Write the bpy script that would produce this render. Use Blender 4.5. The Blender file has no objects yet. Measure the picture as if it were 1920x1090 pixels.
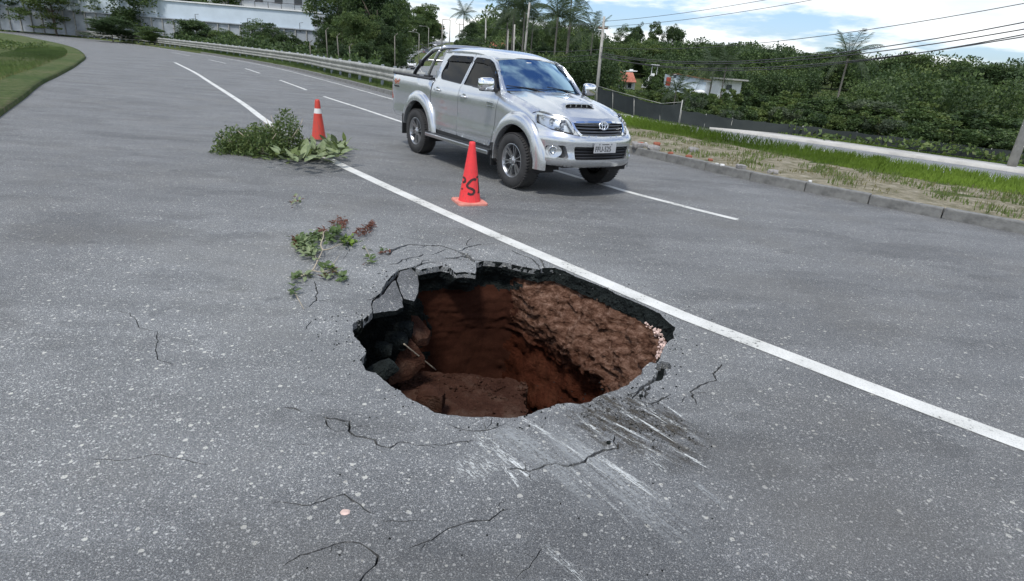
import bpy, bmesh, math, random
import numpy as np
from mathutils import Vector, Matrix
from mathutils import noise as mnoise
from mathutils.geometry import delaunay_2d_cdt
R_ = math.radians
rnd = random.Random(7)
scene = bpy.context.scene
COL = scene.collection

# ------------------------------------------------------------------ camera
PITCH, ROLL, CAMH, FPX = 0.36914, 0.08141, 1.708, 1111.9
cam_d = bpy.data.cameras.new('camera')
cam_d.sensor_width = 36.0
cam_d.lens = 36.0 * FPX / 1920.0
cam_d.clip_start = 0.05
cam_d.clip_end = 5000
cam = bpy.data.objects.new('camera', cam_d)
COL.objects.link(cam)
cp, sp = math.cos(PITCH), math.sin(PITCH)
Fv = np.array([0, cp, -sp]); U0 = np.array([0, sp, cp]); R0 = np.array([1.0, 0, 0])
Rv = math.cos(ROLL) * R0 + math.sin(ROLL) * U0
Uv = -math.sin(ROLL) * R0 + math.cos(ROLL) * U0
cam.matrix_world = Matrix(((Rv[0], Uv[0], -Fv[0], 0), (Rv[1], Uv[1], -Fv[1], 0), (Rv[2], Uv[2], -Fv[2], CAMH), (0, 0, 0, 1)))
scene.camera = cam
CP = np.array([0, 0, CAMH])

def ray(u, v): return Rv * (u - 960) / FPX - Uv * (v - 545) / FPX + Fv
def G(u, v, z=0.0):
    """photo pixel -> surveyed ground point at height z"""
    d = ray(u, v); P = CP + d * ((z - CAMH) / d[2]); return (float(P[0]), float(P[1]))
def AT(u, v, y):
    d = ray(u, v); P = CP + d * (y / d[1]); return (float(P[0]), float(P[1]), float(P[2]))

# ------------------------------------------------------------------ light
SUN_EL, SUN_AZ = 62.0, 200.0      # azimuth measured clockwise from +Y
world = bpy.data.worlds.new('World'); scene.world = world; world.use_nodes = True
wn = world.node_tree; wn.nodes.clear()
def wnode(t, **k):
    n = wn.nodes.new(t)
    for a, b in k.items(): setattr(n, a, b)
    return n
sky = wnode('ShaderNodeTexSky', sky_type='NISHITA', sun_disc=False)
sky.sun_elevation = R_(SUN_EL); sky.sun_rotation = R_(SUN_AZ)
sky.air_density = 1.0; sky.dust_density = 1.2; sky.ozone_density = 1.5
tc = wnode('ShaderNodeTexCoord'); sx = wnode('ShaderNodeSeparateXYZ')
wn.links.new(tc.outputs['Generated'], sx.inputs[0])
mz = wnode('ShaderNodeMath', operation='MAXIMUM'); wn.links.new(sx.outputs[2], mz.inputs[0]); mz.inputs[1].default_value = 0.0
az = wnode('ShaderNodeMath', operation='ADD'); wn.links.new(mz.outputs[0], az.inputs[0]); az.inputs[1].default_value = 0.16
dx = wnode('ShaderNodeMath', operation='DIVIDE'); wn.links.new(sx.outputs[0], dx.inputs[0]); wn.links.new(az.outputs[0], dx.inputs[1])
dy = wnode('ShaderNodeMath', operation='DIVIDE'); wn.links.new(sx.outputs[1], dy.inputs[0]); wn.links.new(az.outputs[0], dy.inputs[1])
cx = wnode('ShaderNodeCombineXYZ'); wn.links.new(dx.outputs[0], cx.inputs[0]); wn.links.new(dy.outputs[0], cx.inputs[1]); cx.inputs[2].default_value = 3.7
n1 = wnode('ShaderNodeTexNoise'); n1.inputs['Scale'].default_value = 0.9; n1.inputs['Detail'].default_value = 9; n1.inputs['Roughness'].default_value = 0.58
wn.links.new(cx.outputs[0], n1.inputs['Vector'])
cr = wnode('ShaderNodeMapRange', interpolation_type='SMOOTHSTEP'); cov = wnode('ShaderNodeMath', operation='MULTIPLY_ADD'); wn.links.new(mz.outputs[0], cov.inputs[0]); cov.inputs[1].default_value = -0.15; wn.links.new(n1.outputs[0], cov.inputs[2]); wn.links.new(cov.outputs[0], cr.inputs[0])
cr.inputs[1].default_value = 0.38; cr.inputs[2].default_value = 0.50
n2 = wnode('ShaderNodeTexNoise'); n2.inputs['Scale'].default_value = 1.7; n2.inputs['Detail'].default_value = 8
mv = wnode('ShaderNodeVectorMath', operation='ADD'); wn.links.new(cx.outputs[0], mv.inputs[0]); mv.inputs[1].default_value = (5.2, 1.3, 8)
wn.links.new(mv.outputs[0], n2.inputs['Vector'])
cc = wnode('ShaderNodeValToRGB'); wn.links.new(n2.outputs[0], cc.inputs[0])
cc.color_ramp.elements[0].position = 0.3; cc.color_ramp.elements[0].color = (0.72, 0.80, 0.87, 1)
cc.color_ramp.elements[1].position = 0.62; cc.color_ramp.elements[1].color = (1.08, 1.10, 1.09, 1)
sm = wnode('ShaderNodeMixRGB', blend_type='MULTIPLY'); sm.inputs[0].default_value = 1; wn.links.new(sky.outputs[0], sm.inputs[1]); sm.inputs[2].default_value = (0.108, 0.122, 0.15, 1)
mx = wnode('ShaderNodeMixRGB'); wn.links.new(cr.outputs[0], mx.inputs[0]); wn.links.new(sm.outputs[0], mx.inputs[1]); wn.links.new(cc.outputs[0], mx.inputs[2])
bg = wnode('ShaderNodeBackground'); wn.links.new(mx.outputs[0], bg.inputs[0]); bg.inputs[1].default_value = 1.0
wo = wnode('ShaderNodeOutputWorld'); wn.links.new(bg.outputs[0], wo.inputs[0])

sun_d = bpy.data.lights.new('sun', 'SUN'); sun_d.energy = 2.4; sun_d.angle = R_(9); sun_d.color = (1.0, 0.96, 0.9)
sun = bpy.data.objects.new('sun', sun_d); COL.objects.link(sun)
sd = Vector((math.sin(R_(SUN_AZ)) * math.cos(R_(SUN_EL)), math.cos(R_(SUN_AZ)) * math.cos(R_(SUN_EL)), math.sin(R_(SUN_EL))))
sun.rotation_euler = sd.to_track_quat('Z', 'Y').to_euler()
sun.location = sd * 30
vs = scene.view_settings; vs.view_transform = 'Standard'; vs.look = 'None'; vs.gamma = 1.0; vs.exposure = 0.28; vs.use_curve_mapping = False

# ------------------------------------------------------------------ helpers
def tag(o, label=None, cat=None, group=None, kind=None):
    if label: o['label'] = label
    if cat: o['category'] = cat
    if group: o['group'] = group
    if kind: o['kind'] = kind
    return o
def empty(name, loc=(0, 0, 0), rz=0.0, label=None, cat=None, group=None):
    o = bpy.data.objects.new(name, None); COL.objects.link(o); o.location = loc; o.rotation_euler = (0, 0, rz)
    o.empty_display_size = 0.2
    return tag(o, label, cat, group)
def mesh(name, V, F, mat, parent=None, smooth=False, mi=None):
    me = bpy.data.meshes.new(name)
    V = np.asarray(V, dtype=float).reshape(-1, 3)
    me.from_pydata(V.tolist(), [], [list(map(int, f)) for f in F])
    mats = mat if isinstance(mat, (list, tuple)) else [mat]
    for m in mats: me.materials.append(m)
    if mi is not None: me.polygons.foreach_set('material_index', list(mi))
    if smooth: me.polygons.foreach_set('use_smooth', [True] * len(me.polygons))
    me.update()
    o = bpy.data.objects.new(name, me); COL.objects.link(o)
    if parent: o.parent = parent
    return o
def share(src, name, parent=None, loc=None, rot=None, scale=None):
    o = bpy.data.objects.new(name, src.data); COL.objects.link(o)
    if parent: o.parent = parent
    if loc is not None: o.location = loc
    if rot is not None: o.rotation_euler = rot
    if scale is not None: o.scale = scale
    return o
def copy_tree(o, parent=None):
    c = o.copy(); COL.objects.link(c); c.parent = parent
    for ch in list(o.children): copy_tree(ch, c)
    return c
class MB:
    """collects shapes into one mesh"""
    def __init__(s): s.V = []; s.F = []; s.n = 0; s.mi = []
    def add(s, V, F, mi=0):
        s.V.extend([tuple(v) for v in V]); s.F.extend([tuple(i + s.n for i in f) for f in F]); s.mi.extend([mi] * len(F)); s.n += len(V)
        return s
    def box(s, c, d, rot=None, mi=0, bev=0.0):
        hx, hy, hz = d[0] / 2, d[1] / 2, d[2] / 2
        if bev > 0:
            b = min(bev, hx * .9, hy * .9, hz * .9); P = []
            bm = bmesh.new(); bmesh.ops.create_cube(bm, size=1.0)
            for v in bm.verts: v.co = Vector((v.co.x * d[0], v.co.y * d[1], v.co.z * d[2]))
            bmesh.ops.bevel(bm, geom=bm.edges[:], offset=b, segments=2, affect='EDGES', profile=.6)
            bm.verts.index_update()
            P = [v.co.copy() for v in bm.verts]; Fs = [[v.index for v in f.verts] for f in bm.faces]; bm.free()
        else:
            P = [Vector((x, y, z)) for x in (-hx, hx) for y in (-hy, hy) for z in (-hz, hz)]
            Fs = [(0, 1, 3, 2), (4, 6, 7, 5), (0, 4, 5, 1), (2, 3, 7, 6), (0, 2, 6, 4), (1, 5, 7, 3)]
        if rot is not None: P = [rot @ p for p in P]
        return s.add([(p[0] + c[0], p[1] + c[1], p[2] + c[2]) for p in P], Fs, mi)
    def tube(s, pts, r, n=8, cap=True, mi=0):
        pts = [Vector(p) for p in pts]; rr = r if isinstance(r, (list, tuple)) else [r] * len(pts)
        V = []; F = []; ref = None
        for i, p in enumerate(pts):
            t = (pts[min(i + 1, len(pts) - 1)] - pts[max(i - 1, 0)]).normalized()
            if ref is None: ref = Vector((0, 0, 1)) if abs(t.z) < .9 else Vector((1, 0, 0))
            a = t.cross(ref).normalized(); b = a.cross(t).normalized(); ref = b
            for k in range(n):
                th = 2 * math.pi * k / n
                V.append(p + (a * math.cos(th) + b * math.sin(th)) * rr[i])
        for i in range(len(pts) - 1):
            for k in range(n):
                F.append((i * n + k, i * n + (k + 1) % n, (i + 1) * n + (k + 1) % n, (i + 1) * n + k))
        if cap:
            F.append(tuple(range(n - 1, -1, -1))); F.append(tuple((len(pts) - 1) * n + k for k in range(n)))
        return s.add(V, F, mi)
    def lathe(s, prof, n=24, axis='z', c=(0, 0, 0), mi=0, close=False):
        """prof: list of (r, h)"""
        V = []; F = []; m = len(prof)
        for k in range(n):
            a = 2 * math.pi * k / n
            for r, h in prof:
                if axis == 'z': V.append((c[0] + r * math.cos(a), c[1] + r * math.sin(a), c[2] + h))
                elif axis == 'y': V.append((c[0] + r * math.cos(a), c[1] + h, c[2] + r * math.sin(a)))
                else: V.append((c[0] + h, c[1] + r * math.cos(a), c[2] + r * math.sin(a)))
        for k in range(n):
            for i in range(m - 1 if not close else m):
                j = (i + 1) % m
                F.append((k * m + i, ((k + 1) % n) * m + i, ((k + 1) % n) * m + j, k * m + j))
        return s.add(V, F, mi)
    def build(s, name, mat, parent=None, smooth=False):
        return mesh(name, s.V, s.F, mat, parent, smooth, s.mi if any(s.mi) else None)
def auto_smooth(o, ang=35):
    me = o.data; bm = bmesh.new(); bm.from_mesh(me)
    for f in bm.faces: f.smooth = True
    lim = R_(ang)
    for e in bm.edges:
        if len(e.link_faces) == 2:
            if e.calc_face_angle(0) > lim: e.smooth = False
    bm.to_mesh(me); bm.free(); return o
def pip(poly, X, Y):
    """vectorised point in polygon"""
    poly = np.asarray(poly); inside = np.zeros(X.shape, bool); n = len(poly); j = n - 1
    for i in range(n):
        xi, yi = poly[i]; xj, yj = poly[j]
        c = ((yi > Y) != (yj > Y))
        with np.errstate(divide='ignore', invalid='ignore'):
            xx = (xj - xi) * (Y - yi) / (yj - yi) + xi
        inside ^= c & (X < xx); j = i
    return inside
def resample(poly, step, closed=True):
    P = [np.array(p, float) for p in poly]; out = []; n = len(P)
    for i in range(n if closed else n - 1):
        a, b = P[i], P[(i + 1) % n]; L = np.linalg.norm(b - a); k = max(1, int(math.ceil(L / step)))
        for q in range(k): out.append(a + (b - a) * q / k)
    if not closed: out.append(P[-1])
    return np.array(out)
def smooth_line(pts, step=None, n=8, closed=False):
    """Catmull-Rom through pts (any dimension)"""
    P = [np.array(p, float) for p in pts]; N = len(P); out = []
    if closed: seg = range(N); g = lambda i: P[i % N]
    else: seg = range(N - 1); g = lambda i: P[max(0, min(N - 1, i))] if 0 <= i < N else (2 * P[0] - P[1] if i < 0 else 2 * P[-1] - P[-2])
    for i in seg:
        p0, p1, p2, p3 = g(i - 1), g(i), g(i + 1), g(i + 2)
        k = n if step is None else max(1, int(np.linalg.norm(p2 - p1) / step))
        for q in range(k):
            t = q / k
            out.append(.5 * ((2 * p1) + (-p0 + p2) * t + (2 * p0 - 5 * p1 + 4 * p2 - p3) * t * t + (-p0 + 3 * p1 - 3 * p2 + p3) * t ** 3))
    if not closed: out.append(P[-1])
    return np.array(out)
def cdt(outline, holes=(), res=None, extra=None):
    """triangulated 2-D polygon with holes and interior points -> (pts, tris, loop boundary edges)"""
    pts = [tuple(p) for p in outline]; edges = [(i, (i + 1) % len(outline)) for i in range(len(outline))]
    for h in holes:
        o = len(pts); pts += [tuple(p) for p in h]; edges += [(o + i, o + (i + 1) % len(h)) for i in range(len(h))]
    if res:
        a = np.asarray(outline); x0, y0 = a.min(0); x1, y1 = a.max(0)
        gx = np.arange(x0 + res * .5, x1, res); gy = np.arange(y0 + res * .5, y1, res)
        X, Y = np.meshgrid(gx, gy); X = X.ravel(); Y = Y.ravel()
        m = pip(outline, X, Y)
        for h in holes: m &= ~pip(h, X, Y)
        X = X[m]; Y = Y[m]
        if len(X):
            # keep clear of the boundary
            B = np.array(pts); keep = np.ones(len(X), bool)
            for i in range(0, len(X), 2000):
                d = np.min((X[i:i + 2000, None] - B[None, :, 0]) ** 2 + (Y[i:i + 2000, None] - B[None, :, 1]) ** 2, axis=1)
                keep[i:i + 2000] = d > (res * .45) ** 2
            pts += list(zip(X[keep].tolist(), Y[keep].tolist()))
    if extra is not None: pts += [tuple(p) for p in extra]
    r = delaunay_2d_cdt([Vector((float(p[0]), float(p[1]))) for p in pts], edges, [], 0, 1e-6)
    P = np.array([(v.x, v.y) for v in r[0]]); T = np.array([tuple(f) for f in r[2]])
    C = P[T].mean(axis=1); m = pip(outline, C[:, 0], C[:, 1])
    for h in holes: m &= ~pip(h, C[:, 0], C[:, 1])
    T = T[m]
    # consistent winding
    a = P[T[:, 1]] - P[T[:, 0]]; b = P[T[:, 2]] - P[T[:, 0]]; s = a[:, 0] * b[:, 1] - a[:, 1] * b[:, 0]
    T[s < 0] = T[s < 0][:, ::-1]
    cnt = {}
    for t in T:
        for i in range(3):
            e = (int(t[i]), int(t[(i + 1) % 3])); k = (min(e), max(e))
            cnt[k] = None if k in cnt else e
    bnd = [e for e in cnt.values() if e]
    return P, T, bnd
def panel(name, outline, f, mat, parent=None, res=.08, holes=(), thick=None, flip=False, smooth=True, estep=None):
    """curved sheet: 2-D outline mapped by f(u,v)->xyz with a folded-back rim (thick = fn(u,v)->offset)"""
    es = estep or res
    ol = resample(outline, es); hs = [resample(h, es) for h in holes]
    P, T, B = cdt(ol, hs, res)
    V = [f(float(a), float(b)) for a, b in P]
    F = [tuple(t[::-1]) if flip else tuple(t) for t in T]
    nb = len(F)
    if thick is not None:
        th = thick if callable(thick) else (lambda u, v: thick)
        idx = {}; 
        def vid(i, lo):
            k = (i, lo)
            if k not in idx:
                p = np.array(V[i]) + (np.array(th(float(P[i][0]), float(P[i][1]))) if lo else 0)
                idx[k] = len(V); V.append(tuple(p))
            return idx[k]
        for a, b in B:
            q = (vid(b, 0), vid(a, 0), vid(a, 1), vid(b, 1))
            F.append(q[::-1] if flip else q)
    return mesh(name, V, F, mat, parent, smooth)
def fbm(x, y, z=0.0, o=4):
    s = 0; a = 1
    for i in range(o):
        s += a * mnoise.noise(Vector((x, y, z))); x *= 2.1; y *= 2.1; z = z * 2.1 + 3.3; a *= .5
    return s
def roundpoly(pts, r, n=4):
    """rounds the corners of a 2-D polygon; r scalar or list"""
    out = []; N = len(pts)
    for i in range(N):
        p = np.array(pts[i], float); a = np.array(pts[i - 1], float); b = np.array(pts[(i + 1) % N], float)
        rr = r[i] if isinstance(r, (list, tuple)) else r
        la = np.linalg.norm(a - p); lb = np.linalg.norm(b - p); d = min(rr, la * .45, lb * .45)
        if d < 1e-4: out.append(tuple(p)); continue
        A = p + (a - p) / la * d; B_ = p + (b - p) / lb * d
        for q in range(n + 1):
            t = q / n; out.append(tuple((1 - t) ** 2 * A + 2 * t * (1 - t) * p + t * t * B_))
    return out
# ------------------------------------------------------------------ materials
class NT:
    def __init__(s, name):
        s.m = bpy.data.materials.new(name); s.m.use_nodes = True; s.t = s.m.node_tree; s.t.nodes.clear()
        s.out = s.t.nodes.new('ShaderNodeOutputMaterial'); s.b = s.t.nodes.new('ShaderNodeBsdfPrincipled')
        s.t.links.new(s.b.outputs[0], s.out.inputs[0]); s._o = None
    def n(s, typ, ins=None, **k):
        nd = s.t.nodes.new(typ)
        for a, b in k.items(): setattr(nd, a, b)
        if ins:
            for a, b in ins.items():
                if isinstance(b, bpy.types.NodeSocket): s.t.links.new(b, nd.inputs[a])
                else: nd.inputs[a].default_value = b
        return nd
    def obj(s):
        if s._o is None: s._o = s.n('ShaderNodeTexCoord').outputs['Object']
        return s._o
    def mapv(s, scale=(1, 1, 1), rot=(0, 0, 0), loc=(0, 0, 0), src=None):
        return s.n('ShaderNodeMapping', {'Vector': src or s.obj(), 'Scale': scale, 'Rotation': rot, 'Location': loc}).outputs[0]
    def noise(s, sc, det=4, rough=.5, vec=None, dist=0, out=0):
        return s.n('ShaderNodeTexNoise', {'Vector': vec or s.obj(), 'Scale': sc, 'Detail': det, 'Roughness': rough, 'Distortion': dist}).outputs[out]
    def vor(s, sc, feature='F1', vec=None, rnd_=1.0):
        return s.n('ShaderNodeTexVoronoi', {'Vector': vec or s.obj(), 'Scale': sc, 'Randomness': rnd_}, feature=feature)
    def ramp(s, fac, stops, interp='LINEAR'):
        r = s.n('ShaderNodeValToRGB', {'Fac': fac}); e = r.color_ramp; e.interpolation = interp
        while len(e.elements) < len(stops): e.elements.new(.5)
        for i, (p, c) in enumerate(stops):
            e.elements[i].position = p
            e.elements[i].color = (c, c, c, 1) if isinstance(c, (int, float)) else tuple(c) + (1,)
        return r.outputs[0]
    def mix(s, fac, a, b, mode='MIX'):
        c = lambda v: v if isinstance(v, bpy.types.NodeSocket) else ((v, v, v, 1) if isinstance(v, (int, float)) else tuple(v) + (1,))
        return s.n('ShaderNodeMixRGB', {'Fac': fac, 'Color1': c(a), 'Color2': c(b)}, blend_type=mode).outputs[0]
    def math(s, op, a, b=0.0, c=0.0):
        return s.n('ShaderNodeMath', {0: a, 1: b, 2: c}, operation=op).outputs[0]
    def mr(s, v, a, b, c=0.0, d=1.0, interp='LINEAR'):
        return s.n('ShaderNodeMapRange', {0: v, 1: a, 2: b, 3: c, 4: d}, interpolation_type=interp).outputs[0]
    def bump(s, h, dist=.01, st=1.0, nrm=None):
        i = {'Height': h, 'Distance': dist, 'Strength': st}
        if nrm is not None: i['Normal'] = nrm
        o = s.n('ShaderNodeBump', i).outputs[0]; s.t.links.new(o, s.b.inputs['Normal']); return o
    def set(s, **k):
        for a, b in k.items():
            a = {'color': 'Base Color', 'rough': 'Roughness', 'metal': 'Metallic', 'ior': 'IOR', 'alpha': 'Alpha', 'coat': 'Coat Weight', 'coatr': 'Coat Roughness', 'trans': 'Transmission Weight', 'spec': 'Specular IOR Level', 'sub': 'Subsurface Weight'}[a]
            if isinstance(b, bpy.types.NodeSocket): s.t.links.new(b, s.b.inputs[a])
            else: s.b.inputs[a].default_value = tuple(b) + (1,) if isinstance(b, tuple) and len(b) == 3 else b
        return s
MAT = {}
def simple(name, color, rough=.6, metal=0.0, var=.12, vs_=6.0, bump=0.0, bs=60.0, **k):
    t = NT(name); nz = t.noise(vs_, 5, .6)
    c = tuple(color)
    lo = tuple(x * (1 - var) for x in c); hi = tuple(min(1, x * (1 + var)) for x in c)
    t.set(color=t.ramp(nz, [(.3, lo), (.7, hi)]), rough=rough, metal=metal, **k)
    if bump: t.bump(t.noise(bs, 4, .6), bump)
    MAT[name] = t.m; return t.m

def asphalt_mat(name, base=(.150, .160, .168), stones=1.0, dark=0.0):
    t = NT(name)
    big = t.noise(.55, 4, .6); mid = t.noise(7, 5, .65); fine = t.noise(170, 3, .7)
    c = t.mix(t.mr(big, .35, .65), tuple(x * .88 for x in base), tuple(x * 1.13 for x in base))
    c = t.mix(.6, c, t.ramp(mid, [(.3, .72), (.7, 1.2)]), 'MULTIPLY')
    c = t.mix(.8, c, t.ramp(fine, [(.34, .30), (.5, .95), (.66, 1.9)]), 'MULTIPLY')
    sepx = t.n('ShaderNodeSeparateXYZ', {0: t.obj()})
    # brownish exposed stone is denser close to the verge
    patch = t.noise(.9, 3, .5, vec=t.mapv(loc=(3.1, 7.7, 0)))
    heights = []
    dist = t.n('ShaderNodeVectorMath', {0: t.obj(), 1: t.n('ShaderNodeVectorMath', {0: t.n('ShaderNodeTexNoise', {'Vector': t.obj(), 'Scale': 90.0, 'Detail': 2.0}).outputs['Color'], 3: .012}, operation='SCALE').outputs[0]}, operation='ADD').outputs[0]
    for sc, thr, rad, col in ((27, .925, .32, (.52, .51, .45)), (50, .83, .36, (.50, .50, .47)), (88, .72, .42, (.44, .45, .44)), (150, .60, .46, (.38, .39, .385)), (260, .50, .5, (.30, .31, .31))):
        v = t.vor(float(sc), vec=dist)
        sc_ = t.n('ShaderNodeSeparateColor', {0: v.outputs['Color']})
        thr2 = t.mr(patch, .32, .66, thr + .06, thr - .12)
        pick = t.math('GREATER_THAN', sc_.outputs[0], thr2)
        radv = t.mr(sc_.outputs[1], 0, 1, rad * .5, rad)
        edge = t.math('LESS_THAN', v.outputs['Distance'], radv)
        m = t.math('MULTIPLY', t.math('MULTIPLY', pick, edge), stones * .8)
        cc_ = t.mix(t.math('MULTIPLY', sc_.outputs[2], .6), col, (.33, .31, .27))
        c = t.mix(m, c, cc_); heights.append(m)
    # dark pores
    v = t.vor(150.0, vec=dist); sc_ = t.n('ShaderNodeSeparateColor', {0: v.outputs['Color']})
    m = t.math('MULTIPLY', t.math('GREATER_THAN', sc_.outputs[1], .72), t.math('LESS_THAN', v.outputs['Distance'], .33))
    c = t.mix(t.math('MULTIPLY', m, .75), c, (.035, .038, .04))
    # oil and tyre wear stains, warm dusty streaks
    st = t.noise(1.6, 5, .6, vec=t.mapv(scale=(.45, 1.6, 1), rot=(0, 0, R_(-38))))
    c = t.mix(.75, c, t.ramp(st, [(.3, .74), (.52, 1.0), (.75, 1.18)]), 'MULTIPLY')
    pt = t.noise(.9, 7, .62, vec=t.mapv(loc=(4.4, 1.2, 0), rot=(0, 0, R_(-50)), scale=(.6, 1.3, 1)))
    c = t.mix(t.mr(pt, .535, .56, 0, .8), c, t.mix(1.0, c, (.80, .80, .80), 'MULTIPLY'))
    oil = t.noise(2.6, 6, .7, vec=t.mapv(loc=(1.4, 8.2, 0)))
    c = t.mix(t.mr(oil, .63, .70, 0, .55), c, (.05, .052, .053))
    wa = t.mr(t.noise(.8, 4, .5, vec=t.mapv(loc=(9, 2, 0))), .5, .75, 0, .35)
    c = t.mix(wa, c, tuple((base[0] * 1.18, base[1] * 1.08, base[2] * .92)))
    if name != 'asphalt_far':
        # noise-edged zones: paler left of the collapse, darker in the near foreground
        dd = t.n('ShaderNodeVectorMath', {0: t.mapv(loc=(.9, -3.9, 0), scale=(1, 1, 0)), 1: (0, 0, 0)}, operation='DISTANCE').outputs['Value']
        wob = t.math('MULTIPLY', t.math('SUBTRACT', t.noise(.8, 4, .6), .5), 3.0)
        pale = t.mr(t.math('ADD', dd, wob), 3.4, 1.4, 0, 1, 'SMOOTHSTEP')
        c = t.mix(pale, c, t.mix(1.0, c, (1.26, 1.27, 1.27), 'MULTIPLY'))
        d2 = t.n('ShaderNodeVectorMath', {0: t.mapv(loc=(-.4, -1.5, 0), scale=(1, 1, 0)), 1: (0, 0, 0)}, operation='DISTANCE').outputs['Value']
        near_dark = t.mr(t.math('ADD', d2, wob), 2.3, .8, 0, 1, 'SMOOTHSTEP')
        c = t.mix(near_dark, c, t.mix(1.0, c, (.80, .80, .81), 'MULTIPLY'))
    h = t.math('ADD', t.math('MULTIPLY', fine, .6), t.math('ADD', heights[1], heights[2]))
    h = t.math('SUBTRACT', h, t.math('MULTIPLY', m, 1.0))
    t.set(color=c, rough=t.mr(mid, .3, .7, .62, .82), spec=.45)
    t.bump(h, .0025, .9)
    MAT[name] = t.m; return t.m
asphalt_mat('asphalt', (.108, .112, .113))
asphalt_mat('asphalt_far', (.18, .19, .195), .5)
asphalt_mat('slab_top', (.088, .092, .094), .9)  # darker asphalt copy; shade of the tilted slabs put into its colour

def paint_mat(name, wear=.5, soft=False):
    t = NT(name)
    n = t.noise(28, 6, .7); n2 = t.noise(3.0, 4, .6); n3 = t.noise(160, 3, .6)
    col = t.mix(t.mr(n2, .3, .7), (.50, .50, .46), (.68, .68, .64))
    col = t.mix(t.mr(n3, .54, .70, 0, .7), col, (.20, .21, .21))
    a = t.math('ADD', t.math('MULTIPLY', n, .6), t.math('MULTIPLY', n2, .4))
    al = t.mr(a, wear - .10, wear - .02, 0, 1)
    t.set(color=col, rough=.6, alpha=al); t.bump(n3, .001); MAT[name] = t.m; return t.m
paint_mat('paint', .452); paint_mat('paint_worn', .50)
def scrape_mat(name, col, thr, dens, sx=2.0, sy=60.0):
    """streaky scuffed marks: long axis = object X (mesh local)"""
    t = NT(name); uv = t.n('ShaderNodeUVMap').outputs[0]
    v = t.n('ShaderNodeMapping', {'Vector': uv, 'Scale': (sx, sy, 1)}).outputs[0]
    n = t.noise(1.0, 6, .65, vec=v); n2 = t.noise(70, 5, .75)
    s = t.n('ShaderNodeSeparateXYZ', {0: uv})
    # fade towards the ends and sides of the strip
    ex = t.math('MULTIPLY', t.mr(s.outputs[0], 0, .18), t.mr(s.outputs[0], .7, 1.0, 1, 0))
    ey = t.math('MULTIPLY', t.mr(s.outputs[1], 0, .3), t.mr(s.outputs[1], .7, 1.0, 1, 0))
    a = t.math('MULTIPLY', t.mr(t.math('ADD', t.math('MULTIPLY', n, .65), t.math('MULTIPLY', n2, .35)), thr, thr + .09), t.math('MULTIPLY', ex, ey))
    t.set(color=t.mix(n2, tuple(x * .8 for x in col), col), rough=.8, alpha=t.math('MULTIPLY', a, dens))
    MAT[name] = t.m; return t.m
scrape_mat('scrape_white', (.66, .68, .66), .47, .95, 3.0, 5.0)
scrape_mat('scrape_fine', (.60, .62, .60), .50, .9, 4.0, 12.0)
scrape_mat('scrape_soft', (.40, .42, .42), .44, .5, 1.0, 5)
scrape_mat('mud_stain', (.060, .052, .038), .49, .9, 4, 9)

def soil_mat():
    t = NT('soil')
    n = t.noise(3.5, 6, .6); n2 = t.noise(12, 9, .74, vec=t.mapv(scale=(1, 1, 3.2))); v = t.vor(30.0)
    sep = t.n('ShaderNodeSeparateXYZ', {0: t.obj()})
    c = t.ramp(n, [(.30, (.034, .010, .005)), (.52, (.056, .018, .010)), (.72, (.085, .032, .018))])
    # dry brown gravelly upper layer at the right, darker red clay below
    lay = t.math('ADD', sep.outputs[2], t.math('MULTIPLY', t.math('SUBTRACT', n, .5), .35))
    right = t.mr(sep.outputs[0], -.25, .15)
    m = t.math('MULTIPLY', t.mr(lay, -.68, -.42), right)
    dry = t.ramp(n2, [(.34, (.030, .013, .008)), (.48, (.105, .055, .036)), (.60, (.175, .105, .075)), (.74, (.33, .23, .175))])  # dark stops put crevice shade into the ledge colour
    c = t.mix(m, c, dry)
    c = t.mix(.7, c, t.ramp(n2, [(.3, .55), (.7, 1.35)]), 'MULTIPLY')
    t.set(color=c, rough=1.0, spec=.03)
    t.bump(t.math('ADD', t.math('MULTIPLY', n2, 1.0), t.math('MULTIPLY', v.outputs['Distance'], .25)), .035, .9)
    MAT['soil'] = t.m
soil_mat()
def clay_mat():
    t = NT('clay'); n = t.noise(4, 5, .6, vec=t.mapv(scale=(1, 1, 3))); n2 = t.noise(60, 4, .6)
    t.set(color=t.mix(.5, t.ramp(n, [(.3, (.027, .010, .0065)), (.7, (.044, .018, .0115))]), t.ramp(n2, [(.3, .7), (.7, 1.25)]), 'MULTIPLY'), rough=1.0, spec=.03)
    t.bump(n2, .006, .6); MAT['clay'] = t.m
clay_mat()
def block_mat():
    t = NT('muddy_concrete'); n = t.noise(4, 8, .7); n2 = t.noise(55, 4, .6)
    t.set(color=t.mix(.5, t.ramp(n, [(.3, (.030, .013, .009)), (.5, (.060, .029, .020)), (.62, (.085, .050, .036)), (.76, (.14, .105, .085))]), t.ramp(n2, [(.3, .7), (.7, 1.3)]), 'MULTIPLY'), rough=1.0, spec=.05)
    t.bump(t.math('ADD', t.math('MULTIPLY', n, 2.0), n2), .03, .9); MAT['muddy_concrete'] = t.m
block_mat()
def dark_base():
    t = NT('asphalt_base_and_shade'); n = t.noise(9, 5, .6); v = t.vor(48.0); n2 = t.noise(120, 3, .6)
    c = t.ramp(n, [(.3, (.007, .009, .009)), (.6, (.020, .025, .024)), (.8, (.055, .062, .057))])
    t.set(color=t.mix(.6, c, t.ramp(n2, [(.3, .6), (.7, 1.5)]), 'MULTIPLY'), rough=1.0, spec=.1)
    t.bump(t.math('ADD', v.outputs['Distance'], n2), .02, 1.0); MAT['asphalt_base_and_shade'] = t.m
dark_base()

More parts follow.
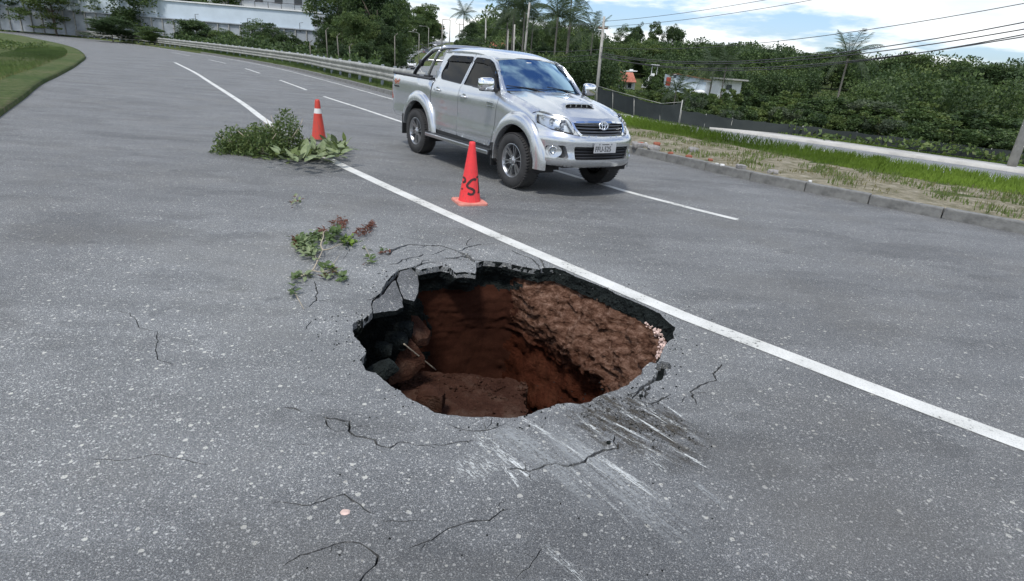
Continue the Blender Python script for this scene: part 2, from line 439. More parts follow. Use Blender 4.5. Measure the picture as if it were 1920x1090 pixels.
def ground_mat():
    t = NT('verge_ground'); n = t.noise(.35, 5, .6); n2 = t.noise(6, 6, .65); n3 = t.noise(60, 4, .6)
    c = t.ramp(n2, [(.25, (.05, .075, .02)), (.5, (.085, .11, .035)), (.62, (.14, .13, .07)), (.8, (.20, .17, .11))])
    c = t.mix(t.mr(n, .45, .6), c, t.ramp(n2, [(.3, (.035, .06, .018)), (.7, (.08, .12, .03))]))
    c = t.mix(.6, c, t.ramp(n3, [(.3, .6), (.7, 1.4)]), 'MULTIPLY')
    t.set(color=c, rough=.95, spec=.2); t.bump(t.math('ADD', n2, n3), .05, .8); MAT['verge_ground'] = t.m
    t = NT('median_dirt'); n2 = t.noise(5, 6, .65); n3 = t.noise(70, 4, .6); v = t.vor(30.0)
    c = t.ramp(n2, [(.28, (.09, .10, .045)), (.45, (.20, .18, .12)), (.6, (.30, .27, .20)), (.8, (.42, .40, .34))])
    c = t.mix(.6, c, t.ramp(n3, [(.3, .6), (.7, 1.4)]), 'MULTIPLY')
    t.set(color=c, rough=.95, spec=.2); t.bump(t.math('ADD', v.outputs['Distance'], n3), .03, .8); MAT['median_dirt'] = t.m
ground_mat()
def leaf_mat(name, lo, hi, tr=.32):
    t = NT(name)
    oi = t.n('ShaderNodeObjectInfo'); nz = t.noise(1.1, 4, .6); nf = t.noise(14, 3, .6)
    c = t.ramp(t.math('ADD', t.math('MULTIPLY', nz, .5), t.math('MULTIPLY', nf, .5)), [(.32, lo), (.62, hi)])
    c = t.mix(.5, c, t.ramp(oi.outputs['Random'], [(0, (.75, .80, .8)), (1, (1.25, 1.18, 1.0))]), 'MULTIPLY')
    t.set(color=c, rough=.55, spec=.35)
    tl = t.n('ShaderNodeBsdfTranslucent', {'Color': c}); ms = t.n('ShaderNodeMixShader', {0: tr, 1: t.b.outputs[0], 2: tl.outputs[0]})
    t.t.links.new(ms.outputs[0], t.out.inputs[0]); MAT[name] = t.m; return t.m
leaf_mat('leaf_dark', (.024, .048, .022), (.078, .125, .045))
leaf_mat('leaf_mid', (.042, .078, .028), (.125, .185, .058))
leaf_mat('leaf_light', (.07, .11, .03), (.17, .22, .07))
leaf_mat('leaf_grey', (.05, .075, .045), (.12, .15, .09))
leaf_mat('leaf_palm', (.028, .050, .026), (.075, .110, .050))
leaf_mat('leaf_dry', (.09, .035, .025), (.20, .085, .055))
leaf_mat('leaf_broad', (.085, .125, .055), (.26, .31, .17), .15)
leaf_mat('grass_bright', (.10, .17, .025), (.23, .34, .05))
leaf_mat('grass_dry', (.14, .14, .06), (.26, .24, .12))
simple('bark', (.11, .09, .07), .9, var=.35, vs_=12, bump=.02)
simple('bark_pale', (.15, .14, .12), .85, var=.3, vs_=10, bump=.01)
simple('twig', (.36, .31, .23), .8, var=.25, vs_=30)
simple('concrete', (.33, .33, .31), .85, var=.25, vs_=5, bump=.004)
simple('concrete_pole', (.34, .33, .30), .85, var=.22, vs_=3, bump=.003)
simple('kerb_concrete', (.17, .17, .16), .9, var=.35, vs_=7, bump=.008, bs=40)
simple('sidewalk', (.42, .41, .38), .85, var=.2, vs_=1.5, bump=.004)
simple('galvanised', (.34, .34, .31), .55, .35, var=.35, vs_=2.5)
simple('white_wall', (.72, .73, .72), .8, var=.08, vs_=1.2)
simple('grey_wall', (.32, .35, .38), .85, var=.25, vs_=.6)
simple('bluish_wall', (.52, .60, .66), .8, var=.08, vs_=.5)
simple('brick_wall', (.30, .14, .09), .9, var=.25, vs_=9)
simple('window_dark', (.04, .05, .06), .15, var=.1)
simple('wood_brown', (.16, .09, .05), .8, var=.3, vs_=8)
simple('metal_roof', (.50, .52, .54), .5, .3, var=.12)
simple('wire', (.05, .05, .055), .6)
simple('rust_red', (.35, .05, .03), .7)
simple('ceramic', (.10, .07, .05), .3)
def tiles_mat():
    t = NT('clay_tile'); n = t.noise(3, 4, .6); n2 = t.noise(20, 3, .6)
    t.set(color=t.mix(.5, t.ramp(n, [(.3, (.34, .11, .07)), (.7, (.55, .22, .15))]), t.ramp(n2, [(.3, .7), (.7, 1.25)]), 'MULTIPLY'), rough=.85); MAT['clay_tile'] = t.m
tiles_mat()
def net_mat():
    t = NT('shade_net'); n = t.noise(.7, 4, .6); w = t.noise(40, 3, .6)
    t.set(color=t.mix(.5, t.ramp(n, [(.3, (.028, .034, .034)), (.7, (.048, .056, .054))]), t.ramp(w, [(.3, .8), (.7, 1.2)]), 'MULTIPLY'), rough=.9, spec=.2)
    MAT['shade_net'] = t.m
net_mat()
# vehicle materials
def carpaint(name, col, metal=.75, rough=.30):
    t = NT(name); f = t.vor(900.0); n = t.noise(2.5, 4, .6); dust = t.noise(9, 5, .65)
    sep = t.n('ShaderNodeSeparateXYZ', {0: t.obj()}); low = t.mr(sep.outputs[2], .85, .40)
    c = t.mix(t.math('MULTIPLY', t.mr(dust, .35, .75, .1, .55), low), col, (.30, .28, .25))
    t.set(color=c, metal=metal, rough=t.mr(n, .3, .7, rough * .9, rough * 1.15), coat=.8, coatr=.05); MAT[name] = t.m; return t.m
carpaint('silver_paint', (.55, .575, .60), .74, .24)
carpaint('white_paint', (.7, .7, .7), .0, .3)
carpaint('dark_paint', (.06, .06, .065), .2, .3)
simple('chrome', (.82, .83, .84), .10, 1.0, var=.02)
simple('chrome_satin', (.55, .56, .57), .28, 1.0, var=.05)
simple('black_plastic', (.018, .019, .021), .45, var=.2, vs_=20)
simple('rubber', (.028, .028, .028), .8, var=.35, vs_=8, bump=.002, bs=90)
simple('alloy', (.36, .37, .38), .32, .85, var=.06)
simple('alloy_dark', (.06, .06, .065), .5, .5, var=.1)
simple('interior', (.05, .055, .065), .8, var=.2)
simple('seat_cloth', (.16, .17, .19), .9, var=.15)
simple('underbody', (.012, .012, .013), .8)
simple('red_lens', (.35, .04, .02), .15, var=.1)
simple('plate_grey', (.42, .43, .44), .5, var=.05)
simple('plate_black', (.02, .02, .025), .5)
simple('sticker_orange', (.45, .10, .03), .5)
simple('cone_red', (.80, .040, .045), .5, var=.07, vs_=14)
simple('cone_red_dull', (.50, .055, .030), .6, var=.18, vs_=18)
simple('cone_base', (.58, .22, .17), .7, var=.22, vs_=16)
simple('cone_white', (.62, .62, .60), .5, var=.1)
simple('black_rubber', (.02, .02, .02), .7)
simple('marker_ink', (.045, .018, .018), .6)
simple('pale_stone', (.62, .46, .40), .9, var=.25, vs_=30, bump=.01)
simple('grey_stone', (.26, .25, .24), .9, var=.3, vs_=20, bump=.01)
simple('brick_red', (.30, .10, .06), .9, var=.25, vs_=20, bump=.01)
simple('trash_white', (.6, .6, .58), .7)
def glass_mat(name, tint, gl=(1, 1, 1), rough=.02, ior=1.5, mul=1.5, add=.03):
    t = NT(name); fr = t.n('ShaderNodeFresnel', {'IOR': ior})
    tr = t.n('ShaderNodeBsdfTransparent', {'Color': tuple(tint) + (1,)}); g = t.n('ShaderNodeBsdfGlossy', {'Color': tuple(gl) + (1,), 'Roughness': rough})
    f = t.math('MINIMUM', t.math('MULTIPLY_ADD', fr.outputs[0], mul, add), 1.0)
    ms = t.n('ShaderNodeMixShader', {0: f, 1: tr.outputs[0], 2: g.outputs[0]})
    t.t.links.new(ms.outputs[0], t.out.inputs[0]); MAT[name] = t.m; return t.m
glass_mat('glass_tinted', (.045, .05, .055), ior=1.34, mul=.85, add=.005)
glass_mat('glass_windshield', (.14, .30, .44), (.50, .76, 1.0), ior=1.6, mul=1.6, add=.30)  # reflected blue sky put into the gloss colour and raised reflectance
glass_mat('glass_clear', (.90, .93, .94), ior=1.35)
glass_mat('visor_smoke', (.06, .06, .065), ior=1.3, mul=.7, add=.0)

def cone_mat(name, col, dirt):
    t = NT(name); n = t.noise(9, 6, .65); n2 = t.noise(45, 5, .7, vec=t.mapv(scale=(1, 1, .35))); sep = t.n('ShaderNodeSeparateXYZ', {0: t.obj()})
    c = t.mix(t.mr(n, .3, .7), tuple(x * .86 for x in col), col)
    g = t.math('MULTIPLY', t.mr(n2, .50, .66), t.mr(sep.outputs[2], .75, .0, .25, 1))
    c = t.mix(t.math('MULTIPLY', g, dirt), c, (.12, .075, .06)); t.set(color=c, rough=t.mr(n, .3, .7, .4, .65)); t.bump(n2, .001, .5); MAT[name] = t.m
cone_mat('cone_red', (.80, .040, .045), .45); cone_mat('cone_red_dull', (.55, .05, .03), .7)
# ------------------------------------------------------------------ road curves
B_pts = [(-80, 96), (-58, 82), (-42, 67), (-30, 54.5), (-20, 42), (-14, 33), (-9.84, 26.3), (-7.4, 22.25), (-5.08, 18.75), (-3.3, 16.0), (-1.0, 12.5), (1.27, 9.35), (2.08, 8.4), (2.85, 7.62), (4.6, 6.0), (8.6, 2.9), (14, -.6), (24, -6.2), (42, -15)]
Bl = smooth_line(B_pts, step=.5)
def offset_line(L, d):
    L = np.asarray(L); T = np.gradient(L[:, :2], axis=0); T /= np.linalg.norm(T, axis=1)[:, None]
    N = np.stack([-T[:, 1], T[:, 0]], axis=1)      # direction runs towards +x/-y, so N points right/away
    dd = d if np.ndim(d) else np.full(len(L), d)
    return L[:, :2] + N * np.asarray(dd)[:, None]
# direction of Bl: from far left to near right -> N=( -Ty, Tx ) = (+,+): away from the viewer
A_pts = [(-22.5, 39.5), (-16.5, 30.6), (-12.4, 24.2), (-8.2, 17.6), (-5.6, 13.35), (-3.2, 9.75), (-2.2, 8.42), (-1.36, 7.36), (-.27, 6.02), (.33, 5.31), (.81, 4.75), (1.22, 4.28), (1.62, 3.87), (3.2, 2.4), (6.2, 0.05), (12, -3.9), (22, -9.6)]
Al = smooth_line(A_pts, step=.25)
Kl = offset_line(Bl, 3.25)
El = offset_line(Bl, np.interp(Bl[:, 0], [-20, -5, 0, 3], [2.55, 2.55, 2.7, 2.95]))
Sl = offset_line(Bl, -3.35 - 4.7)
def sdist(X, Y, L):
    """signed distance to polyline (positive on the away side) and nearest index"""
    L = np.asarray(L)[:, :2]; A = L[:-1]; D = L[1:] - L[:-1]; l2 = (D ** 2).sum(1)
    out = np.empty(X.shape); 
    for i in range(0, len(X), 4000):
        x = X[i:i + 4000, None]; y = Y[i:i + 4000, None]
        t = np.clip(((x - A[None, :, 0]) * D[None, :, 0] + (y - A[None, :, 1]) * D[None, :, 1]) / l2[None], 0, 1)
        px = x - (A[None, :, 0] + t * D[None, :, 0]); py = y - (A[None, :, 1] + t * D[None, :, 1])
        d2 = px ** 2 + py ** 2; k = d2.argmin(1); r = np.arange(len(k))
        cr = D[k, 0] * py[r, k] - D[k, 1] * px[r, k]
        out[i:i + 4000] = np.sqrt(d2[r, k]) * np.where(cr > 0, 1, -1)
    return out
# opposite carriageway that climbs away as the avenue: (x, y, z, half width)
AV = [(46, 2, -1.1, 3.6), (30, 13, -1.1, 3.6), (18, 23.2, -1.08, 3.7), (11.6, 29.6, -1.1, 3.8), (7.2, 34.8, -1.2, 3.9), (2.5, 43, -1.5, 4.0), (-3.8, 58, -1.9, 4.3), (-10.8, 82, -1.9, 4.7), (*AT(787, 128.5, 115), 5.0), (*AT(809, 103, 165), 4.9), (*AT(829, 88.5, 230), 4.6), (*AT(840, 80.2, 290), 4.4), (-41, 325, 8.0, 4.2), (-43, 370, 7.6, 4.0), (-46, 450, 5.5, 4)]
AVl = smooth_line([(a, b, c) for a, b, c, w in AV], step=2.0)
AVw = np.interp(AVl[:, 1], [a[1] for a in AV], [a[3] for a in AV])
# second carriageway on the far side of the planted strip
A2 = [(*AT(742, 108, 128), 3), (*AT(754, 102, 145), 3), (*AT(773, 94.5, 170), 3), (*AT(797, 87, 215), 3), (*AT(816, 81.5, 260), 3), (*AT(832, 78, 310), 3), (-52, 370, 8.2, 3)]
A2l = smooth_line([(a, b, c) for a, b, c, w in A2], step=2.0)
A2w = np.full(len(A2l), 3.0)
# terrain heights away from the roads
CTRL = [(-34, 60, -1.6), (-22, 60, -1.2), (-18, 55, -.9), (-12, 60, -1.5), (-34, 86, 1.0), (-60, 86, 1.2), (-40, 130, 2.5), (-70, 130, 6), (-60, 200, 8), (-90, 300, 14), (-25, 100, -1.4), (-48, 60, .0), (-80, 70, 2),
        (-5, 80, -1.2), (-14, 130, .5), (-16, 200, 4), (-22, 290, 8), (-5, 120, -.2), (8, 60, -1.2), (14, 80, -1.4), (10, 100, -2.0), (20, 75, -1.5), (30, 60, -1.4), (45, 45, -1.2), (60, 60, -1.5), (40, 100, -2.6), (14, 118, -2.6), (26, 118, -2.6), (22, 132, -2.4), (40, 128, -2.2), (60, 110, -2), (30, 160, 1.0), (60, 150, 1.0), (30, 180, 3), (60, 180, 3.5), (100, 150, 3), (110, 80, 0), (70, 20, -.5), (90, -10, 0),
        (0, 180, 5), (30, 260, 6), (100, 260, 6), (0, 400, 8), (-150, 200, 14), (-150, 80, 6), (-100, 20, 1), (-60, 40, .6), (-60, -20, .6), (0, -60, .3), (60, -60, .3), (-200, 500, 16), (200, 500, 8), (300, 100, 4), (-300, 0, 5), (0, 900, 10), (600, 900, 10), (-600, 900, 14), (600, 0, 4), (-600, 0, 4), (0, -600, 2), (600, -600, 2), (-600, -600, 2)]
def smst(x, a, b):
    t = np.clip((x - a) / (b - a), 0, 1); return t * t * (3 - 2 * t)
def terrain_z(X, Y):
    X = np.asarray(X, float).ravel(); Y = np.asarray(Y, float).ravel()
    s = sdist(X, Y, Kl); s2 = sdist(X, Y, Sl)
    C = np.array(CTRL); num = np.zeros(len(X)); den = np.zeros(len(X))
    for a, b, c in C:
        w = 1 / ((X - a) ** 2 + (Y - b) ** 2 + 20) ** 1.6; num += w * c; den += w
    zi = num / den
    right = np.where(s < 4.6, .13, .13 - 1.25 * smst(s, 4.6, 9.5))
    zr = right * (1 - smst(s, 12, 28)) + zi * smst(s, 12, 28)
    left = .12 + .25 * smst(-s2, 1.5, 9)
    zl = left * (1 - smst(-s2, 10, 40)) + zi * smst(-s2, 10, 40)
    z = np.where(s > 0.85, zr, np.where(s2 < -0.85, zl, -.16))
    for L, W in ((AVl, AVw), (A2l, A2w)):
        near = np.zeros(len(X), bool)
        x0, y0 = L[:, :2].min(0) - 12; x1, y1 = L[:, :2].max(0) + 12
        near = (X > x0) & (X < x1) & (Y > y0) & (Y < y1)
        idx = np.where(near)[0]
        if len(idx):
            for i in range(0, len(idx), 3000):
                q = idx[i:i + 3000]
                d2 = (X[q, None] - L[None, :, 0]) ** 2 + (Y[q, None] - L[None, :, 1]) ** 2
                k = d2.argmin(1); d = np.sqrt(d2[np.arange(len(k)), k]); w = W[k]
                f = 1 - smst(d, w + .6, w + 7)
                target = L[k, 2] + np.where(d < w + .7, -.12, .05)
                z[q] = np.where(s[q] > .5, z[q] * (1 - f) + target * f, z[q])
    return z
def tz(x, y): return float(terrain_z([x], [y])[0])

HC = (.10, 3.78)          # centre of the sinkhole
# ------------------------------------------------------------------ terrain sheet
def grid_axis(neg, pos, fine, n):
    a = [0.0]; st = fine
    while a[-1] < pos: a.append(a[-1] + st); st = fine if a[-1] < 46 else st * n
    b = [0.0]; st = fine
    while b[-1] < neg: b.append(b[-1] + st); st = fine if b[-1] < 34 else st * n
    return np.array([-x for x in b[:0:-1]] + a)
gx = grid_axis(2400, 2400, .55, 1.035) + .13; gy = grid_axis(600, 3200, .55, 1.03) + .21
gx = np.array([x for x in gx]); GX, GY = np.meshgrid(gx, gy)
ZT = terrain_z(GX, GY).reshape(GX.shape)
nzv = np.array([mnoise.noise(Vector((x * .25, y * .25, 0))) * .10 for x, y in zip(GX.ravel(), GY.ravel())]).reshape(GX.shape)
sK = sdist(GX.ravel(), GY.ravel(), Kl).reshape(GX.shape); sS = sdist(GX.ravel(), GY.ravel(), Sl).reshape(GX.shape)
ZT = ZT + nzv * np.clip((np.maximum(sK - 4, -sS - 1)) / 4, 0, 1)
Vt = np.stack([GX.ravel(), GY.ravel(), ZT.ravel()], axis=1)
ny, nx = GX.shape; Ft = []
for j in range(ny - 1):
    for i in range(nx - 1):
        cxm = (gx[i] + gx[i + 1]) / 2; cym = (gy[j] + gy[j + 1]) / 2
        if (cxm - HC[0]) ** 2 + (cym - HC[1]) ** 2 < 2.6 ** 2: continue
        k = j * nx + i; Ft.append((k, k + 1, k + nx + 1, k + nx))
terrain = tag(mesh('ground', Vt, Ft, MAT['verge_ground'], smooth=True), kind='structure')

# ------------------------------------------------------------------ sinkhole rim (surveyed outline)
def ZA(x, y): return G(640 + x / 3.206, 460 + y / 3.206)
def ZB(x, y): return G(940 + x / 3.206, 460 + y / 3.206)
def Z3(x, y): return (550 + x / 3.027, 730 + y / 3.027)
def Z4(x, y): return (960 + x / 3.027, 730 + y / 3.027)
def Z5(x, y): return (1120 + x / 4.956, 540 + y / 4.956)
def Z6(x, y): return (550 + x / 4.361, 390 + y / 4.361)
rim = [ZA(*p) for p in ((65, 475), (75, 545), (110, 580), (150, 640), (115, 690), (150, 755), (205, 768), (265, 820), (300, 850), (355, 875), (390, 915), (455, 945), (520, 980), (560, 1005), (640, 1020), (730, 1030), (850, 1033), (1000, 1037), (1060, 1036))]
rim += [ZB(*p) for p in ((100, 1033), (150, 1020), (240, 990), (330, 957), (400, 948), (470, 955), (530, 938), (600, 900), (690, 870), (760, 840), (800, 800), (850, 775), (850, 745), (890, 705), (930, 710), (950, 692), (975, 620), (985, 600), (1010, 575), (1040, 560), (1035, 530), (1045, 495), (1000, 460), (950, 410), (880, 375), (790, 335), (700, 300), (640, 265), (570, 235), (450, 190), (380, 155), (320, 135), (250, 137), (230, 147), (130, 130))]
rim += [ZA(*p) for p in ((980, 105), (900, 95), (850, 95), (812, 105), (808, 170), (740, 160), (690, 165), (650, 135), (600, 125), (520, 136), (470, 148))]
rim += [G(*p) for p in ((772, 501), (760, 504), (746, 507.5), (734, 518), (724, 528), (718, 539), (714, 548), (706, 556), (698, 563), (696, 575), (697.5, 587))]
rim += [ZA(*p) for p in ((150, 430), (130, 458), (125, 412), (119, 456), (95, 452))]
rimd = resample(rim, .016)
rr = []
T_ = np.roll(rimd, -1, 0) - np.roll(rimd, 1, 0); T_ /= np.linalg.norm(T_, axis=1)[:, None] + 1e-9
for i, (p, t) in enumerate(zip(rimd, T_)):
    o = .007 * fbm(p[0] * 18, p[1] * 18, 1.1, 3) + .004 * mnoise.noise(Vector((p[0] * 70, p[1] * 70, 0)))
    rr.append((p[0] - t[1] * o, p[1] + t[0] * o))
rim_j = np.array(rr)

# ------------------------------------------------------------------ cracks, cut through the asphalt
crack_px = [
 ([Z6(*p) for p in ((770, 390), (830, 340), (880, 318), (950, 300), (1040, 303), (1100, 308), (1200, 312), (1290, 335), (1345, 360))], 2.6),
 ([Z6(*p) for p in ((1345, 360), (1430, 320), (1530, 300), (1650, 290))], 1.4),
 ([Z6(*p) for p in ((1345, 360), (1420, 385), (1450, 420), (1492, 445))], 4.0),
 ([Z6(*p) for p in ((680, 412), (720, 398), (770, 390))], 1.0),
 ([Z6(*p) for p in ((780, 465), (850, 455), (890, 425), (970, 405), (1040, 395), (1062, 375))], 1.5),
 ([Z6(*p) for p in ((890, 365), (950, 345), (1015, 343))], .7),
 ([Z6(*p) for p in ((1230, 410), (1330, 410), (1390, 395), (1440, 410), (1485, 447))], 3.0),
 ([Z6(*p) for p in ((600, 760), (650, 745), (700, 715), (740, 700))], 1.6),
 ([Z6(*p) for p in ((960, 500), (1000, 480), (1060, 455), (1180, 440))], 2.8),
 ([Z6(*p) for p in ((180, 600), (192, 700), (190, 760), (130, 800), (90, 830))], 1.1),
 ([Z6(*p) for p in ((155, 925), (110, 970), (90, 1000))], 1.0),
 ([Z6(*p) for p in ((20, 640), (90, 632), (165, 630))], .9),
 ([Z5(*p) for p in ((600, 680), (632, 714), (600, 745), (585, 830), (480, 885), (430, 915), (395, 955), (330, 985), (270, 1015))], [7, 9, 8, 6, 3.2, 3, 2.2, 1.6, 1]),
 ([Z5(*p) for p in ((350, 1035), (420, 1062), (500, 1078), (560, 1060), (605, 1025), (680, 990))], 2.0),
 ([Z5(*p) for p in ((585, 830), (635, 805))], 1.0),
 ([Z5(*p) for p in ((1160, 705), (1080, 800), (1105, 855), (1000, 880), (930, 930), (870, 968), (885, 1010), (915, 1040), (925, 1090))], 1.4),
 ([Z3(*p) for p in ((-60, 100), (0, 110), (60, 132))], 1.8),
 ([Z3(*p) for p in ((165, 155), (235, 172), (320, 180), (318, 235), (355, 262), (400, 265), (455, 290), (470, 315), (550, 330), (600, 303), (660, 312), (720, 322), (830, 322), (890, 308), (1000, 298), (1035, 292))], [2.2, 2.5, 2, 1.8, 1.8, 1.8, 2, 2, 2.4, 1.2, 1.2, 1.2, 1.2, 1.2, 1.3, 1.5]),
 ([Z3(*p) for p in ((185, 165), (200, 205), (232, 237))], 1.4),
 ([Z3(*p) for p in ((330, 142), (390, 148))], 1.6),
 ([Z3(*p) for p in ((0, 305), (40, 315), (110, 318))], 1.0),
 ([Z3(*p) for p in ((-120, 640), (20, 650), (100, 660), (200, 620), (290, 595), (330, 635), (400, 680), (468, 712))], 1.3),
 ([Z3(*p) for p in ((490, 745), (600, 745), (740, 738))], 1.1),
 ([Z3(*p) for p in ((-60, 1010), (45, 945), (150, 905), (230, 880), (290, 862), (380, 870), (440, 915), (475, 950), (470, 1000), (440, 1030), (380, 1085), (340, 1120))], 1.4),
 ([Z3(*p) for p in ((640, 905), (780, 855), (880, 790), (1020, 748), (1110, 742), (1180, 690), (1245, 680))], 1.3),
 ([Z3(*p) for p in ((860, 190), (950, 230), (1020, 238), (1090, 232), (1150, 222), (1205, 188))], 1.2),
 ([Z4(*p) for p in ((-40, 448), (20, 455), (100, 470), (190, 435), (250, 420), (320, 437), (370, 425), (430, 395), (480, 370), (530, 350), (600, 338), (606, 302), (588, 295))], [1.2, 2.2, 1.6, 1.8, 1.6, 2.4, 2.4, 2.2, 2.8, 2.4, 2, 1.6, 1]),
 ([Z4(*p) for p in ((100, 470), (106, 522))], 1.2),
 ([Z4(*p) for p in ((10, 1075), (90, 1010), (140, 950), (180, 880))], .8),
]
crack_px.append(([(940 + x / 3.206, 460 + y / 3.206) for x, y in ((60, 30), (120, 60), (180, 80), (215, 112), (240, 150))], 1.8))
crack_px.append(([(940 + x / 3.206, 460 + y / 3.206) for x, y in ((228, 78), (250, 100), (266, 150))], 1.4))
def crack_poly(px, w):
    n = len(px); ws = list(w) if isinstance(w, list) else [w * .8] + [w] * (n - 2) + [w * .4]
    P = []; W = []
    for i in range(n - 1):
        a = np.array(G(*px[i])); b = np.array(G(*px[i + 1])); L = np.linalg.norm(b - a); k = max(1, int(L / .022))
        for q in range(k):
            t = q / k; P.append(a + (b - a) * t)
            u = px[i][0] + (px[i + 1][0] - px[i][0]) * t; v = px[i][1] + (px[i + 1][1] - px[i][1]) * t
            zz = float(np.array([0, 0, -CAMH]) @ Fv + np.append(P[-1], 0) @ Fv) 
            sc = zz / FPX * 2.9
            W.append((ws[i] * (1 - t) + ws[i + 1] * t) * sc)
    P.append(np.array(G(*px[-1]))); W.append(.0004)
    P = np.array(P); T = np.gradient(P, axis=0); T /= np.linalg.norm(T, axis=1)[:, None] + 1e-9; N = np.stack([-T[:, 1], T[:, 0]], 1)
    J = np.array([.013 * mnoise.noise(Vector((p[0] * 22, p[1] * 22, .5))) + .007 * mnoise.noise(Vector((p[0] * 70, p[1] * 70, .5))) for p in P])
    P = P + N * J[:, None]
    W = np.array(W) * np.array([.55 + 1.5 * abs(mnoise.noise(Vector((p[0] * 31, p[1] * 31, 4)))) for p in P])
    W[0] = .0004
    return np.concatenate([P + N * W[:, None] / 2, (P - N * W[:, None] / 2)[::-1]])
rcb = random.Random(21); extra_c = []
for px, w in crack_px[:-2]:
    ww = w if not isinstance(w, list) else sum(w) / len(w)
    if len(px) < 4: continue
    for k in range(max(1, len(px) // 3)):
        i = rcb.randrange(1, len(px) - 1); u, v = px[i]; a = rcb.uniform(0, 6.28); P_ = [(u, v)]
        for q in range(rcb.randint(2, 4)): u += 11 * math.cos(a); v += 7 * math.sin(a); a += rcb.uniform(-.8, .8); P_.append((u, v))
        extra_c.append((P_, max(.6, ww * .45)))
cracks = [crack_poly(*c) for c in crack_px[:-2] + extra_c + crack_px[-2:]]
n_marked = len(cracks)
# a few more hairline cracks continuing beyond the surveyed ones
for k in range(16):
    a = rnd.uniform(0, 6.28); r0 = rnd.uniform(2.2, 4.4); x, y = HC[0] + r0 * math.cos(a), HC[1] - .4 + r0 * .9 * math.sin(a)
    if not (y < 5.5 and (x < -1.6 or x > 2.0)): continue
    if x > -.8 and y > 4: continue
    th = rnd.uniform(-.6, .6); pts = []
    for i in range(rnd.randint(4, 9)):
        pts.append((x, y)); x += .13 * math.cos(th); y += .13 * math.sin(th); th += rnd.uniform(-.9, .9)
    P = np.array(pts)
    P = resample(P, .03, False); T = np.gradient(P, axis=0); T /= np.linalg.norm(T, axis=1)[:, None] + 1e-9; N = np.stack([-T[:, 1], T[:, 0]], 1)
    P = P + N * np.array([.01 * mnoise.noise(Vector((p[0] * 25, p[1] * 25, 2))) for p in P])[:, None]
    W = np.full(len(P), .0026); W[0] = W[-1] = .0004
    cracks.append(np.concatenate([P + N * W[:, None], (P - N * W[:, None])[::-1]]))

# ------------------------------------------------------------------ asphalt sheet
sel = (Sl[:, 0] > -75) & (Sl[:, 1] > -22)
left_edge = Sl[sel]; ks = (Kl[:, 0] < 40)
outer = [tuple(p) for p in left_edge] + [tuple(p) for p in Kl[ks][::-1]]
P, T, Bn = cdt(outer, [rim_j] + cracks)
Vr = [(x, y, 0.0) for x, y in P]; Fr = [tuple(t) for t in T]
idx = {}
outer_set = np.array(outer)
for a, b in Bn:
    pa = P[a]; 
    if abs(pa[0] - HC[0]) > 5.5 or abs(pa[1] - HC[1]) > 4.5: continue
    # walls of cracks only (the hole has its own broken edge)
    dep = .05
    for i in (a, b):
        if i not in idx: idx[i] = len(Vr); Vr.append((P[i][0], P[i][1], -dep))
    Fr.append((b, a, idx[a], idx[b]))
road = tag(mesh('road', Vr, Fr, MAT['asphalt']), kind='structure')
# dark bed below the surface
ring = [(HC[0] + 3.6 * math.cos(a) * 1.25, HC[1] + 3.4 * math.sin(a)) for a in np.linspace(0, 6.283, 40, endpoint=False)]
rim_bed = np.array([(HC[0] + (x - HC[0]) * 1.02, HC[1] + (y - HC[1]) * 1.02) for x, y in rim_j])[::4]
P, T, _ = cdt(ring, [rim_bed])
tag(mesh('road_bed', [(x, y, -.052) for x, y in P], T, MAT['asphalt_base_and_shade'], road), kind='structure')

# ------------------------------------------------------------------ sinkhole walls
DEP = np.array([0, .03, .07, .11, .15, .22, .30, .38, .46, .55, .68, .85, 1.05, 1.3, 1.6, 1.9])
SEC = {
 -160: [0, .0, -.01, -.02, -.08, -.14, -.18, -.2, -.2, -.2, -.2, -.18, -.12, -.05, .05, .2],
 -90: [0, .0, -.01, -.02, -.05, -.08, -.1, -.12, -.12, -.12, -.1, -.08, -.05, 0, .08, .2],
 -40: [0, .0, 0, 0, -.02, -.02, -.0, .02, .04, .06, .10, .16, .25, .38, .5, .65],
 -12: [0, .0, .01, .02, .03, .05, .08, .12, .15, .2, .26, .33, .42, .55, .68, .85],
 8: [0, .005, .015, .025, .04, .10, .17, .23, .28, .30, .27, .30, .40, .55, .75, .95],
 40: [0, .005, .015, .025, .045, .13, .23, .31, .37, .38, .27, .30, .42, .60, .85, 1.05],
 72: [0, .005, .01, .02, .04, .12, .21, .29, .34, .34, .22, .26, .38, .55, .75, .95],
 86: [0, .0, .0, .01, .02, .06, .11, .15, .17, .16, .10, .14, .24, .38, .55, .7],
 97: [0, .0, -.01, -.03, -.07, -.12, -.12, -.10, -.10, -.09, -.09, -.08, -.07, -.04, .02, .15],
 125: [0, .0, -.02, -.04, -.10, -.18, -.20, -.16, -.15, -.15, -.15, -.14, -.12, -.08, 0, .12],
 150: [0, .0, -.03, -.06, -.14, -.28, -.34, -.36, -.36, -.35, -.34, -.3, -.25, -.15, -.05, .1],
 180: [0, .0, -.02, -.04, -.12, -.26, -.36, -.42, -.44, -.42, -.4, -.35, -.28, -.15, 0, .15],
 200: [0, .0, -.01, -.02, -.08, -.14, -.18, -.2, -.2, -.2, -.2, -.18, -.12, -.05, .05, .2]}
sa = np.array(sorted(SEC)); st = np.array([SEC[k] for k in sorted(SEC)])
def inset(ang, d):
    ang = (ang + 160) % 360 - 160
    row = np.array([np.interp(ang, sa, st[:, k]) for k in range(len(DEP))])
    return np.interp(d, DEP, row)
rows_d = list(np.linspace(0, .12, 8)) + list(np.linspace(.135, .7, 34)) + list(np.linspace(.74, 1.9, 32))
NC = len(rim_j); Vh = []; ca = np.degrees(np.arctan2(rim_j[:, 1] - HC[1], rim_j[:, 0] - HC[0]))
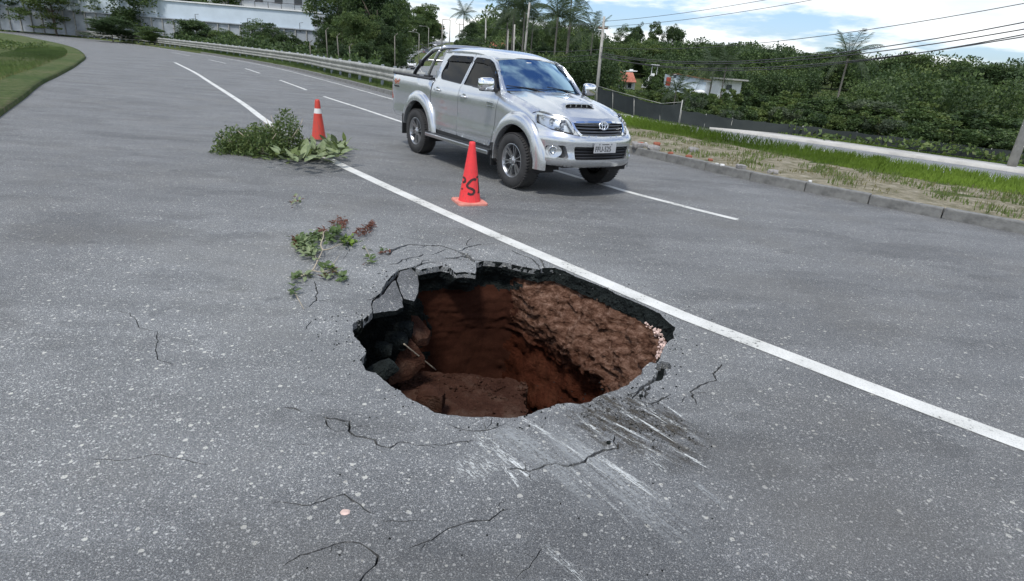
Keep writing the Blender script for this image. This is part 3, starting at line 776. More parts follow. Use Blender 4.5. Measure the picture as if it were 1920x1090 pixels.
smooth_w = lambda a: float(np.interp((a + 160) % 360 - 160, [-160, 88, 100, 150, 165, 200], [1, 1, .22, .22, 1, 1]))
# deeper rows follow a smoothed outline so that small notches of the rim fade out
def smooth_ring(R, k):
    out = np.zeros_like(R)
    for s_ in range(-k, k + 1): out += np.roll(R, s_, 0)
    return out / (2 * k + 1)
rim_s = smooth_ring(smooth_ring(rim_j, 9), 9); rim_ss = smooth_ring(smooth_ring(rim_j, 26), 26)
cols = []
for i in range(NC):
    a = (ca[i] + 160) % 360 - 160
    cols.append(np.interp(rows_d, DEP, [np.interp(a, sa, st[:, k]) for k in range(len(DEP))]))
cols = np.array(cols)
for k, d in enumerate(rows_d):
    f = min(1, max(0, (d - .04) / .25)); f2 = min(1, max(0, (d - .15) / .25)); ring_ = rim_j * (1 - f) + (rim_s * (1 - f2) + rim_ss * f2) * f
    for i in range(NC):
        p = ring_[i]; v = np.array(HC) - p; L = np.linalg.norm(v); v /= L
        ins = min(cols[i, k], L * .92)
        q = p + v * ins
        if k == 0: Vh.append((q[0], q[1], 0)); continue
        sw = smooth_w(ca[i]); x, y = q
        if d <= .12: am = .026 * min(1, (d / .07) ** 2); dz = 0; nn = fbm(x * 22, y * 22, d * 26, 3)
        else:
            am = .085 * sw; nn = .7 * fbm(x * 4.5, y * 4.5, d * 8, 4) + .6 * fbm(x * 5, y * 5, d * 24, 3) - .5 * abs(mnoise.noise(Vector((x * 10, y * 10, d * 18)))) + .25 * mnoise.noise(Vector((x * 30, y * 30, d * 34)))
            dz = .05 * sw * mnoise.noise(Vector((x * 7, y * 7, d * 7 + 5)))
        Vh.append((q[0] + v[0] * am * nn, q[1] + v[1] * am * nn, -d + dz))
kA = 8
def ring_faces(k0, k1, base=0):
    F = []
    for k in range(k0, k1):
        for i in range(NC):
            j = (i + 1) % NC
            a = (k - base) * NC + i; b = (k - base) * NC + j; F.append((a, b, b + NC, a + NC))
    return F
V1 = Vh[:kA * NC]; edge = mesh('asphalt_edge', V1, ring_faces(0, kA - 1), MAT['asphalt_base_and_shade'])
V2 = Vh[(kA - 1) * NC:]; nr = len(rows_d) - (kA - 1); F2 = ring_faces(0, nr - 1)
last = V2[-NC:]
for fr in (.8, .55, .3, .08):
    for p in last:
        x = HC[0] + (p[0] - HC[0]) * fr; y = HC[1] + (p[1] - HC[1]) * fr
        V2.append((x, y, -1.93 + .08 * fbm(x * 4, y * 4, 0, 4)))
    b = len(V2) - 2 * NC
    for i in range(NC): F2.append((b + i, b + (i + 1) % NC, b + NC + (i + 1) % NC, b + NC + i))
F2.append(tuple(range(len(V2) - NC, len(V2))))
def wall_mat_idx():
    out = []
    for f in F2:
        p = np.mean([V2[i] for i in f], axis=0); a = math.degrees(math.atan2(p[1] - HC[1], p[0] - HC[0])); d = -p[2]
        a = (a + 160) % 360 - 160
        a += 5 * mnoise.noise(Vector((p[0] * 9, p[1] * 9, p[2] * 9)))
        if (d < .34 and a > 92) and d < .27 + .06 * mnoise.noise(Vector((p[0] * 9, p[1] * 9, 0))): out.append(1)
        elif a > 128 and d < .95 + .15 * mnoise.noise(Vector((p[0] * 5, p[1] * 5, 2))): out.append(1)  # near-black base material paints the shade of the undercut void
        elif 94 < a <= 150: out.append(2)
        else: out.append(0)
    return out
hole = tag(mesh('sinkhole', V2, F2, [MAT['soil'], MAT['asphalt_base_and_shade'], MAT['clay']], None, True, wall_mat_idx()), kind='structure')
edge.parent = hole; edge['kind'] = 'structure'

# ------------------------------------------------------------------ painted lines
def strip(name, L, w, mat, z=.004, holes=(), parent=None, z_fn=None):
    L = np.asarray(L)[:, :2]; T = np.gradient(L, axis=0); T /= np.linalg.norm(T, axis=1)[:, None]; N = np.stack([-T[:, 1], T[:, 0]], 1)
    a = L + N * w / 2; b = L - N * w / 2
    if len(holes):
        P, T, _ = cdt(np.concatenate([a, b[::-1]]), holes); return tag(mesh(name, [(x, y, z) for x, y in P], T, mat, parent), kind='structure')
    V = [(*p, z) for p in a] + [(*p, z) for p in b]; n = len(a)
    return tag(mesh(name, V, [(i, n + i, n + i + 1, i + 1) for i in range(n - 1)], mat, parent), kind='structure')
def sub(L, x0, x1): L = np.asarray(L); return L[(L[:, 0] >= x0) & (L[:, 0] <= x1)]
strip('lane_edge_line', sub(Al, -22, 22), .155, MAT['paint'], holes=[rim_j] + cracks[-2:] + cracks[:3] if False else [rim_j, cracks[n_marked - 2], cracks[n_marked - 1]], parent=road)
strip('lane_edge_line', sub(El, -60, -3.6), .11, MAT['paint_worn'], parent=road)
# dashes of the lane line; the ones in view follow the survey
def dash(x0, x1, w=.115, m='paint'):
    L = smooth_line(B_pts, step=.25); strip('lane_dash', sub(L, x0, x1), w, MAT[m], parent=road)
dash(-7.35, -3.0); dash(-11.9, -8.75); dash(-2.6 + 1.2, .95 - 1.6) if False else None
dash(1.10, 2.86); dash(-.9, 1.10); dash(5.6, 8.6); dash(12.5, 16.5)
dash(-17.5, -14.6); dash(-24.5, -21); dash(-33, -28.6)
# scuffs and mud smears around the hole (dragged marks)
def scuff(a, b, w, mat):
    a = np.array(G(*a)); b = np.array(G(*b)); t = b - a; L = np.linalg.norm(t); t /= L; nn = np.array([-t[1], t[0]])
    rect = [a - nn * w / 2, b - nn * w / 2, b + nn * w / 2, a + nn * w / 2]; bb0 = np.min(rect, 0) - .02; bb1 = np.max(rect, 0) + .02
    hs = [c for c in cracks + [rim_j] if (c.max(0) > bb0).all() and (c.min(0) < bb1).all()]
    P, T, _ = cdt(rect, hs); ins = pip(rect, P[:, 0], P[:, 1])
    scuff.z += .00012; q = P - a; U = q @ t / L; W2 = (q @ nn) / w + .5
    o = mesh('scuff_mark', [(x, y, .0022 + scuff.z) for x, y in P], T, MAT[mat], road); uv = o.data.uv_layers.new(name='UVMap')
    for l in o.data.loops: uv.data[l.index].uv = (U[l.vertex_index], W2[l.vertex_index])
    tag(o, kind='structure'); return o
scuff.z = 0
scuff((1085, 735), (1335, 872), .52, 'mud_stain')
scuff((1070, 765), (1235, 850), .42, 'mud_stain'); scuff((1150, 742), (1300, 820), .30, 'mud_stain')
SC = [((972, 780), (1062, 838), .035, 'scrape_white'), ((1000, 795), (1175, 915), .03, 'scrape_white'), ((1075, 828), (1265, 955), .055, 'scrape_white'), ((1100, 843), (1240, 935), .04, 'scrape_white'), ((1110, 775), (1240, 838), .028, 'scrape_white'),
 ((1075, 775), (1150, 835), .035, 'scrape_fine'), ((1180, 745), (1330, 835), .04, 'scrape_fine'), ((1250, 835), (1345, 888), .03, 'scrape_white'), ((885, 812), (965, 870), .13, 'scrape_fine'), ((930, 845), (1010, 905), .07, 'scrape_white'),
 ((852, 862), (905, 903), .13, 'scrape_fine'), ((880, 852), (930, 892), .15, 'scrape_fine'), ((950, 800), (1150, 970), .14, 'scrape_soft'), ((925, 800), (1040, 880), .18, 'scrape_soft'), ((1205, 848), (1250, 888), .07, 'scrape_fine'),
 ((940, 870), (982, 925), .03, 'scrape_white'), ((1015, 1020), (1110, 1105), .05, 'scrape_fine'), ((1150, 758), (1290, 845), .025, 'scrape_white'), ((1230, 750), (1300, 798), .02, 'scrape_white'), ((1125, 795), (1275, 875), .035, 'scrape_fine'),
 ((1020, 800), (1340, 1050), .22, 'scrape_soft'), ((1040, 850), (1210, 1010), .025, 'scrape_fine'), ((1160, 770), (1200, 795), .02, 'scrape_white'), ((1200, 765), (1260, 800), .02, 'scrape_white'), ((1090, 790), (1130, 815), .03, 'scrape_white'), ((1300, 905), (1369, 960), .05, 'scrape_soft')]
for a, b, w, m in SC: scuff(a, b, w, m)

# ------------------------------------------------------------------ kerbs, median, far carriageways
def ribbon(name, L, offs, mat, kind='structure', zf=None, parent=None, mi=None, mats=None):
    """sweep of a cross-section: offs = [(offset, z)]"""
    L3 = np.asarray(L); V = []; n = len(offs)
    T = np.gradient(L3[:, :2], axis=0); T /= np.linalg.norm(T, axis=1)[:, None]; N = np.stack([-T[:, 1], T[:, 0]], 1)
    for i, p in enumerate(L3):
        for o_, z in offs:
            o2 = o_(i) if callable(o_) else o_
            q = p[:2] + N[i] * o2; zz = (p[2] if len(p) > 2 else 0) + (z if not callable(z) else z(q))
            V.append((q[0], q[1], zz))
    F = [(i * n + k, (i + 1) * n + k, (i + 1) * n + k + 1, i * n + k + 1) for i in range(len(L3) - 1) for k in range(n - 1)]
    return tag(mesh(name, V, F, mat, parent, True), kind=kind)
# note: AVl runs from near right to far left-up, N points to its left
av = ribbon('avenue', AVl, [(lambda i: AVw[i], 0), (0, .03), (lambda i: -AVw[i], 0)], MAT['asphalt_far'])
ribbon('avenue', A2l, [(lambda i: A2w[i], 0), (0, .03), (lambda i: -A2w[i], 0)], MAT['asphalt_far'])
ribbon('sidewalk', AVl[:40], [(lambda i: -AVw[i] - .02, -.1), (lambda i: -AVw[i] - .03, .11), (lambda i: -AVw[i] - 1.9, .13), (lambda i: -AVw[i] - 1.95, -.2)], MAT['sidewalk'])
ribbon('avenue_line', AVl[10:], [(.07, .045), (-.07, .045)], MAT['paint_worn'], parent=av)
ribbon('kerb', AVl, [(lambda i: AVw[i] + .16, -.2), (lambda i: AVw[i] + .15, .10), (lambda i: AVw[i] + .01, .10), (lambda i: AVw[i] + .01, -.2)], MAT['kerb_concrete'])
# kerb of our road: individual kerb stones
kerb = tag(bpy.data.objects.new('kerb', None), kind='structure'); COL.objects.link(kerb)
kb = MB().box((0, 0, 0), (.985, .15, .30), bev=.018); kproto = None
Kd = smooth_line(Kl[::4], step=.05); cum = np.concatenate([[0], np.cumsum(np.linalg.norm(np.diff(Kd, axis=0), axis=1))])
s_ = 0; kn = 0
while s_ < cum[-1] - 1:
    x = np.interp(s_ + .5, cum, Kd[:, 0]); y = np.interp(s_ + .5, cum, Kd[:, 1])
    x2 = np.interp(s_ + .6, cum, Kd[:, 0]); y2 = np.interp(s_ + .6, cum, Kd[:, 1]); s_ += 1.0
    if y > 62 or y < -3 or x > 24: continue
    a = math.atan2(y2 - y, x2 - x); n_ = (-math.sin(a), math.cos(a))
    loc = (x + n_[0] * .075, y + n_[1] * .075, .005 + rnd.uniform(-.008, .008)); rot = (rnd.uniform(-.02, .02), rnd.uniform(-.006, .006), a + rnd.uniform(-.008, .008))
    if kproto is None: kproto = kb.build('kerb_stone', MAT['kerb_concrete'], kerb); kproto.location = loc; kproto.rotation_euler = rot
    else: share(kproto, 'kerb_stone', kerb, loc, rot)
# median soil strip between kerb and grass crest
def mz_(q): return .145 + .035 * fbm(q[0] * 1.3, q[1] * 1.3, 0, 4)
Kv = sub(Kl, -76, -2.45)
ribbon('verge', Kv, [(.15, -.03), (.16, .13), (.6, .13), (1.3, .115), (1.4, -.05)], MAT['verge_ground'])
ribbon('verge', sub(Sl, -76, 60), [(0, -.02), (-.01, .10), (-.16, .11), (-.7, .125), (-1.6, .10), (-1.7, -.1)], MAT['verge_ground'])
Km = sub(Kl, -2.5, 30)
ribbon('median', Km, [(.15, -.02), (.16, .135)] + [(.16 + k * .14, mz_) for k in range(1, 24)] + [(3.6, -.05)], MAT['median_dirt'])
# ------------------------------------------------------------------ pickup truck
def interp(x, pts):
    return float(np.interp(x, [p[0] for p in pts], [p[1] for p in pts]))
def spl(pts, n=10):
    L = smooth_line(pts, n=n); o = np.argsort(L[:, 0]); return L[o]
HX = spl([(.80, 1.295), (.95, 1.288), (1.17, 1.262), (1.58, 1.185), (1.96, 1.085), (2.16, 1.015), (2.32, .95)])
def Hx(x): return float(np.interp(x, HX[:, 0], HX[:, 1]))
SIDE = spl([(.40, .770), (.46, .800), (.54, .826), (.60, .836), (.66, .838), (.72, .828), (.82, .822), (.95, .832), (1.08, .835), (1.18, .822), (1.25, .798), (1.30, .762)])
def Wbase(z): return float(np.interp(z, SIDE[:, 0], SIDE[:, 1]))
FSH = spl([(-.70, .835), (-.32, .835), (-.20, .83), (-.12, .815), (-.06, .785), (-.02, .745), (0, .71)])
def Wside(x, z):
    w = Wbase(z)
    if z > 1.28: w = .768 - (z - 1.28) * .32 - max(0, z - 1.70) ** 2 * 2.0
    if x > .9:      # fender shoulder rolls over to the bonnet
        b = min(1, (x - .9) / .35); wf = min(Wbase(min(z, 1.0)), float(np.interp(z - Hx(x), FSH[:, 0], FSH[:, 1]))); w = w * (1 - b) + wf * b
    if x < -1.12:   # bed side stays upright to the rail
        wb = Wbase(min(z, 1.0)) if z < 1.0 else .834 - max(0, z - 1.16) * .16 - max(0, z - 1.28) * .6
        w = wb
    if x > 1.7: w -= .16 * (x - 1.7) ** 2 * 2.2
    if x < -2.5: w -= (x + 2.5) ** 2 * .45
    return w
RZ = spl([(-1.06, 1.78), (-1.0, 1.81), (-.85, 1.842), (-.4, 1.862), (0, 1.848), (.3, 1.805), (.5, 1.755), (.60, 1.722)])
RE = spl([(-1.06, 1.735), (-1.0, 1.755), (-.85, 1.772), (-.4, 1.785), (0, 1.778), (.3, 1.745), (.5, 1.70), (.60, 1.665)])
def roofz(x, y):
    a = float(np.interp(x, RZ[:, 0], RZ[:, 1])); b = float(np.interp(x, RE[:, 0], RE[:, 1])); t = min(1, abs(y) / .605)
    return a - (a - b) * (.28 * t * t + .72 * t ** 6)
PLAN = smooth_line([(2.385, 0), (2.378, .2), (2.352, .36), (2.30, .50), (2.20, .62), (2.05, .725), (1.88, .795), (1.65, .825), (1.4, .832)], n=8)
BPLAN = smooth_line([(2.475, 0), (2.468, .2), (2.445, .38), (2.39, .54), (2.29, .67), (2.15, .775), (2.02, .84), (1.93, .875), (1.85, .885)], n=8)
def planf(P):
    d = np.concatenate([[0], np.cumsum(np.linalg.norm(np.diff(P, axis=0), axis=1))])
    def f(t):
        s = 1 if t >= 0 else -1
        return float(np.interp(abs(t), d, P[:, 0])), s * float(np.interp(abs(t), d, P[:, 1])), float(d[-1])
    return f
pn = planf(PLAN); pb = planf(BPLAN)
def nose(t, z):
    x, y, _ = pn(t); k = max(0, z - .86); x -= k * .42 + k * k * 1.0; y *= 1 - k * .06
    return (x, y, z)
BP = spl([(.40, -.10), (.43, -.05), (.47, -.005), (.52, .012), (.57, .0), (.64, -.015), (.72, -.008), (.78, -.006), (.83, -.03), (.87, -.075), (.95, -.10)])
def bumper(t, z):
    x, y, _ = pb(t); o = float(np.interp(z, BP[:, 0], BP[:, 1])); f = max(0, 1 - abs(y) / .9) ** .5
    return (x + o * (0.35 + .65 * f), y + (o * .55 * (abs(y) / .9) ** 2) * (1 if y > 0 else -1), z)
truck = empty('pickup_truck', (-.347, 10.265, 0), -.9419, 'silver double cab pickup truck driving past the sinkhole with chrome mirrors and roll bar', 'pickup truck')
SP = MAT['silver_paint']
def arch(cx, cz, r, a0, a1, n=16): return [(cx + r * math.cos(R_(a)), cz + r * math.sin(R_(a))) for a in np.linspace(a0, a1, n)]
WX = 1.5425
for sgn in (-1, 1):
    fs = lambda u, v, s=sgn, o=0.0: (u, s * (Wside(u, v) - o), v)
    th = lambda u, v, s=sgn: (0, -s * .028, 0)
    fl = sgn > 0
    # doors
    fw = [(.028, 1.712), (-.115, 1.30), (-.10, 1.292), (.80, 1.272), (.945, 1.283), (.93, 1.31), (.76, 1.50), (.56, 1.655), (.44, 1.695), (.25, 1.712)]
    rw = [(-.045, 1.718), (-.19, 1.30), (-.21, 1.292), (-.86, 1.322), (-.925, 1.36), (-.93, 1.44), (-.82, 1.66), (-.75, 1.715)]
    fd = [(-.165, .50), (.80, .478), (.885, .56), (.935, .78), (.97, 1.0), (1.005, 1.20), (.995, 1.272), (.80, 1.505), (.595, 1.678), (.44, 1.735), (.20, 1.76), (.0, 1.768), (-.135, 1.30), (-.155, .95)]
    rd = [(-1.005, .51), (-.175, .50), (-.165, .95), (-.145, 1.30), (-.010, 1.768), (-.40, 1.774), (-.76, 1.762), (-.85, 1.71), (-1.0, 1.42), (-1.055, 1.26), (-1.085, 1.05), (-1.10, .90), (-1.065, .80), (-1.03, .70)]
    front = panel('front_door', roundpoly(fd, .03), fs, SP, truck, .07, [roundpoly(fw, .03)], th, fl, estep=.05)
    rear = panel('rear_door', roundpoly(rd, .03), fs, SP, truck, .07, [roundpoly(rw, .04)], th, fl, estep=.05)
    for dr, wdw, vis in ((front, fw, [(.035, 1.715), (.43, 1.70), (.56, 1.66), (.76, 1.50), (.93, 1.31), (.88, 1.315), (.70, 1.49), (.52, 1.60), (.30, 1.635), (.0, 1.64)]),
                    (rear, rw, [(-.045, 1.72), (-.75, 1.717), (-.82, 1.66), (-.845, 1.62), (-.07, 1.63)])):
        # window seal, glass, rain visor
        big = [(np.mean([p[0] for p in wdw]) + (x - np.mean([p[0] for p in wdw])) * 1.012, z + (.006 if z > 1.5 else -.006)) for x, z in wdw]
        g = panel('window', roundpoly(big, .03), lambda u, v: fs(u, v, o=.012), MAT['glass_tinted'], dr, .12, flip=fl)
        sm_ = [(np.mean([p[0] for p in wdw]) + (x - np.mean([p[0] for p in wdw])) * .965, z + (-.014 if z > 1.5 else .014)) for x, z in wdw]
        panel('window_seal', roundpoly(big, .03), lambda u, v: fs(u, v, o=.006), MAT['black_plastic'], dr, .1, [roundpoly(sm_, .03)], flip=fl)
        panel('rain_visor', vis, lambda u, v: fs(u, v, o=-.018 + .02 * max(0, (v - 1.62) / .1)), MAT['visor_smoke'], dr, .06, thick=(0, -sgn * .004, 0), flip=fl)
    # handles: recessed cup and chrome grip
    for dr, hx_, hz_ in ((front, .03, 1.12), (rear, -.86, 1.155)):
        m = MB(); y = sgn * (Wside(hx_, hz_) + .020)
        m.tube([(hx_ - .095, y - sgn * .02, hz_), (hx_ - .075, y, hz_), (hx_ + .075, y, hz_), (hx_ + .095, y - sgn * .02, hz_)], [.013, .018, .018, .013], 8)
        m.build('handle', MAT['chrome'], dr, True)
        c = MB(); c.lathe([(.001, -.008), (.032, -.004), (.040, .003)], 16, 'y'); c2 = MB()
        c2.add([(hx_ + vx * 1.1, sgn * (Wside(hx_, hz_) + .004) + 0 * vy, hz_ + .012 + vz * .9) for vx, vy, vz in c.V], c.F)
        c2.build('handle_cup', SP, dr, True)
    # badge on the front door: two rows of small chrome characters
    m = MB(); rb = random.Random(3)
    for k in range(5): m.box((.735 + k * .036, sgn * (Wside(.8, 1.1) + .004), 1.100 - k * .001), (.026, .008, .030), bev=.003)
    for k in range(6): m.box((.738 + k * .030, sgn * (Wside(.8, 1.06) + .004), 1.052), (.020, .007, .018), bev=.003)
    m.build('badge', MAT['chrome_satin'], front)
    # inner cab side (pillars) and lower sill
    cs = [(-1.115, 1.26), (-1.0, 1.735), (-.85, 1.772), (-.4, 1.785), (0, 1.779), (.3, 1.748), (.50, 1.702), (.585, 1.672), (1.03, 1.28), (1.0, 1.24)]
    panel('cab_side', cs, lambda u, v: fs(u, v, o=.009), SP, truck, .08,
          [roundpoly([(x, z) for x, z in [(.02, 1.73), (-.12, 1.28), (.80, 1.262), (.955, 1.275), (.78, 1.505), (.575, 1.665), (.44, 1.712)]], .03), roundpoly([(-.04, 1.735), (-.19, 1.28), (-.87, 1.31), (-.94, 1.36), (-.94, 1.44), (-.82, 1.68), (-.75, 1.732)], .03)], (0, -sgn * .05, 0), fl)
    m = MB(); m.box((-.07, sgn * .745, .46), (2.0, .12, .10)); m.build('sill', MAT['black_plastic'], truck)
    panel('body_shell', [(-1.16, .5), (1.0, .46), (1.05, 1.25), (-1.16, 1.29)], lambda u, v: fs(u, v, o=.024), MAT['underbody'], truck, .15, flip=fl)
    # front fender
    ff = [(.905, .478), (1.03, .478), (1.035, .55)] + arch(WX, .40, .52, 165, 20, 18) + [(2.06, .62), (2.04, .80), (1.965, .93), (1.86, 1.085), (1.86, 1.112), (1.58, 1.184), (1.17, 1.262), (1.03, 1.285), (1.012, 1.20), (.98, 1.0), (.945, .78), (.895, .56), (.86, .49)]
    ff = [(.87, .480), (1.00, .475), (1.02, .50)] + arch(WX, .39, .53, 168, 42, 16) + [(1.955, .80), (1.93, .94), (1.87, 1.03), (1.84, 1.115), (1.58, 1.184), (1.17, 1.260), (1.035, 1.283), (1.015, 1.20), (.982, 1.0), (.947, .78), (.90, .56)]
    panel('front_fender', ff, fs, SP, truck, .04, thick=th, flip=fl, estep=.03)
    # bed side
    bs = [(-1.015, .50), (-1.045, .70), (-1.08, .80)]
    bs = arch(-WX, .39, .56, 12, 172, 20)[::1] + [(-2.10, .56), (-2.50, .575), (-2.70, .66), (-2.765, .80), (-2.745, 1.05), (-2.70, 1.31), (-2.60, 1.318), (-1.125, 1.295), (-1.105, 1.26), (-1.11, 1.05), (-1.12, .90), (-1.045, .74), (-1.01, .52)]
    bed = panel('bed_side', bs, fs, SP, truck, .06, thick=th, flip=fl, estep=.04)
    m = MB(); m.tube([(-2.70, sgn * .795, 1.328), (-1.14, sgn * .80, 1.306)], .022, 8); m.box((-1.92, sgn * .765, 1.318), (1.56, .07, .03), bev=.01)
    m.build('bed_rail', MAT['black_plastic'], truck, False)
    # sticker
    y = sgn * (Wside(-2.45, 1.17) + .003)
    sc_ = bpy.data.curves.new('sticker_text', 'FONT'); sc_.body = '4x4'; sc_.size = .15; sc_.extrude = .0008; sc_.shear = .3
    tmp = bpy.data.objects.new('tmp', sc_); me = bpy.data.meshes.new_from_object(tmp); bpy.data.objects.remove(tmp)
    o = bpy.data.objects.new('sticker', me); COL.objects.link(o); o.parent = truck; me.materials.clear(); me.materials.append(MAT['sticker_orange'])
    o.location = (-2.61 if sgn < 0 else -2.33, y, 1.135); o.rotation_euler = (R_(90), 0, 0 if sgn < 0 else R_(180))
    m = MB()
    for k in range(7): m.box((-2.58 + k * .032, y, 1.095), (.024, .003, .028))
    m.build('sticker', MAT['black_plastic'], truck)
    # flares: swept arches
    for nm, cx0, ri, ro, a0, a1, cz in (('front_flare', WX, .485, .66, -4, 187, .40), ('rear_flare', -WX, .525, .70, -2, 186, .39)):
        V = []; F = []; N = 40; prof = [(0.0, -.10), (0.0, -.006), (.02, .0), (.10, .0), (.35, -.004), (.6, -.012), (.8, -.024), (.94, -.05), (1.0, -.075)]
        for i in range(N + 1):
            a = R_(a0 + (a1 - a0) * i / N); 
            wide = 1 if nm == 'rear_flare' else 1
            for q, dy in prof:
                r = ri + (ro - ri) * q * (1 - .25 * abs(math.cos(a)) ** 3)
                x = cx0 + r * math.cos(a) * (1.02 if nm == 'front_flare' and math.cos(a) > 0 else 1.0); z = cz + r * math.sin(a)
                V.append((x, sgn * (.897 + dy - (.0 if abs(x) < 2.0 else (abs(x) - 2.0) * .35 if x > 0 else 0)), z))
        n = len(prof)
        for i in range(N):
            for k in range(n - 1):
                q = (i * n + k, i * n + k + 1, (i + 1) * n + k + 1, (i + 1) * n + k); F.append(q if sgn > 0 else q[::-1])
        mesh(nm, V, F, SP, truck, True)
        # dark liner
        V = []; F = []
        for i in range(19):
            a = R_(-12 + 204 * i / 18)
            for yy in (.882, .50): V.append((cx0 + (ri + .004) * math.cos(a), sgn * yy, cz + (ri + .004) * math.sin(a)))
        for i in range(18): F.append((2 * i, 2 * i + 1, 2 * i + 3, 2 * i + 2))
        mesh('wheel_liner', V, F, MAT['underbody'], truck, True)
    # running board
    m = MB(); m.box((.02, sgn * .885, .425), (2.02, .17, .035), bev=.012); m.box((.02, sgn * .972, .418), (2.02, .022, .055), bev=.01)
    rb_ = m.build('running_board', MAT['chrome_satin'], truck)
    m = MB()
    for k in range(5): m.box((.02, sgn * (.82 + k * .03), .4445), (1.9, .008, .004))
    m.build('tread_strip', MAT['black_plastic'], rb_)
    m = MB()
    for x in (-.98, 1.02): m = MB(); m.box((x, sgn * .88, .425), (.06, .18, .07), bev=.01); m.build('end_cap', MAT['black_plastic'], rb_)
    # mud flaps
    for x in (1.03, -2.07):
        m = MB(); m.box((x, sgn * .80, .40 if x > 0 else .46), (.018, .22, .34 if x > 0 else .36), bev=.005); m.build('mud_flap', MAT['black_plastic'], truck)
    # mirror
    m = MB(); mc = (.90, sgn * .985, 1.365)
    bm = bmesh.new(); bmesh.ops.create_uvsphere(bm, u_segments=20, v_segments=12, radius=1)
    for v in bm.verts:
        p = v.co; e = .55; sq = lambda a: math.copysign(abs(a) ** e, a)
        x, y2, z = sq(p.x) * .072, sq(p.y) * .125, sq(p.z) * .092
        if x < 0: x *= .55
        z *= 1 + .12 * (p.y * sgn * -1); x *= 1 - .3 * max(0, p.y * sgn)
        v.co = Vector((x, y2, z))
    bm.verts.index_update(); m.add([(v.co.x + mc[0], v.co.y + mc[1], v.co.z + mc[2]) for v in bm.verts], [[v.index for v in f.verts] for f in bm.faces]); bm.free()
    mir = m.build('mirror', MAT['chrome'], truck, True)
    m = MB(); m.box((.885, sgn * .96, 1.285), (.10, .20, .035), bev=.015); m.box((.87, sgn * .83, 1.29), (.11, .12, .055), bev=.02); m.build('mirror_base', MAT['black_plastic'], mir)
    m = MB(); m.box((.855, sgn * .985, 1.365), (.01, .20, .14), bev=.004); m.build('mirror_glass', MAT['chrome_satin'], mir)
    # head lamp
    hl = [(.90, 1.098), (1.0, 1.07), (.93, .955), (.80, .905), (.47, .862), (.445, .90), (.50, 1.035), (.53, 1.050)]
    tl = lambda y: y  # arc position along the nose plan
    hlp = roundpoly([(sgn * a, b) for a, b in hl], .025)
    H = lambda u, v, o=0.0: (nose(u, v)[0] + .012 - o, nose(u, v)[1] * (1.012) - sgn * o * .6, v)
    lamp = panel('headlight', hlp, lambda u, v: H(u, v), MAT['glass_clear'], truck, .05, flip=not fl, estep=.04)
    panel('lamp_housing', hlp, lambda u, v: H(u, v, .060), MAT['chrome_satin'], lamp, .05, flip=not fl)
    # rim strip round the lens
    c = resample(hlp, .04); m = MB(); pts = [H(a, b, .0) for a, b in c]; m.tube(pts + [pts[0], pts[1]], .0035, 6, cap=False); m.build('lamp_bezel', MAT['alloy_dark'], lamp, True)
    for (t_, z_, r_) in ((.60, .955, .062), (.74, .985, .05), (.85, 1.03, .035)):
        x, y, z = H(sgn * t_, z_, .035); m = MB(); m.lathe([(.004, .0), (r_ * .5, .004), (r_ * .85, .02), (r_, .035), (r_ * 1.05, .035)], 18, 'x', (x - .015, y, z)); m.build('reflector', MAT['chrome'], lamp, True)
        m = MB(); m.lathe([(.0005, .012), (r_ * .3, .008), (r_ * .42, -.0)], 14, 'x', (x + .012, y, z)); m.build('bulb_cover', MAT['plate_grey'], lamp, True)
    # tail lamp
    m = MB(); m.box((-2.735, sgn * .765, .98), (.06, .085, .26), bev=.02); m.build('tail_light', MAT['red_lens'], truck)
    # wheels
    for x in (WX, -WX):
        w = empty('wheel'); w.parent = truck; w.location = (x, sgn * .775, .388)
        m = MB(); tp = [(.235, -.105), (.25, -.125), (.30, -.132), (.352, -.126), (.372, -.112), (.383, -.09), (.387, -.05), (.388, 0), (.387, .05), (.383, .09), (.372, .112), (.352, .126), (.30, .132), (.25, .125), (.235, .105)]
        m.lathe(tp, 56, 'y')
        for k in range(56):     # shoulder lugs
            a = 2 * math.pi * k / 56
            for s2 in (-1, 1):
                rot = Matrix.Rotation(-a, 3, 'Y'); c = rot @ Vector((.378, s2 * .098, 0)); m.box(c, (.016, .045, .022), rot=rot)
        m.build('tyre', MAT['rubber'], w, True)
        m = MB(); sg = sgn
        m.lathe([(.236, sg * .108), (.240, sg * .118), (.232, sg * .120), (.222, sg * .110), (.205, sg * .06), (.198, -sg * .10)], 40, 'y')
        for k in range(6):
            for da in (-.155, .155):
                a = 2 * math.pi * k / 6 + .26; a2 = a + da
                p0 = Vector((.045 * math.cos(a + da * .9), 0, .045 * math.sin(a + da * .9))); p1 = Vector((.222 * math.cos(a2), 0, .222 * math.sin(a2)))
                d = (p1 - p0).normalized(); n_ = Vector((-d.z, 0, d.x)); V = []
                for t, wd, yy in ((0, .010, .088), (.5, .0085, .100), (1, .010, .112)):
                    c = p0 + (p1 - p0) * t
                    V += [tuple(c + n_ * wd + Vector((0, sg * (yy - .03), 0))), tuple(c + n_ * wd * .7 + Vector((0, sg * yy, 0))), tuple(c - n_ * wd * .7 + Vector((0, sg * yy, 0))), tuple(c - n_ * wd + Vector((0, sg * (yy - .03), 0)))]
                Fq = []
                for q in range(2):
                    for e in range(3): Fq.append((q * 4 + e, q * 4 + e + 1, (q + 1) * 4 + e + 1, (q + 1) * 4 + e))
                m.add(V, Fq)
        m.lathe([(.062, sg * .06), (.060, sg * .090), (.045, sg * .100), (.036, sg * .104), (.030, sg * .112), (.0005, sg * .114)], 20, 'y')
        rim_ = m.build('rim', MAT['alloy'], w, False); auto_smooth(rim_, 40)
        m = MB(); m.lathe([(.0005, sg * .03), (.20, sg * .03), (.205, sg * .0)], 24, 'y'); m.lathe([(.13, sg * .035), (.13, sg * .05), (.0005, sg * .05)], 24, 'y'); m.build('brake_disc', MAT['alloy_dark'], w)
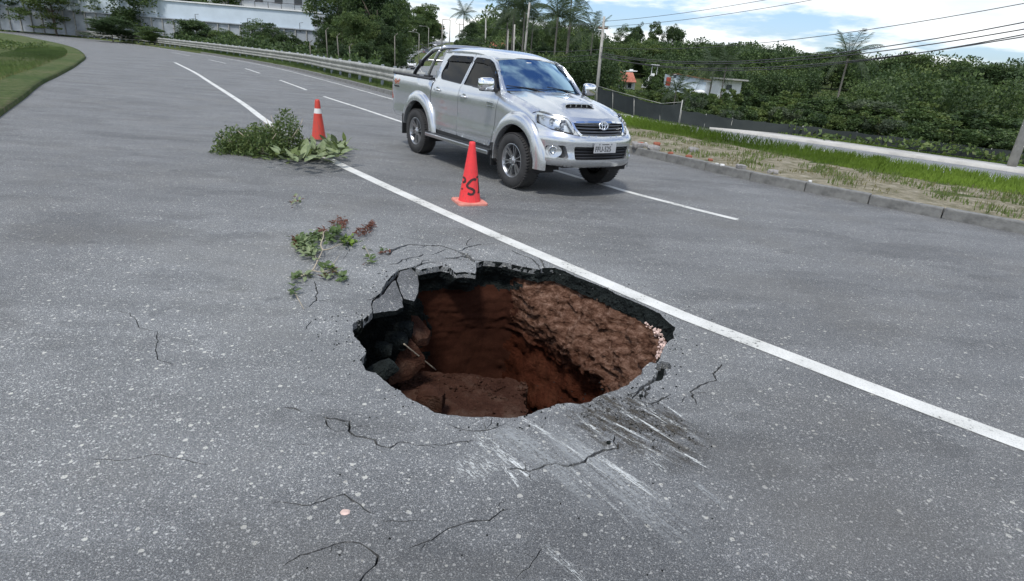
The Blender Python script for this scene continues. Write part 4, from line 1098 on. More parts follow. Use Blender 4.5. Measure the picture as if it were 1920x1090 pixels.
        m = MB()
        for k in range(6):
            a = 2 * math.pi * (k + .5) / 6 + .26; m.lathe([(.0085, 0), (.0085, sg * .012), (.0005, sg * .014)], 8, 'y', (.062 * math.cos(a), sg * .088, .062 * math.sin(a)))
        m.build('wheel_nut', MAT['chrome'], w)['kind'] = 'stuff'
    # sports bar: main hoop leg, inner leg
    m = MB(); P1 = smooth_line([(-2.02, sgn * .70, 1.33), (-1.93, sgn * .70, 1.42), (-1.62, sgn * .69, 1.62), (-1.32, sgn * .66, 1.775), (-1.17, sgn * .60, 1.80)], n=6); m.tube(P1, .036, 12); m.build('roll_bar', MAT['chrome_satin'], truck, True)
    m = MB(); P1 = smooth_line([(-1.97, sgn * .725, 1.345), (-1.88, sgn * .728, 1.43), (-1.60, sgn * .72, 1.605), (-1.34, sgn * .69, 1.735)], n=6); m.tube(P1, .022, 10); m.box((-1.99, sgn * .71, 1.325), (.20, .09, .035), bev=.01); m.box((-1.40, sgn * .73, 1.335), (.17, .10, .05), bev=.012)
    m.box((-1.70, sgn * .722, 1.545), (.10, .07, .09), Matrix.Rotation(R_(32), 3, 'Y'), bev=.02)
    m.build('roll_bar_trim', MAT['black_plastic'], truck)
    m = MB(); P1 = smooth_line([(-1.42, sgn * .72, 1.33), (-1.36, sgn * .71, 1.45), (-1.22, sgn * .67, 1.68), (-1.16, sgn * .64, 1.77)], n=5); m.tube(P1, .027, 10); m.build('roll_bar', MAT['chrome_satin'], truck, True)
    # wiper
m = MB(); P1 = smooth_line([(-1.17, -.60, 1.80), (-1.14, -.5, 1.835), (-1.13, 0, 1.85), (-1.14, .5, 1.835), (-1.17, .60, 1.80)], n=5); m.tube(P1, .036, 12)
m.tube([(-1.62, -.69, 1.60), (-1.62, .69, 1.60)], .02, 8); m.build('roll_bar_hoop', MAT['chrome_satin'], truck, True)
# bonnet
hood_o = [(1.05, -.665), (1.115, -.40), (1.135, 0), (1.115, .40), (1.05, .665), (1.17, .70), (1.58, .70), (1.84, .70), (2.02, .60), (2.12, .50), (2.19, .42), (2.245, .25), (2.262, 0), (2.245, -.25), (2.19, -.42), (2.12, -.50), (2.02, -.60), (1.84, -.70), (1.58, -.70), (1.17, -.70)]
def hoodz(x, y):
    t = abs(y) / .7; z = Hx(x) + .045 * (1 - t * t) * (1 if x < 1.9 else max(.3, 1 - (x - 1.9) * 1.6))
    z += .010 * math.exp(-((abs(y) - .42) / .06) ** 2)                    # twin creases
    if abs(y) > .66 and x > 1.8: z -= (abs(y) - .66) * .4
    sc = math.exp(-(abs(y) / .27) ** 6)                                   # scoop hump behind the intake
    if x < 1.80: z += sc * .048 * max(0, min(1, (x - 1.28) / .5)) ** 1.0
    return z
panel('hood', hood_o, lambda u, v: (u, v, hoodz(u, v)), SP, truck, .04, [[(1.80, -.25), (1.86, -.25), (1.86, .25), (1.80, .25)]], (0, 0, -.025), estep=.03)
m = MB()
m.box((1.80, 0, 1.165), (.02, .50, .08)); m.box((1.83, 0, 1.15), (.09, .50, .015)); sc = m.build('scoop', MAT['underbody'], truck)
V = []; F = []
for i in range(17):
    y = -.245 + .49 * i / 16; e = .0 + .012 * (abs(y) / .245) ** 6
    for x, dz in ((1.775, .046), (1.815, .050), (1.835, .046), (1.83, .030)): V.append((x - e, y, Hx(1.80) + .045 * .95 + dz - .004 - .03 * (abs(y) / .245) ** 8))
for i in range(16):
    for k in range(3): F.append((i * 4 + k, i * 4 + k + 1, i * 4 + k + 5, i * 4 + k + 4))
mesh('scoop_lip', V, F, SP, sc, True)
m = MB()
for y in (-.15, -.05, .05, .15): m.box((1.822, y, 1.187), (.02, .010, .05))
for s_ in (-1, 1): m.box((1.815, s_ * .248, 1.185), (.05, .010, .05), bev=.003)
m.build('scoop_vane', SP, sc)
# cowl, windscreen, roof
wsx0 = lambda y: 1.115 - .16 * (abs(y) / .7) ** 2.2; wsx1 = lambda y: .575 - .075 * (abs(y) / .56) ** 2
def wsf(u, v):      # u = -1..1 across, v = 0..1 up
    y0 = u * .715; y1 = u * .575; y = y0 + (y1 - y0) * v
    xb, xt = wsx0(y0), wsx1(y1); zb = 1.292 + .012 * (1 - u * u); zt = 1.735 - .045 * abs(u) ** 2.5
    x = xb + (xt - xb) * v + .022 * math.sin(math.pi * v); z = zb + (zt - zb) * v + .022 * math.sin(math.pi * v)
    return (x, y, z)
ws = panel('windshield', [(-1, 0), (1, 0), (1, 1), (-1, 1)], wsf, MAT['glass_windshield'], truck, .12)
fr = [(-1.02, -.04), (1.02, -.04), (1.02, 1.03), (-1.02, 1.03)]; hi_ = roundpoly([(-.955, .05), (.955, .05), (.955, .96), (-.955, .96)], .06)
panel('windshield_seal', fr, lambda u, v: (wsf(u, v)[0] - .004, wsf(u, v)[1], wsf(u, v)[2] + .002), MAT['black_plastic'], ws, .1, [hi_])
for s_ in (-1, 1):   # A pillars as wedges between windscreen and doors
    V = []; F = []
    for i in range(13):
        v = i / 12; a = wsf(s_ * 1.0, v); zc = a[2]; xd = float(np.interp(zc, [1.28, 1.505, 1.678, 1.735], [1.00, .81, .605, .46])) 
        b = (xd + .004, s_ * (Wside(min(xd, .89), zc) + .001), zc - .004)
        mid = ((a[0] + b[0]) / 2 + .012, (a[1] + b[1]) / 2 + s_ * .010, (a[2] + b[2]) / 2 + .008)
        V += [(a[0], a[1], a[2] + .003), mid, b]
    for i in range(12):
        for k in range(2): q = (i * 3 + k, i * 3 + k + 1, i * 3 + k + 4, i * 3 + k + 3); F.append(q if s_ < 0 else q[::-1])
    mesh('a_pillar', V, F, SP, truck, True)
panel('cowl', [(.96, -.70), (1.10, -.66), (1.17, -.4), (1.19, 0), (1.17, .4), (1.10, .66), (.96, .70)], lambda u, v: (u, v, 1.272 + .018 * (1 - abs(v) / .7)), MAT['black_plastic'], truck, .1)
rf = [(.575, 0), (.56, .3), (.505, .585), (.35, .612), (-.4, .612), (-.98, .608), (-1.06, .52), (-1.075, 0), (-1.06, -.52), (-.98, -.608), (-.4, -.612), (.35, -.612), (.505, -.585), (.56, -.3)]
panel('roof', rf, lambda u, v: (u, v, roofz(u, v) - .003 * math.exp(-((abs(v) - .50) / .02) ** 2)), SP, truck, .05, thick=(0, 0, -.03), estep=.04)
# cab rear wall with window, hidden headliner
m = MB(); m.box((-1.05, 0, 1.0), (.03, 1.5, .9)); m.box((-.98, 0, 1.74), (.10, 1.16, .06)); m.build('cab_back', SP, truck)
panel('rear_window', roundpoly([(-.55, 1.40), (.55, 1.40), (.50, 1.70), (-.50, 1.70)], .04), lambda u, v: (-1.068, u, v), MAT['glass_tinted'], truck, .2)
m = MB(); m.tube([(.62 * 1, .30, 1.30), (1.06, .28, 1.318)], .0001, 3)
m = MB()
for y0, y1 in ((-.10, -.62), (.52, .02)):
    p0 = Vector(wsf(y0 / .7, .03)) + Vector((.02, 0, .015)); p1 = Vector(wsf(y1 / .7, .10)) + Vector((.022, 0, .018)); q = Vector(wsf((y0) / .7, -.02)) + Vector((.02, 0, .01))
    m.tube([q, p0.lerp(p1, .5)], .008, 6); m.tube([p0.lerp(p1, -.05), p0.lerp(p1, 1.08)], .007, 6)
m.build('wiper', MAT['black_plastic'], truck)
# washer nozzles
# interior
m = MB(); m.box((.72, 0, 1.17), (.55, 1.38, .16), bev=.05); m.box((.80, 0, 1.27), (.25, 1.30, .05), bev=.02); m.build('dashboard', MAT['interior'], truck)
for y in (-.37, .37):
    m = MB(); m.box((-.02, y, .92), (.50, .48, .16), bev=.06); m.box((-.26, y, 1.22), (.15, .47, .56), Matrix.Rotation(R_(-12), 3, 'Y'), bev=.06); m.box((-.33, y, 1.56), (.10, .26, .18), Matrix.Rotation(R_(-10), 3, 'Y'), bev=.04); m.build('seat', MAT['seat_cloth'], truck)
m = MB(); m.box((-.72, 0, .95), (.42, 1.25, .14), bev=.05); m.box((-.93, 0, 1.2), (.13, 1.25, .5), bev=.05); m.build('seat', MAT['seat_cloth'], truck)
m = MB(); rot = Matrix.Rotation(R_(-65), 3, 'Y')
ring_p = [rot @ Vector((.19 * math.cos(a), .19 * math.sin(a), 0)) + Vector((.42, .37, 1.25)) for a in np.linspace(0, 2 * math.pi, 25)]
m.tube(ring_p, .016, 8, cap=False); m.tube([(.42, .37, 1.25), (.6, .37, 1.16)], .04, 8); m.build('steering_wheel', MAT['interior'], truck, True)
m = MB(); m.box((.58, 0, 1.62), (.03, .24, .07), bev=.012); m.tube([(.59, 0, 1.64), (.585, 0, 1.71)], .01, 6); m.build('inner_mirror', MAT['black_plastic'], truck)
m = MB(); p = Vector(wsf(-.12, .84)); m.box((p.x - .012, p.y, p.z), (.004, .09, .05), Matrix.Rotation(R_(-40), 3, 'Y')); m.build('window_sticker', MAT['trash_white'], truck)
# grille
gr_out = [(-.475, 1.005), (-.20, 1.018), (.20, 1.018), (.475, 1.005), (.455, .93), (.40, .865), (.36, .842), (.0, .832), (-.36, .842), (-.40, .865), (-.455, .93)]
gf = lambda o: (lambda u, v: (nose(u, v)[0] + .018 - o, nose(u, v)[1], v))
g_in = [(a * .955, .925 + (b - .925) * .88) for a, b in gr_out]
grille = panel('grille', roundpoly(gr_out, .02), gf(.09), MAT['underbody'], truck, .1, flip=True)
panel('grille_surround', [(a * 1.03, .925 + (b - .925) * 1.13) for a, b in gr_out], gf(-.010), MAT['chrome'], grille, .05, [g_in], (-.10, 0, 0), flip=True, estep=.03)
for z_, hw in ((.978, .455), (.938, .445), (.898, .425), (.862, .385)):
    V = []; F = []
    for i in range(25):
        y = -hw + 2 * hw * i / 24
        for dx_, dz_ in ((-.05, -.012), (.000, -.014), (.006, 0.0), (.0, .010), (-.05, .006)):
            x, yy, zz = nose(y, z_ + dz_); V.append((x + .004 + dx_, yy, zz - .006 * (1 - (y / hw) ** 2)))
    for i in range(24):
        for k in range(4): F.append((i * 5 + k, (i + 1) * 5 + k, (i + 1) * 5 + k + 1, i * 5 + k + 1))
    mesh('grille_slat', V, F, MAT['grille_bar'] if 'grille_bar' in MAT else simple('grille_bar', (.12, .125, .13), .3, .8), grille, True)
# emblem: outer oval with two crossed inner ovals
m = MB(); ec = Vector((2.385, 0, .978)); tilt = Matrix.Rotation(R_(-14), 3, 'Y')
def oval(a, b, cz, r):
    pts = [ec + tilt @ Vector((0, a * math.cos(t), b * math.sin(t) + cz)) for t in np.linspace(0, 2 * math.pi, 33)]; m.tube(pts, r, 8, cap=False)
oval(.078, .053, 0, .0085); oval(.026, .050, 0, .0065); oval(.060, .019, .022, .0065)
m.build('emblem', MAT['chrome'], grille, True)
# chrome wedge between grille and lamps
for s_ in (-1, 1):
    wp = [(s_ * .50, 1.045), (s_ * .545, 1.04), (s_ * .475, .852), (s_ * .40, .842), (s_ * .465, .93), (s_ * .49, 1.01)]
    panel('lamp_trim', wp, gf(.004), MAT['chrome_satin'], truck, .05, flip=True)
panel('nose_panel', [(-.98, 1.06), (-.52, 1.052), (-.49, 1.012), (0, 1.022), (.49, 1.012), (.52, 1.052), (.98, 1.06), (.98, 1.09), (.5, 1.07), (0, 1.058), (-.5, 1.07), (-.98, 1.09)], gf(.012), SP, truck, .05, flip=True)
# bumper
bo = [(-1.02, .45), (-.80, .435), (-.45, .425), (0, .42), (.45, .425), (.80, .435), (1.02, .45), (1.08, .60), (1.10, .80), (1.07, .955), (1.00, .945), (.82, .893), (.52, .852), (.42, .838), (0, .828), (-.42, .838), (-.52, .852), (-.82, .893), (-1.00, .945), (-1.07, .955), (-1.10, .80), (-1.08, .60)]
lg = roundpoly([(-.50, .705), (-.48, .535), (.48, .535), (.50, .705)], .03)
fogs = [[(s_ * a, b) for a, b in roundpoly([(.90, .69), (.62, .715), (.565, .56), (.60, .545), (.88, .565)], .04)] for s_ in (-1, 1)]
bump = panel('front_bumper', bo, bumper, SP, truck, .035, [lg] + fogs, (-.07, 0, 0), flip=True, estep=.03)
lgp = panel('lower_grille', [(-.52, .72), (-.52, .52), (.52, .52), (.52, .72)], lambda u, v: (bumper(u, .6)[0] - .07, bumper(u, .6)[1], v), MAT['underbody'], bump, .1, flip=True)
m = MB()
for z_ in (.56, .60, .64, .68):
    P1 = [(bumper(y, .6)[0] - .035, y, z_) for y in np.linspace(-.47, .47, 14)]; m.tube(P1, .009, 6)
m.build('grille_bar', MAT['black_plastic'], lgp)
for s_ in (-1, 1):
    fo = [(s_ * a, b) for a, b in ((.94, .73), (.58, .74), (.53, .53), (.92, .53))]
    fg = panel('fog_light', fo, lambda u, v: (bumper(u, v)[0] - .06, bumper(u, v)[1] * .97, v), MAT['black_plastic'], bump, .06, flip=(True))
    panel('fog_pod', [(s_ * .77 + .115 * math.cos(a), .628 + .082 * math.sin(a)) for a in np.linspace(0, 2 * math.pi, 22, endpoint=False)], lambda u, v: (bumper(u, v)[0] - .014, bumper(u, v)[1] * .995, v), SP, fg, .05, [[(s_ * .78 + .052 * math.cos(a), .628 + .052 * math.sin(a)) for a in np.linspace(0, 2 * math.pi, 18, endpoint=False)]], (-.04, 0, 0), flip=True)
    x, y, z = bumper(s_ * .78, .628); ax = Matrix.Rotation(s_ * R_(38), 3, 'Z')
    for nm, prof, mt in (('fog_ring', [(.046, -.03), (.050, .008), (.062, .012), (.064, 0), (.064, -.02)], 'chrome'), ('fog_reflector', [(.0005, -.035), (.02, -.03), (.042, -.012), (.048, .0)], 'chrome_satin'), ('fog_lens', [(.0005, .008), (.03, .006), (.048, .0)], 'glass_clear')):
        q = MB(); q.lathe(prof, 22, 'x'); q2 = MB(); q2.add([tuple(ax @ Vector(v) + Vector((x - .012, y * .99, z))) for v in q.V], q.F); q2.build(nm, MAT[mt], fg, True)
# licence plate
pl = MB().box((2.488, -.015, .693), (.008, .40, .13), bev=.003).build('license_plate', MAT['plate_grey'], truck)
def text(body, size, loc, mat, parent, name, ext=.001, rot=(R_(90), 0, R_(90)), sx=1.0):
    cu = bpy.data.curves.new(name, 'FONT'); cu.body = body; cu.size = size; cu.extrude = ext; cu.offset = size * .004
    t = bpy.data.objects.new('tmp', cu); me = bpy.data.meshes.new_from_object(t); bpy.data.objects.remove(t)
    me.materials.clear(); me.materials.append(MAT[mat]); o = bpy.data.objects.new(name, me); COL.objects.link(o); o.parent = parent; o.location = loc; o.rotation_euler = rot; o.scale = (sx, 1, 1); return o
text('FFU-525', .098, (2.494, -.200, .650), 'plate_black', pl, 'plate_text', sx=.86)
m = MB()
for y in (-.125, .095): m.lathe([(.0005, 0), (.008, -.001), (.009, -.004)], 8, 'x', (2.495, y, .743))
m.box((2.4915, -.015, .742), (.002, .13, .010)); m.build('plate_screw', MAT['plate_black'], pl)
# underbody, rear
m = MB(); m.box((0, 0, .43), (3.9, .9, .14), bev=.03); m.box((1.2, 0, .36), (1.0, .7, .12), bev=.03); m.tube([(WX, -.75, .39), (WX, .75, .39)], .05, 8); m.tube([(-WX, -.75, .39), (-WX, .75, .39)], .06, 8); m.box((2.1, 0, .45), (.45, 1.2, .08), bev=.02)
m.box((1.85, -.45, .36), (.35, .08, .06)); m.box((1.85, .45, .36), (.35, .08, .06)); m.lathe([(.0005, -.13), (.13, -.09), (.13, .09), (.0005, .13)], 14, 'x', (-WX, 0, .39)); m.build('chassis', MAT['underbody'], truck)
m = MB(); m.box((-1.92, 0, .86), (1.58, 1.46, .06)); m.box((-1.92, -.70, 1.08), (1.58, .04, .46)); m.box((-1.92, .70, 1.08), (1.58, .04, .46)); m.box((-1.13, 0, 1.08), (.04, 1.44, .44)); m.build('bed', MAT['black_plastic'], truck)
m = MB(); m.box((-2.72, 0, 1.04), (.06, 1.46, .52), bev=.02); tg = m.build('tailgate', SP, truck); m = MB(); m.box((-2.76, 0, 1.16), (.03, .22, .06), bev=.01); m.build('tailgate_handle', MAT['chrome'], tg)
m = MB(); m.box((-2.755, 0, .70), (.12, 1.52, .11), bev=.03); m.build('rear_bumper', MAT['black_plastic'], truck)
# soft tonneau edge seen over the bed side
m = MB(); m.box((-1.93, 0, 1.312), (1.55, 1.50, .018), bev=.006); m.build('bed_cover', MAT['black_plastic'], truck)
# antenna
m = MB(); m.tube([(.30, .60, 1.75), (-.05, .60, 2.1)], .004, 5)
# ------------------------------------------------------------------ broken pieces in and around the hole
def prism(name, pts, thick, mat, parent=None, res=.03, amp=.006, side_mat=None, seed=0):
    """slab with per-corner heights: pts = [(x, y, z)]"""
    P3 = np.array(pts); pol = resample(P3[:, :2], res)
    # best plane through the corners
    A = np.c_[P3[:, 0], P3[:, 1], np.ones(len(P3))]; co = np.linalg.lstsq(A, P3[:, 2], rcond=None)[0]
    jit = np.array([[amp * 1.5 * mnoise.noise(Vector((p[0] * 20 + seed, p[1] * 20, 3))), amp * 1.5 * mnoise.noise(Vector((p[0] * 20, p[1] * 20 + seed, 9)))] for p in pol]); pol = pol + jit
    P, T, B = cdt(pol, [], res * 1.2)
    zt = P @ co[:2] + co[2]; V = [(p[0], p[1], z + amp * fbm(p[0] * 9 + seed, p[1] * 9, 0, 3) * .7) for p, z in zip(P, zt)]
    n = len(V); V += [(p[0] + amp * mnoise.noise(Vector((p[0] * 14, p[1] * 14, 5))), p[1], z - thick * (1 + .25 * mnoise.noise(Vector((p[0] * 8, p[1] * 8, 1))))) for p, z in zip(P, zt)]
    F = [tuple(t) for t in T] + [(t[0] + n, t[2] + n, t[1] + n) for t in T]; mi = [0] * (2 * len(T))
    mid = {}
    for a, b in B:
        for i in (a, b):
            if i not in mid:
                k = len(V); p = V[i]; q = V[i + n]; o = amp * 1.6
                V.append((p[0] + (q[0] - p[0]) * .5 + o * mnoise.noise(Vector((p[0] * 40, p[1] * 40, 2))), p[1] + (q[1] - p[1]) * .5 + o * mnoise.noise(Vector((p[0] * 40, p[1] * 40, 7))), (p[2] + q[2]) / 2)); mid[i] = k
        F += [(b, a, mid[a], mid[b]), (mid[b], mid[a], a + n, b + n)]; mi += [1, 1]
    c = np.mean([V[i] for i in range(n)], axis=0); V = [(v[0] - c[0], v[1] - c[1], v[2] - c[2]) for v in V]
    o = mesh(name, V, F, [mat, side_mat or mat], parent, False, mi); o.location = c; auto_smooth(o, 40); return o
def px3(L): return [(*G(u, v, z), z) for u, v, z in L]
AS, AB = MAT['slab_top'], MAT['asphalt_base_and_shade']
tag(prism('asphalt_slab', px3([(750, 511, -.012), (761, 507, -.012), (772, 503, -.015), (783, 508, -.03), (784.4, 531, -.07), (783.5, 550, -.10), (777, 566, -.12), (757, 560, -.09), (750, 541, -.05), (744, 525, -.02)]), .038, AS, None, .02, .004, AB, 3), 'tilted grey asphalt slab with a straight right edge drooping into the back left of the hole', 'asphalt slab', 'slabs sagging at the rim')
tag(prism('asphalt_slab', px3([(741, 525, -.012), (735, 530, -.012), (729, 537, -.010), (721, 549, -.008), (709, 560, -.006), (700, 566, -.006), (698, 576, -.01), (699.5, 587, -.02), (718, 585, -.05), (743, 581.6, -.08), (755.5, 576.5, -.10), (754.5, 562, -.085), (748, 545, -.05)]), .038, AS, None, .02, .004, AB, 8), 'wide grey asphalt slab bent down at the left rim in front of the curved crack', 'asphalt slab', 'slabs sagging at the rim')
MC = MAT['muddy_concrete']
blk = prism('concrete_block', px3([(748, 698, -.86), (800, 697, -.86), (880, 704, -.86), (985, 716, -.86), (986, 850, -.86), (760, 850, -.86)]), .45, MC, None, .028, .030, MC, 5)
tag(blk, 'long muddy brown concrete block lying flat at the bottom front of the hole', 'concrete block')
tag(prism('concrete_slab', px3([(729, 703, -.66), (746, 662, -.52), (770, 641, -.46), (797, 646, -.46), (797, 668, -.56), (790, 693, -.68), (770, 709, -.72)]), .07, MC, None, .04, .004, MC, 11), 'reddish broken slab leaning on the left side of the hole above the long block', 'concrete slab')
tag(prism('concrete_slab', px3([(771, 594, -.36), (784, 591, -.36), (808, 622, -.48), (801, 634, -.50), (783, 641, -.50), (772, 622, -.42)]), .06, MC, None, .04, .004, MC, 14), 'small tilted brown slab fragment sticking up at the left of the smooth clay wall', 'concrete slab')
def rock(name, loc, size, mat, label, cat, seed=0, group=None, sub=3, kind=None, parent=None, sq=.5):
    bm = bmesh.new(); bmesh.ops.create_icosphere(bm, subdivisions=sub, radius=1)
    for v in bm.verts:
        p = v.co.copy(); q = Vector([math.copysign(abs(c) ** sq, c) for c in p]); n_ = 1 + .22 * fbm(p.x * 1.4 + seed, p.y * 1.4, p.z * 1.4, 3)
        v.co = Vector((q.x * size[0] * n_, q.y * size[1] * n_, q.z * size[2] * n_))
    me = bpy.data.meshes.new(name); bm.to_mesh(me); bm.free(); me.materials.append(mat); o = bpy.data.objects.new(name, me); COL.objects.link(o); o.location = loc
    if parent: o.parent = parent
    auto_smooth(o, 40); return tag(o, label, cat, group, kind)
x, y = G(806, 752, -.74); r_ = rock('rock', (x, y, -.74), (.10, .075, .10), MC, 'rounded rock lying in the mud close to the front left rim of the hole', 'rock', 4)
x, y = G(706, 692, -.16); r_ = rock('asphalt_chunk', (x, y, -.20), (.13, .06, .05), MAT['asphalt_base_and_shade'], 'dark grey green chunk of asphalt caught under the left rim of the hole', 'asphalt chunk', 9); r_.rotation_euler = (0, R_(-25), R_(35))
for k, (u, v, z, s_, lab) in enumerate(((742, 640, -.42, .09, 'dark asphalt lump in the shadow between the left rim and the leaning slab'), (718, 655, -.40, .07, 'smaller dark asphalt lump deep under the left rim of the hole'), (757, 618, -.40, .08, 'dark asphalt lump just left of the small tilted fragment'))):
    x, y = G(u, v, z); rock('asphalt_chunk', (x, y, z), (s_, s_ * .8, s_ * .7), MAT['asphalt_base_and_shade'], lab, 'asphalt chunk', 20 + k)
m = MB(); a = (*G(757, 645, -.40), -.40); b = (*G(775, 664, -.52), -.50); c = (*G(817, 698, -.80), -.78); m.tube(smooth_line([a, b, c], n=6), .006, 6)
tag(m.build('root', MAT['twig'], None, True), 'thin pale root running down from the leaning slab to the long block', 'root')
# pale rubble under the right rim
m = MB(); rb = random.Random(5)
for k in range(150):
    t = rb.random(); u = np.interp(t, [0, .3, .6, 1], [1214, 1232, 1243, 1236]) + rb.uniform(-7, 6); v = np.interp(t, [0, .3, .6, 1], [605, 620, 645, 680]) + rb.uniform(-5, 5); z = -.10 - .08 * rb.random() + .04 * t
    x, y = G(u, v, z); s_ = rb.uniform(.006, .017); rot = Matrix.Rotation(rb.uniform(0, 3), 3, Vector((rb.random(), rb.random(), rb.random())).normalized())
    m.box((x, y, z), (s_ * 1.5, s_, s_), rot, bev=s_ * .2)
o = m.build('pale_rubble', MAT['pale_stone'], hole); o['kind'] = 'stuff'
# earth clods on the ledge and the floor
m = MB()
for k in range(420):
    a = rb.uniform(-.3, 1.9); f = rb.uniform(.45, .98); i = int(rb.random() * NC)
    if not (-20 < ca[i] < 95): continue
    kk = rb.choice(range(12, 40)); p = Vh[kk * NC + i]; s_ = rb.uniform(.006, .022)
    rot = Matrix.Rotation(rb.uniform(0, 3), 3, Vector((rb.random(), rb.random(), rb.random())).normalized()); m.box((p[0], p[1], p[2]), (s_ * 1.5, s_, s_), rot, bev=s_ * .25)
o = m.build('earth_clods', MAT['soil'], hole); o['kind'] = 'stuff'; m = MB()
for k in range(200):
    u = rb.uniform(745, 985); v = 699 + (u - 800) * .09 + abs(rb.gauss(0, 26)); x, y = G(u, v, -.85); s_ = rb.uniform(.004, .020)
    m.box((x, y, -.855), (s_ * 1.5, s_, s_), Matrix.Rotation(rb.uniform(0, 3), 3, Vector((rb.random(), rb.random(), rb.random())).normalized()), bev=s_ * .25)
o = m.build('block_crumbs', MAT['muddy_concrete'], hole); o['kind'] = 'stuff'

# ------------------------------------------------------------------ traffic cones
def cone_base(r, h, mat, parent, name='base'):
    bm = bmesh.new(); o = roundpoly([(-r, -r), (r, -r), (r, r), (-r, r)], r * .25)
    V = []; n = len(o)
    for z, k in ((0, 1), (h * .7, 1), (h, .965), (h, .78)): V += [(x * k, y * k, z) for x, y in o]
    F = [tuple(range(n - 1, -1, -1))] + [(q * n + i, q * n + (i + 1) % n, (q + 1) * n + (i + 1) % n, (q + 1) * n + i) for q in range(3) for i in range(n)]
    ang = [math.atan2(y, x) for x, y in o]
    V += [(.125 * math.cos(a), .125 * math.sin(a), h) for a in ang]; F += [(3 * n + i, 3 * n + (i + 1) % n, 4 * n + (i + 1) % n, 4 * n + i) for i in range(n)]
    ob = mesh(name, V, F, mat, parent); auto_smooth(ob, 30); return ob
c1 = empty('traffic_cone', (*G(880, 380), 0), R_(24), 'bright red traffic cone with hand painted dark letters beside the front wheel of the pickup', 'traffic cone', 'traffic cones')
cone_base(.19, .030, MAT['cone_base'], c1)
m = MB(); m.lathe([(.140, .028), (.137, .045), (.133, .06), (.040, .715), (.038, .745), (.030, .752), (.026, .752), (.030, .70)], 40); m.build('cone_body', MAT['cone_red'], c1, True)
m = MB()
for z in (.16, .40, .62):
    r_ = .133 + (.040 - .133) * (z - .06) / .655; m.lathe([(r_ + .0005, z - .004), (r_ + .0022, z), (r_ + .0005, z + .004)], 40)
m.build('ridge', MAT['cone_red'], c1, True)
inv = c1.matrix_basis.inverted(); cl = inv @ Vector((0, 0, 0)); va = math.atan2(cl.y, cl.x)      # azimuth facing the kerb side
def on_cone(lat, z, out=.002):
    r_ = .133 + (.040 - .133) * (z - .06) / .655; s_ = max(-.98, min(.98, lat / r_)); a = va + math.asin(s_); return ((r_ + out) * math.cos(a), (r_ + out) * math.sin(a), z)
def letter(stk, w):
    pts = smooth_line([((x - 290) / 7.27 / 150, (955 - y) / 7.27 / 143 + .02) for x, y in stk], n=5)
    V = []; F = []; T = np.gradient(pts, axis=0); T /= np.linalg.norm(T, axis=1)[:, None] + 1e-9; N = np.stack([-T[:, 1], T[:, 0]], 1)
    for i, (p, n_) in enumerate(zip(pts, N)):
        ww = w * (.8 + .4 * abs(mnoise.noise(Vector((i * .5, w * 50, 0)))))
        for s_ in (-1, 0, 1): q = p + n_ * ww * s_; V.append(on_cone(q[0], q[1], .0022))
    for i in range(len(pts) - 1):
        for k in range(2): F.append((i * 3 + k, i * 3 + k + 1, i * 3 + k + 4, i * 3 + k + 3))
    mesh('painted_letter', V, F, MAT['marker_ink'], c1)
letter([(362, 662), (340, 650), (305, 662), (268, 700), (250, 735), (268, 758), (305, 768), (338, 785), (346, 808), (330, 835), (295, 840), (262, 828)], .017)
letter([(190, 640), (214, 650), (222, 676), (208, 698), (188, 704)], .014)
letter([(178, 780), (192, 792)], .011)
letter([(366, 632), (400, 622), (404, 660), (406, 720), (414, 790), (404, 830)], .013)
c2 = empty('traffic_cone', (*G(598, 263), 0), R_(10), 'dull red traffic cone with pale band and black base beside the cut branches', 'traffic cone', 'traffic cones')
cone_base(.18, .030, MAT['black_rubber'], c2)
m = MB(); m.lathe([(.135, .030), (.131, .05), (.128, .06), (.072, .50)], 36); m.lathe([(.057, .585), (.046, .715), (.040, .742), (.028, .75), (.024, .74)], 36); m.build('cone_body', MAT['cone_red_dull'], c2, True)
m = MB(); m.lathe([(.0725, .498), (.0575, .587)], 36); m.build('reflective_band', MAT['cone_white'], c2, True)

# ------------------------------------------------------------------ foliage
def leaf_quads(pos, size, rs, up=.35, curl=.25, aspect=2.0, dirs=None):
    """returns V,F for folded leaf shapes at the given points"""
    n = len(pos); d = rs.normal(size=(n, 3)); 
    if dirs is not None: d = d * .55 + dirs
    d[:, 2] += up * .3; d /= np.linalg.norm(d, axis=1)[:, None]
    r = rs.normal(size=(n, 3)); s = np.cross(d, r); s /= np.linalg.norm(s, axis=1)[:, None]; nn = np.cross(s, d)
    L = (size * rs.uniform(.7, 1.3, n))[:, None]; W = L / aspect
    a = pos; b = pos + d * L * .5 + s * W * .5 + nn * W * curl; c = pos + d * L; e = pos + d * L * .5 - s * W * .5 + nn * W * curl
    V = np.stack([a, b, c, e], 1).reshape(-1, 3); F = np.arange(n * 4).reshape(n, 4)
    return V, F
def fast_mesh(name, V, F, mats, mi=None):
    me = bpy.data.meshes.new(name); V = np.ascontiguousarray(V, dtype=np.float32); F = np.ascontiguousarray(F, dtype=np.int32)
    me.vertices.add(len(V)); me.vertices.foreach_set('co', V.ravel()); k = F.shape[1]
    me.loops.add(F.size); me.loops.foreach_set('vertex_index', F.ravel()); me.polygons.add(len(F)); me.polygons.foreach_set('loop_start', np.arange(0, F.size, k, dtype=np.int32))
    me.polygons.foreach_set('loop_total', np.full(len(F), k, dtype=np.int32))
    for m_ in mats: me.materials.append(m_)
    if mi is not None: me.polygons.foreach_set('material_index', np.ascontiguousarray(mi, dtype=np.int32))
    me.update(calc_edges=True); return me
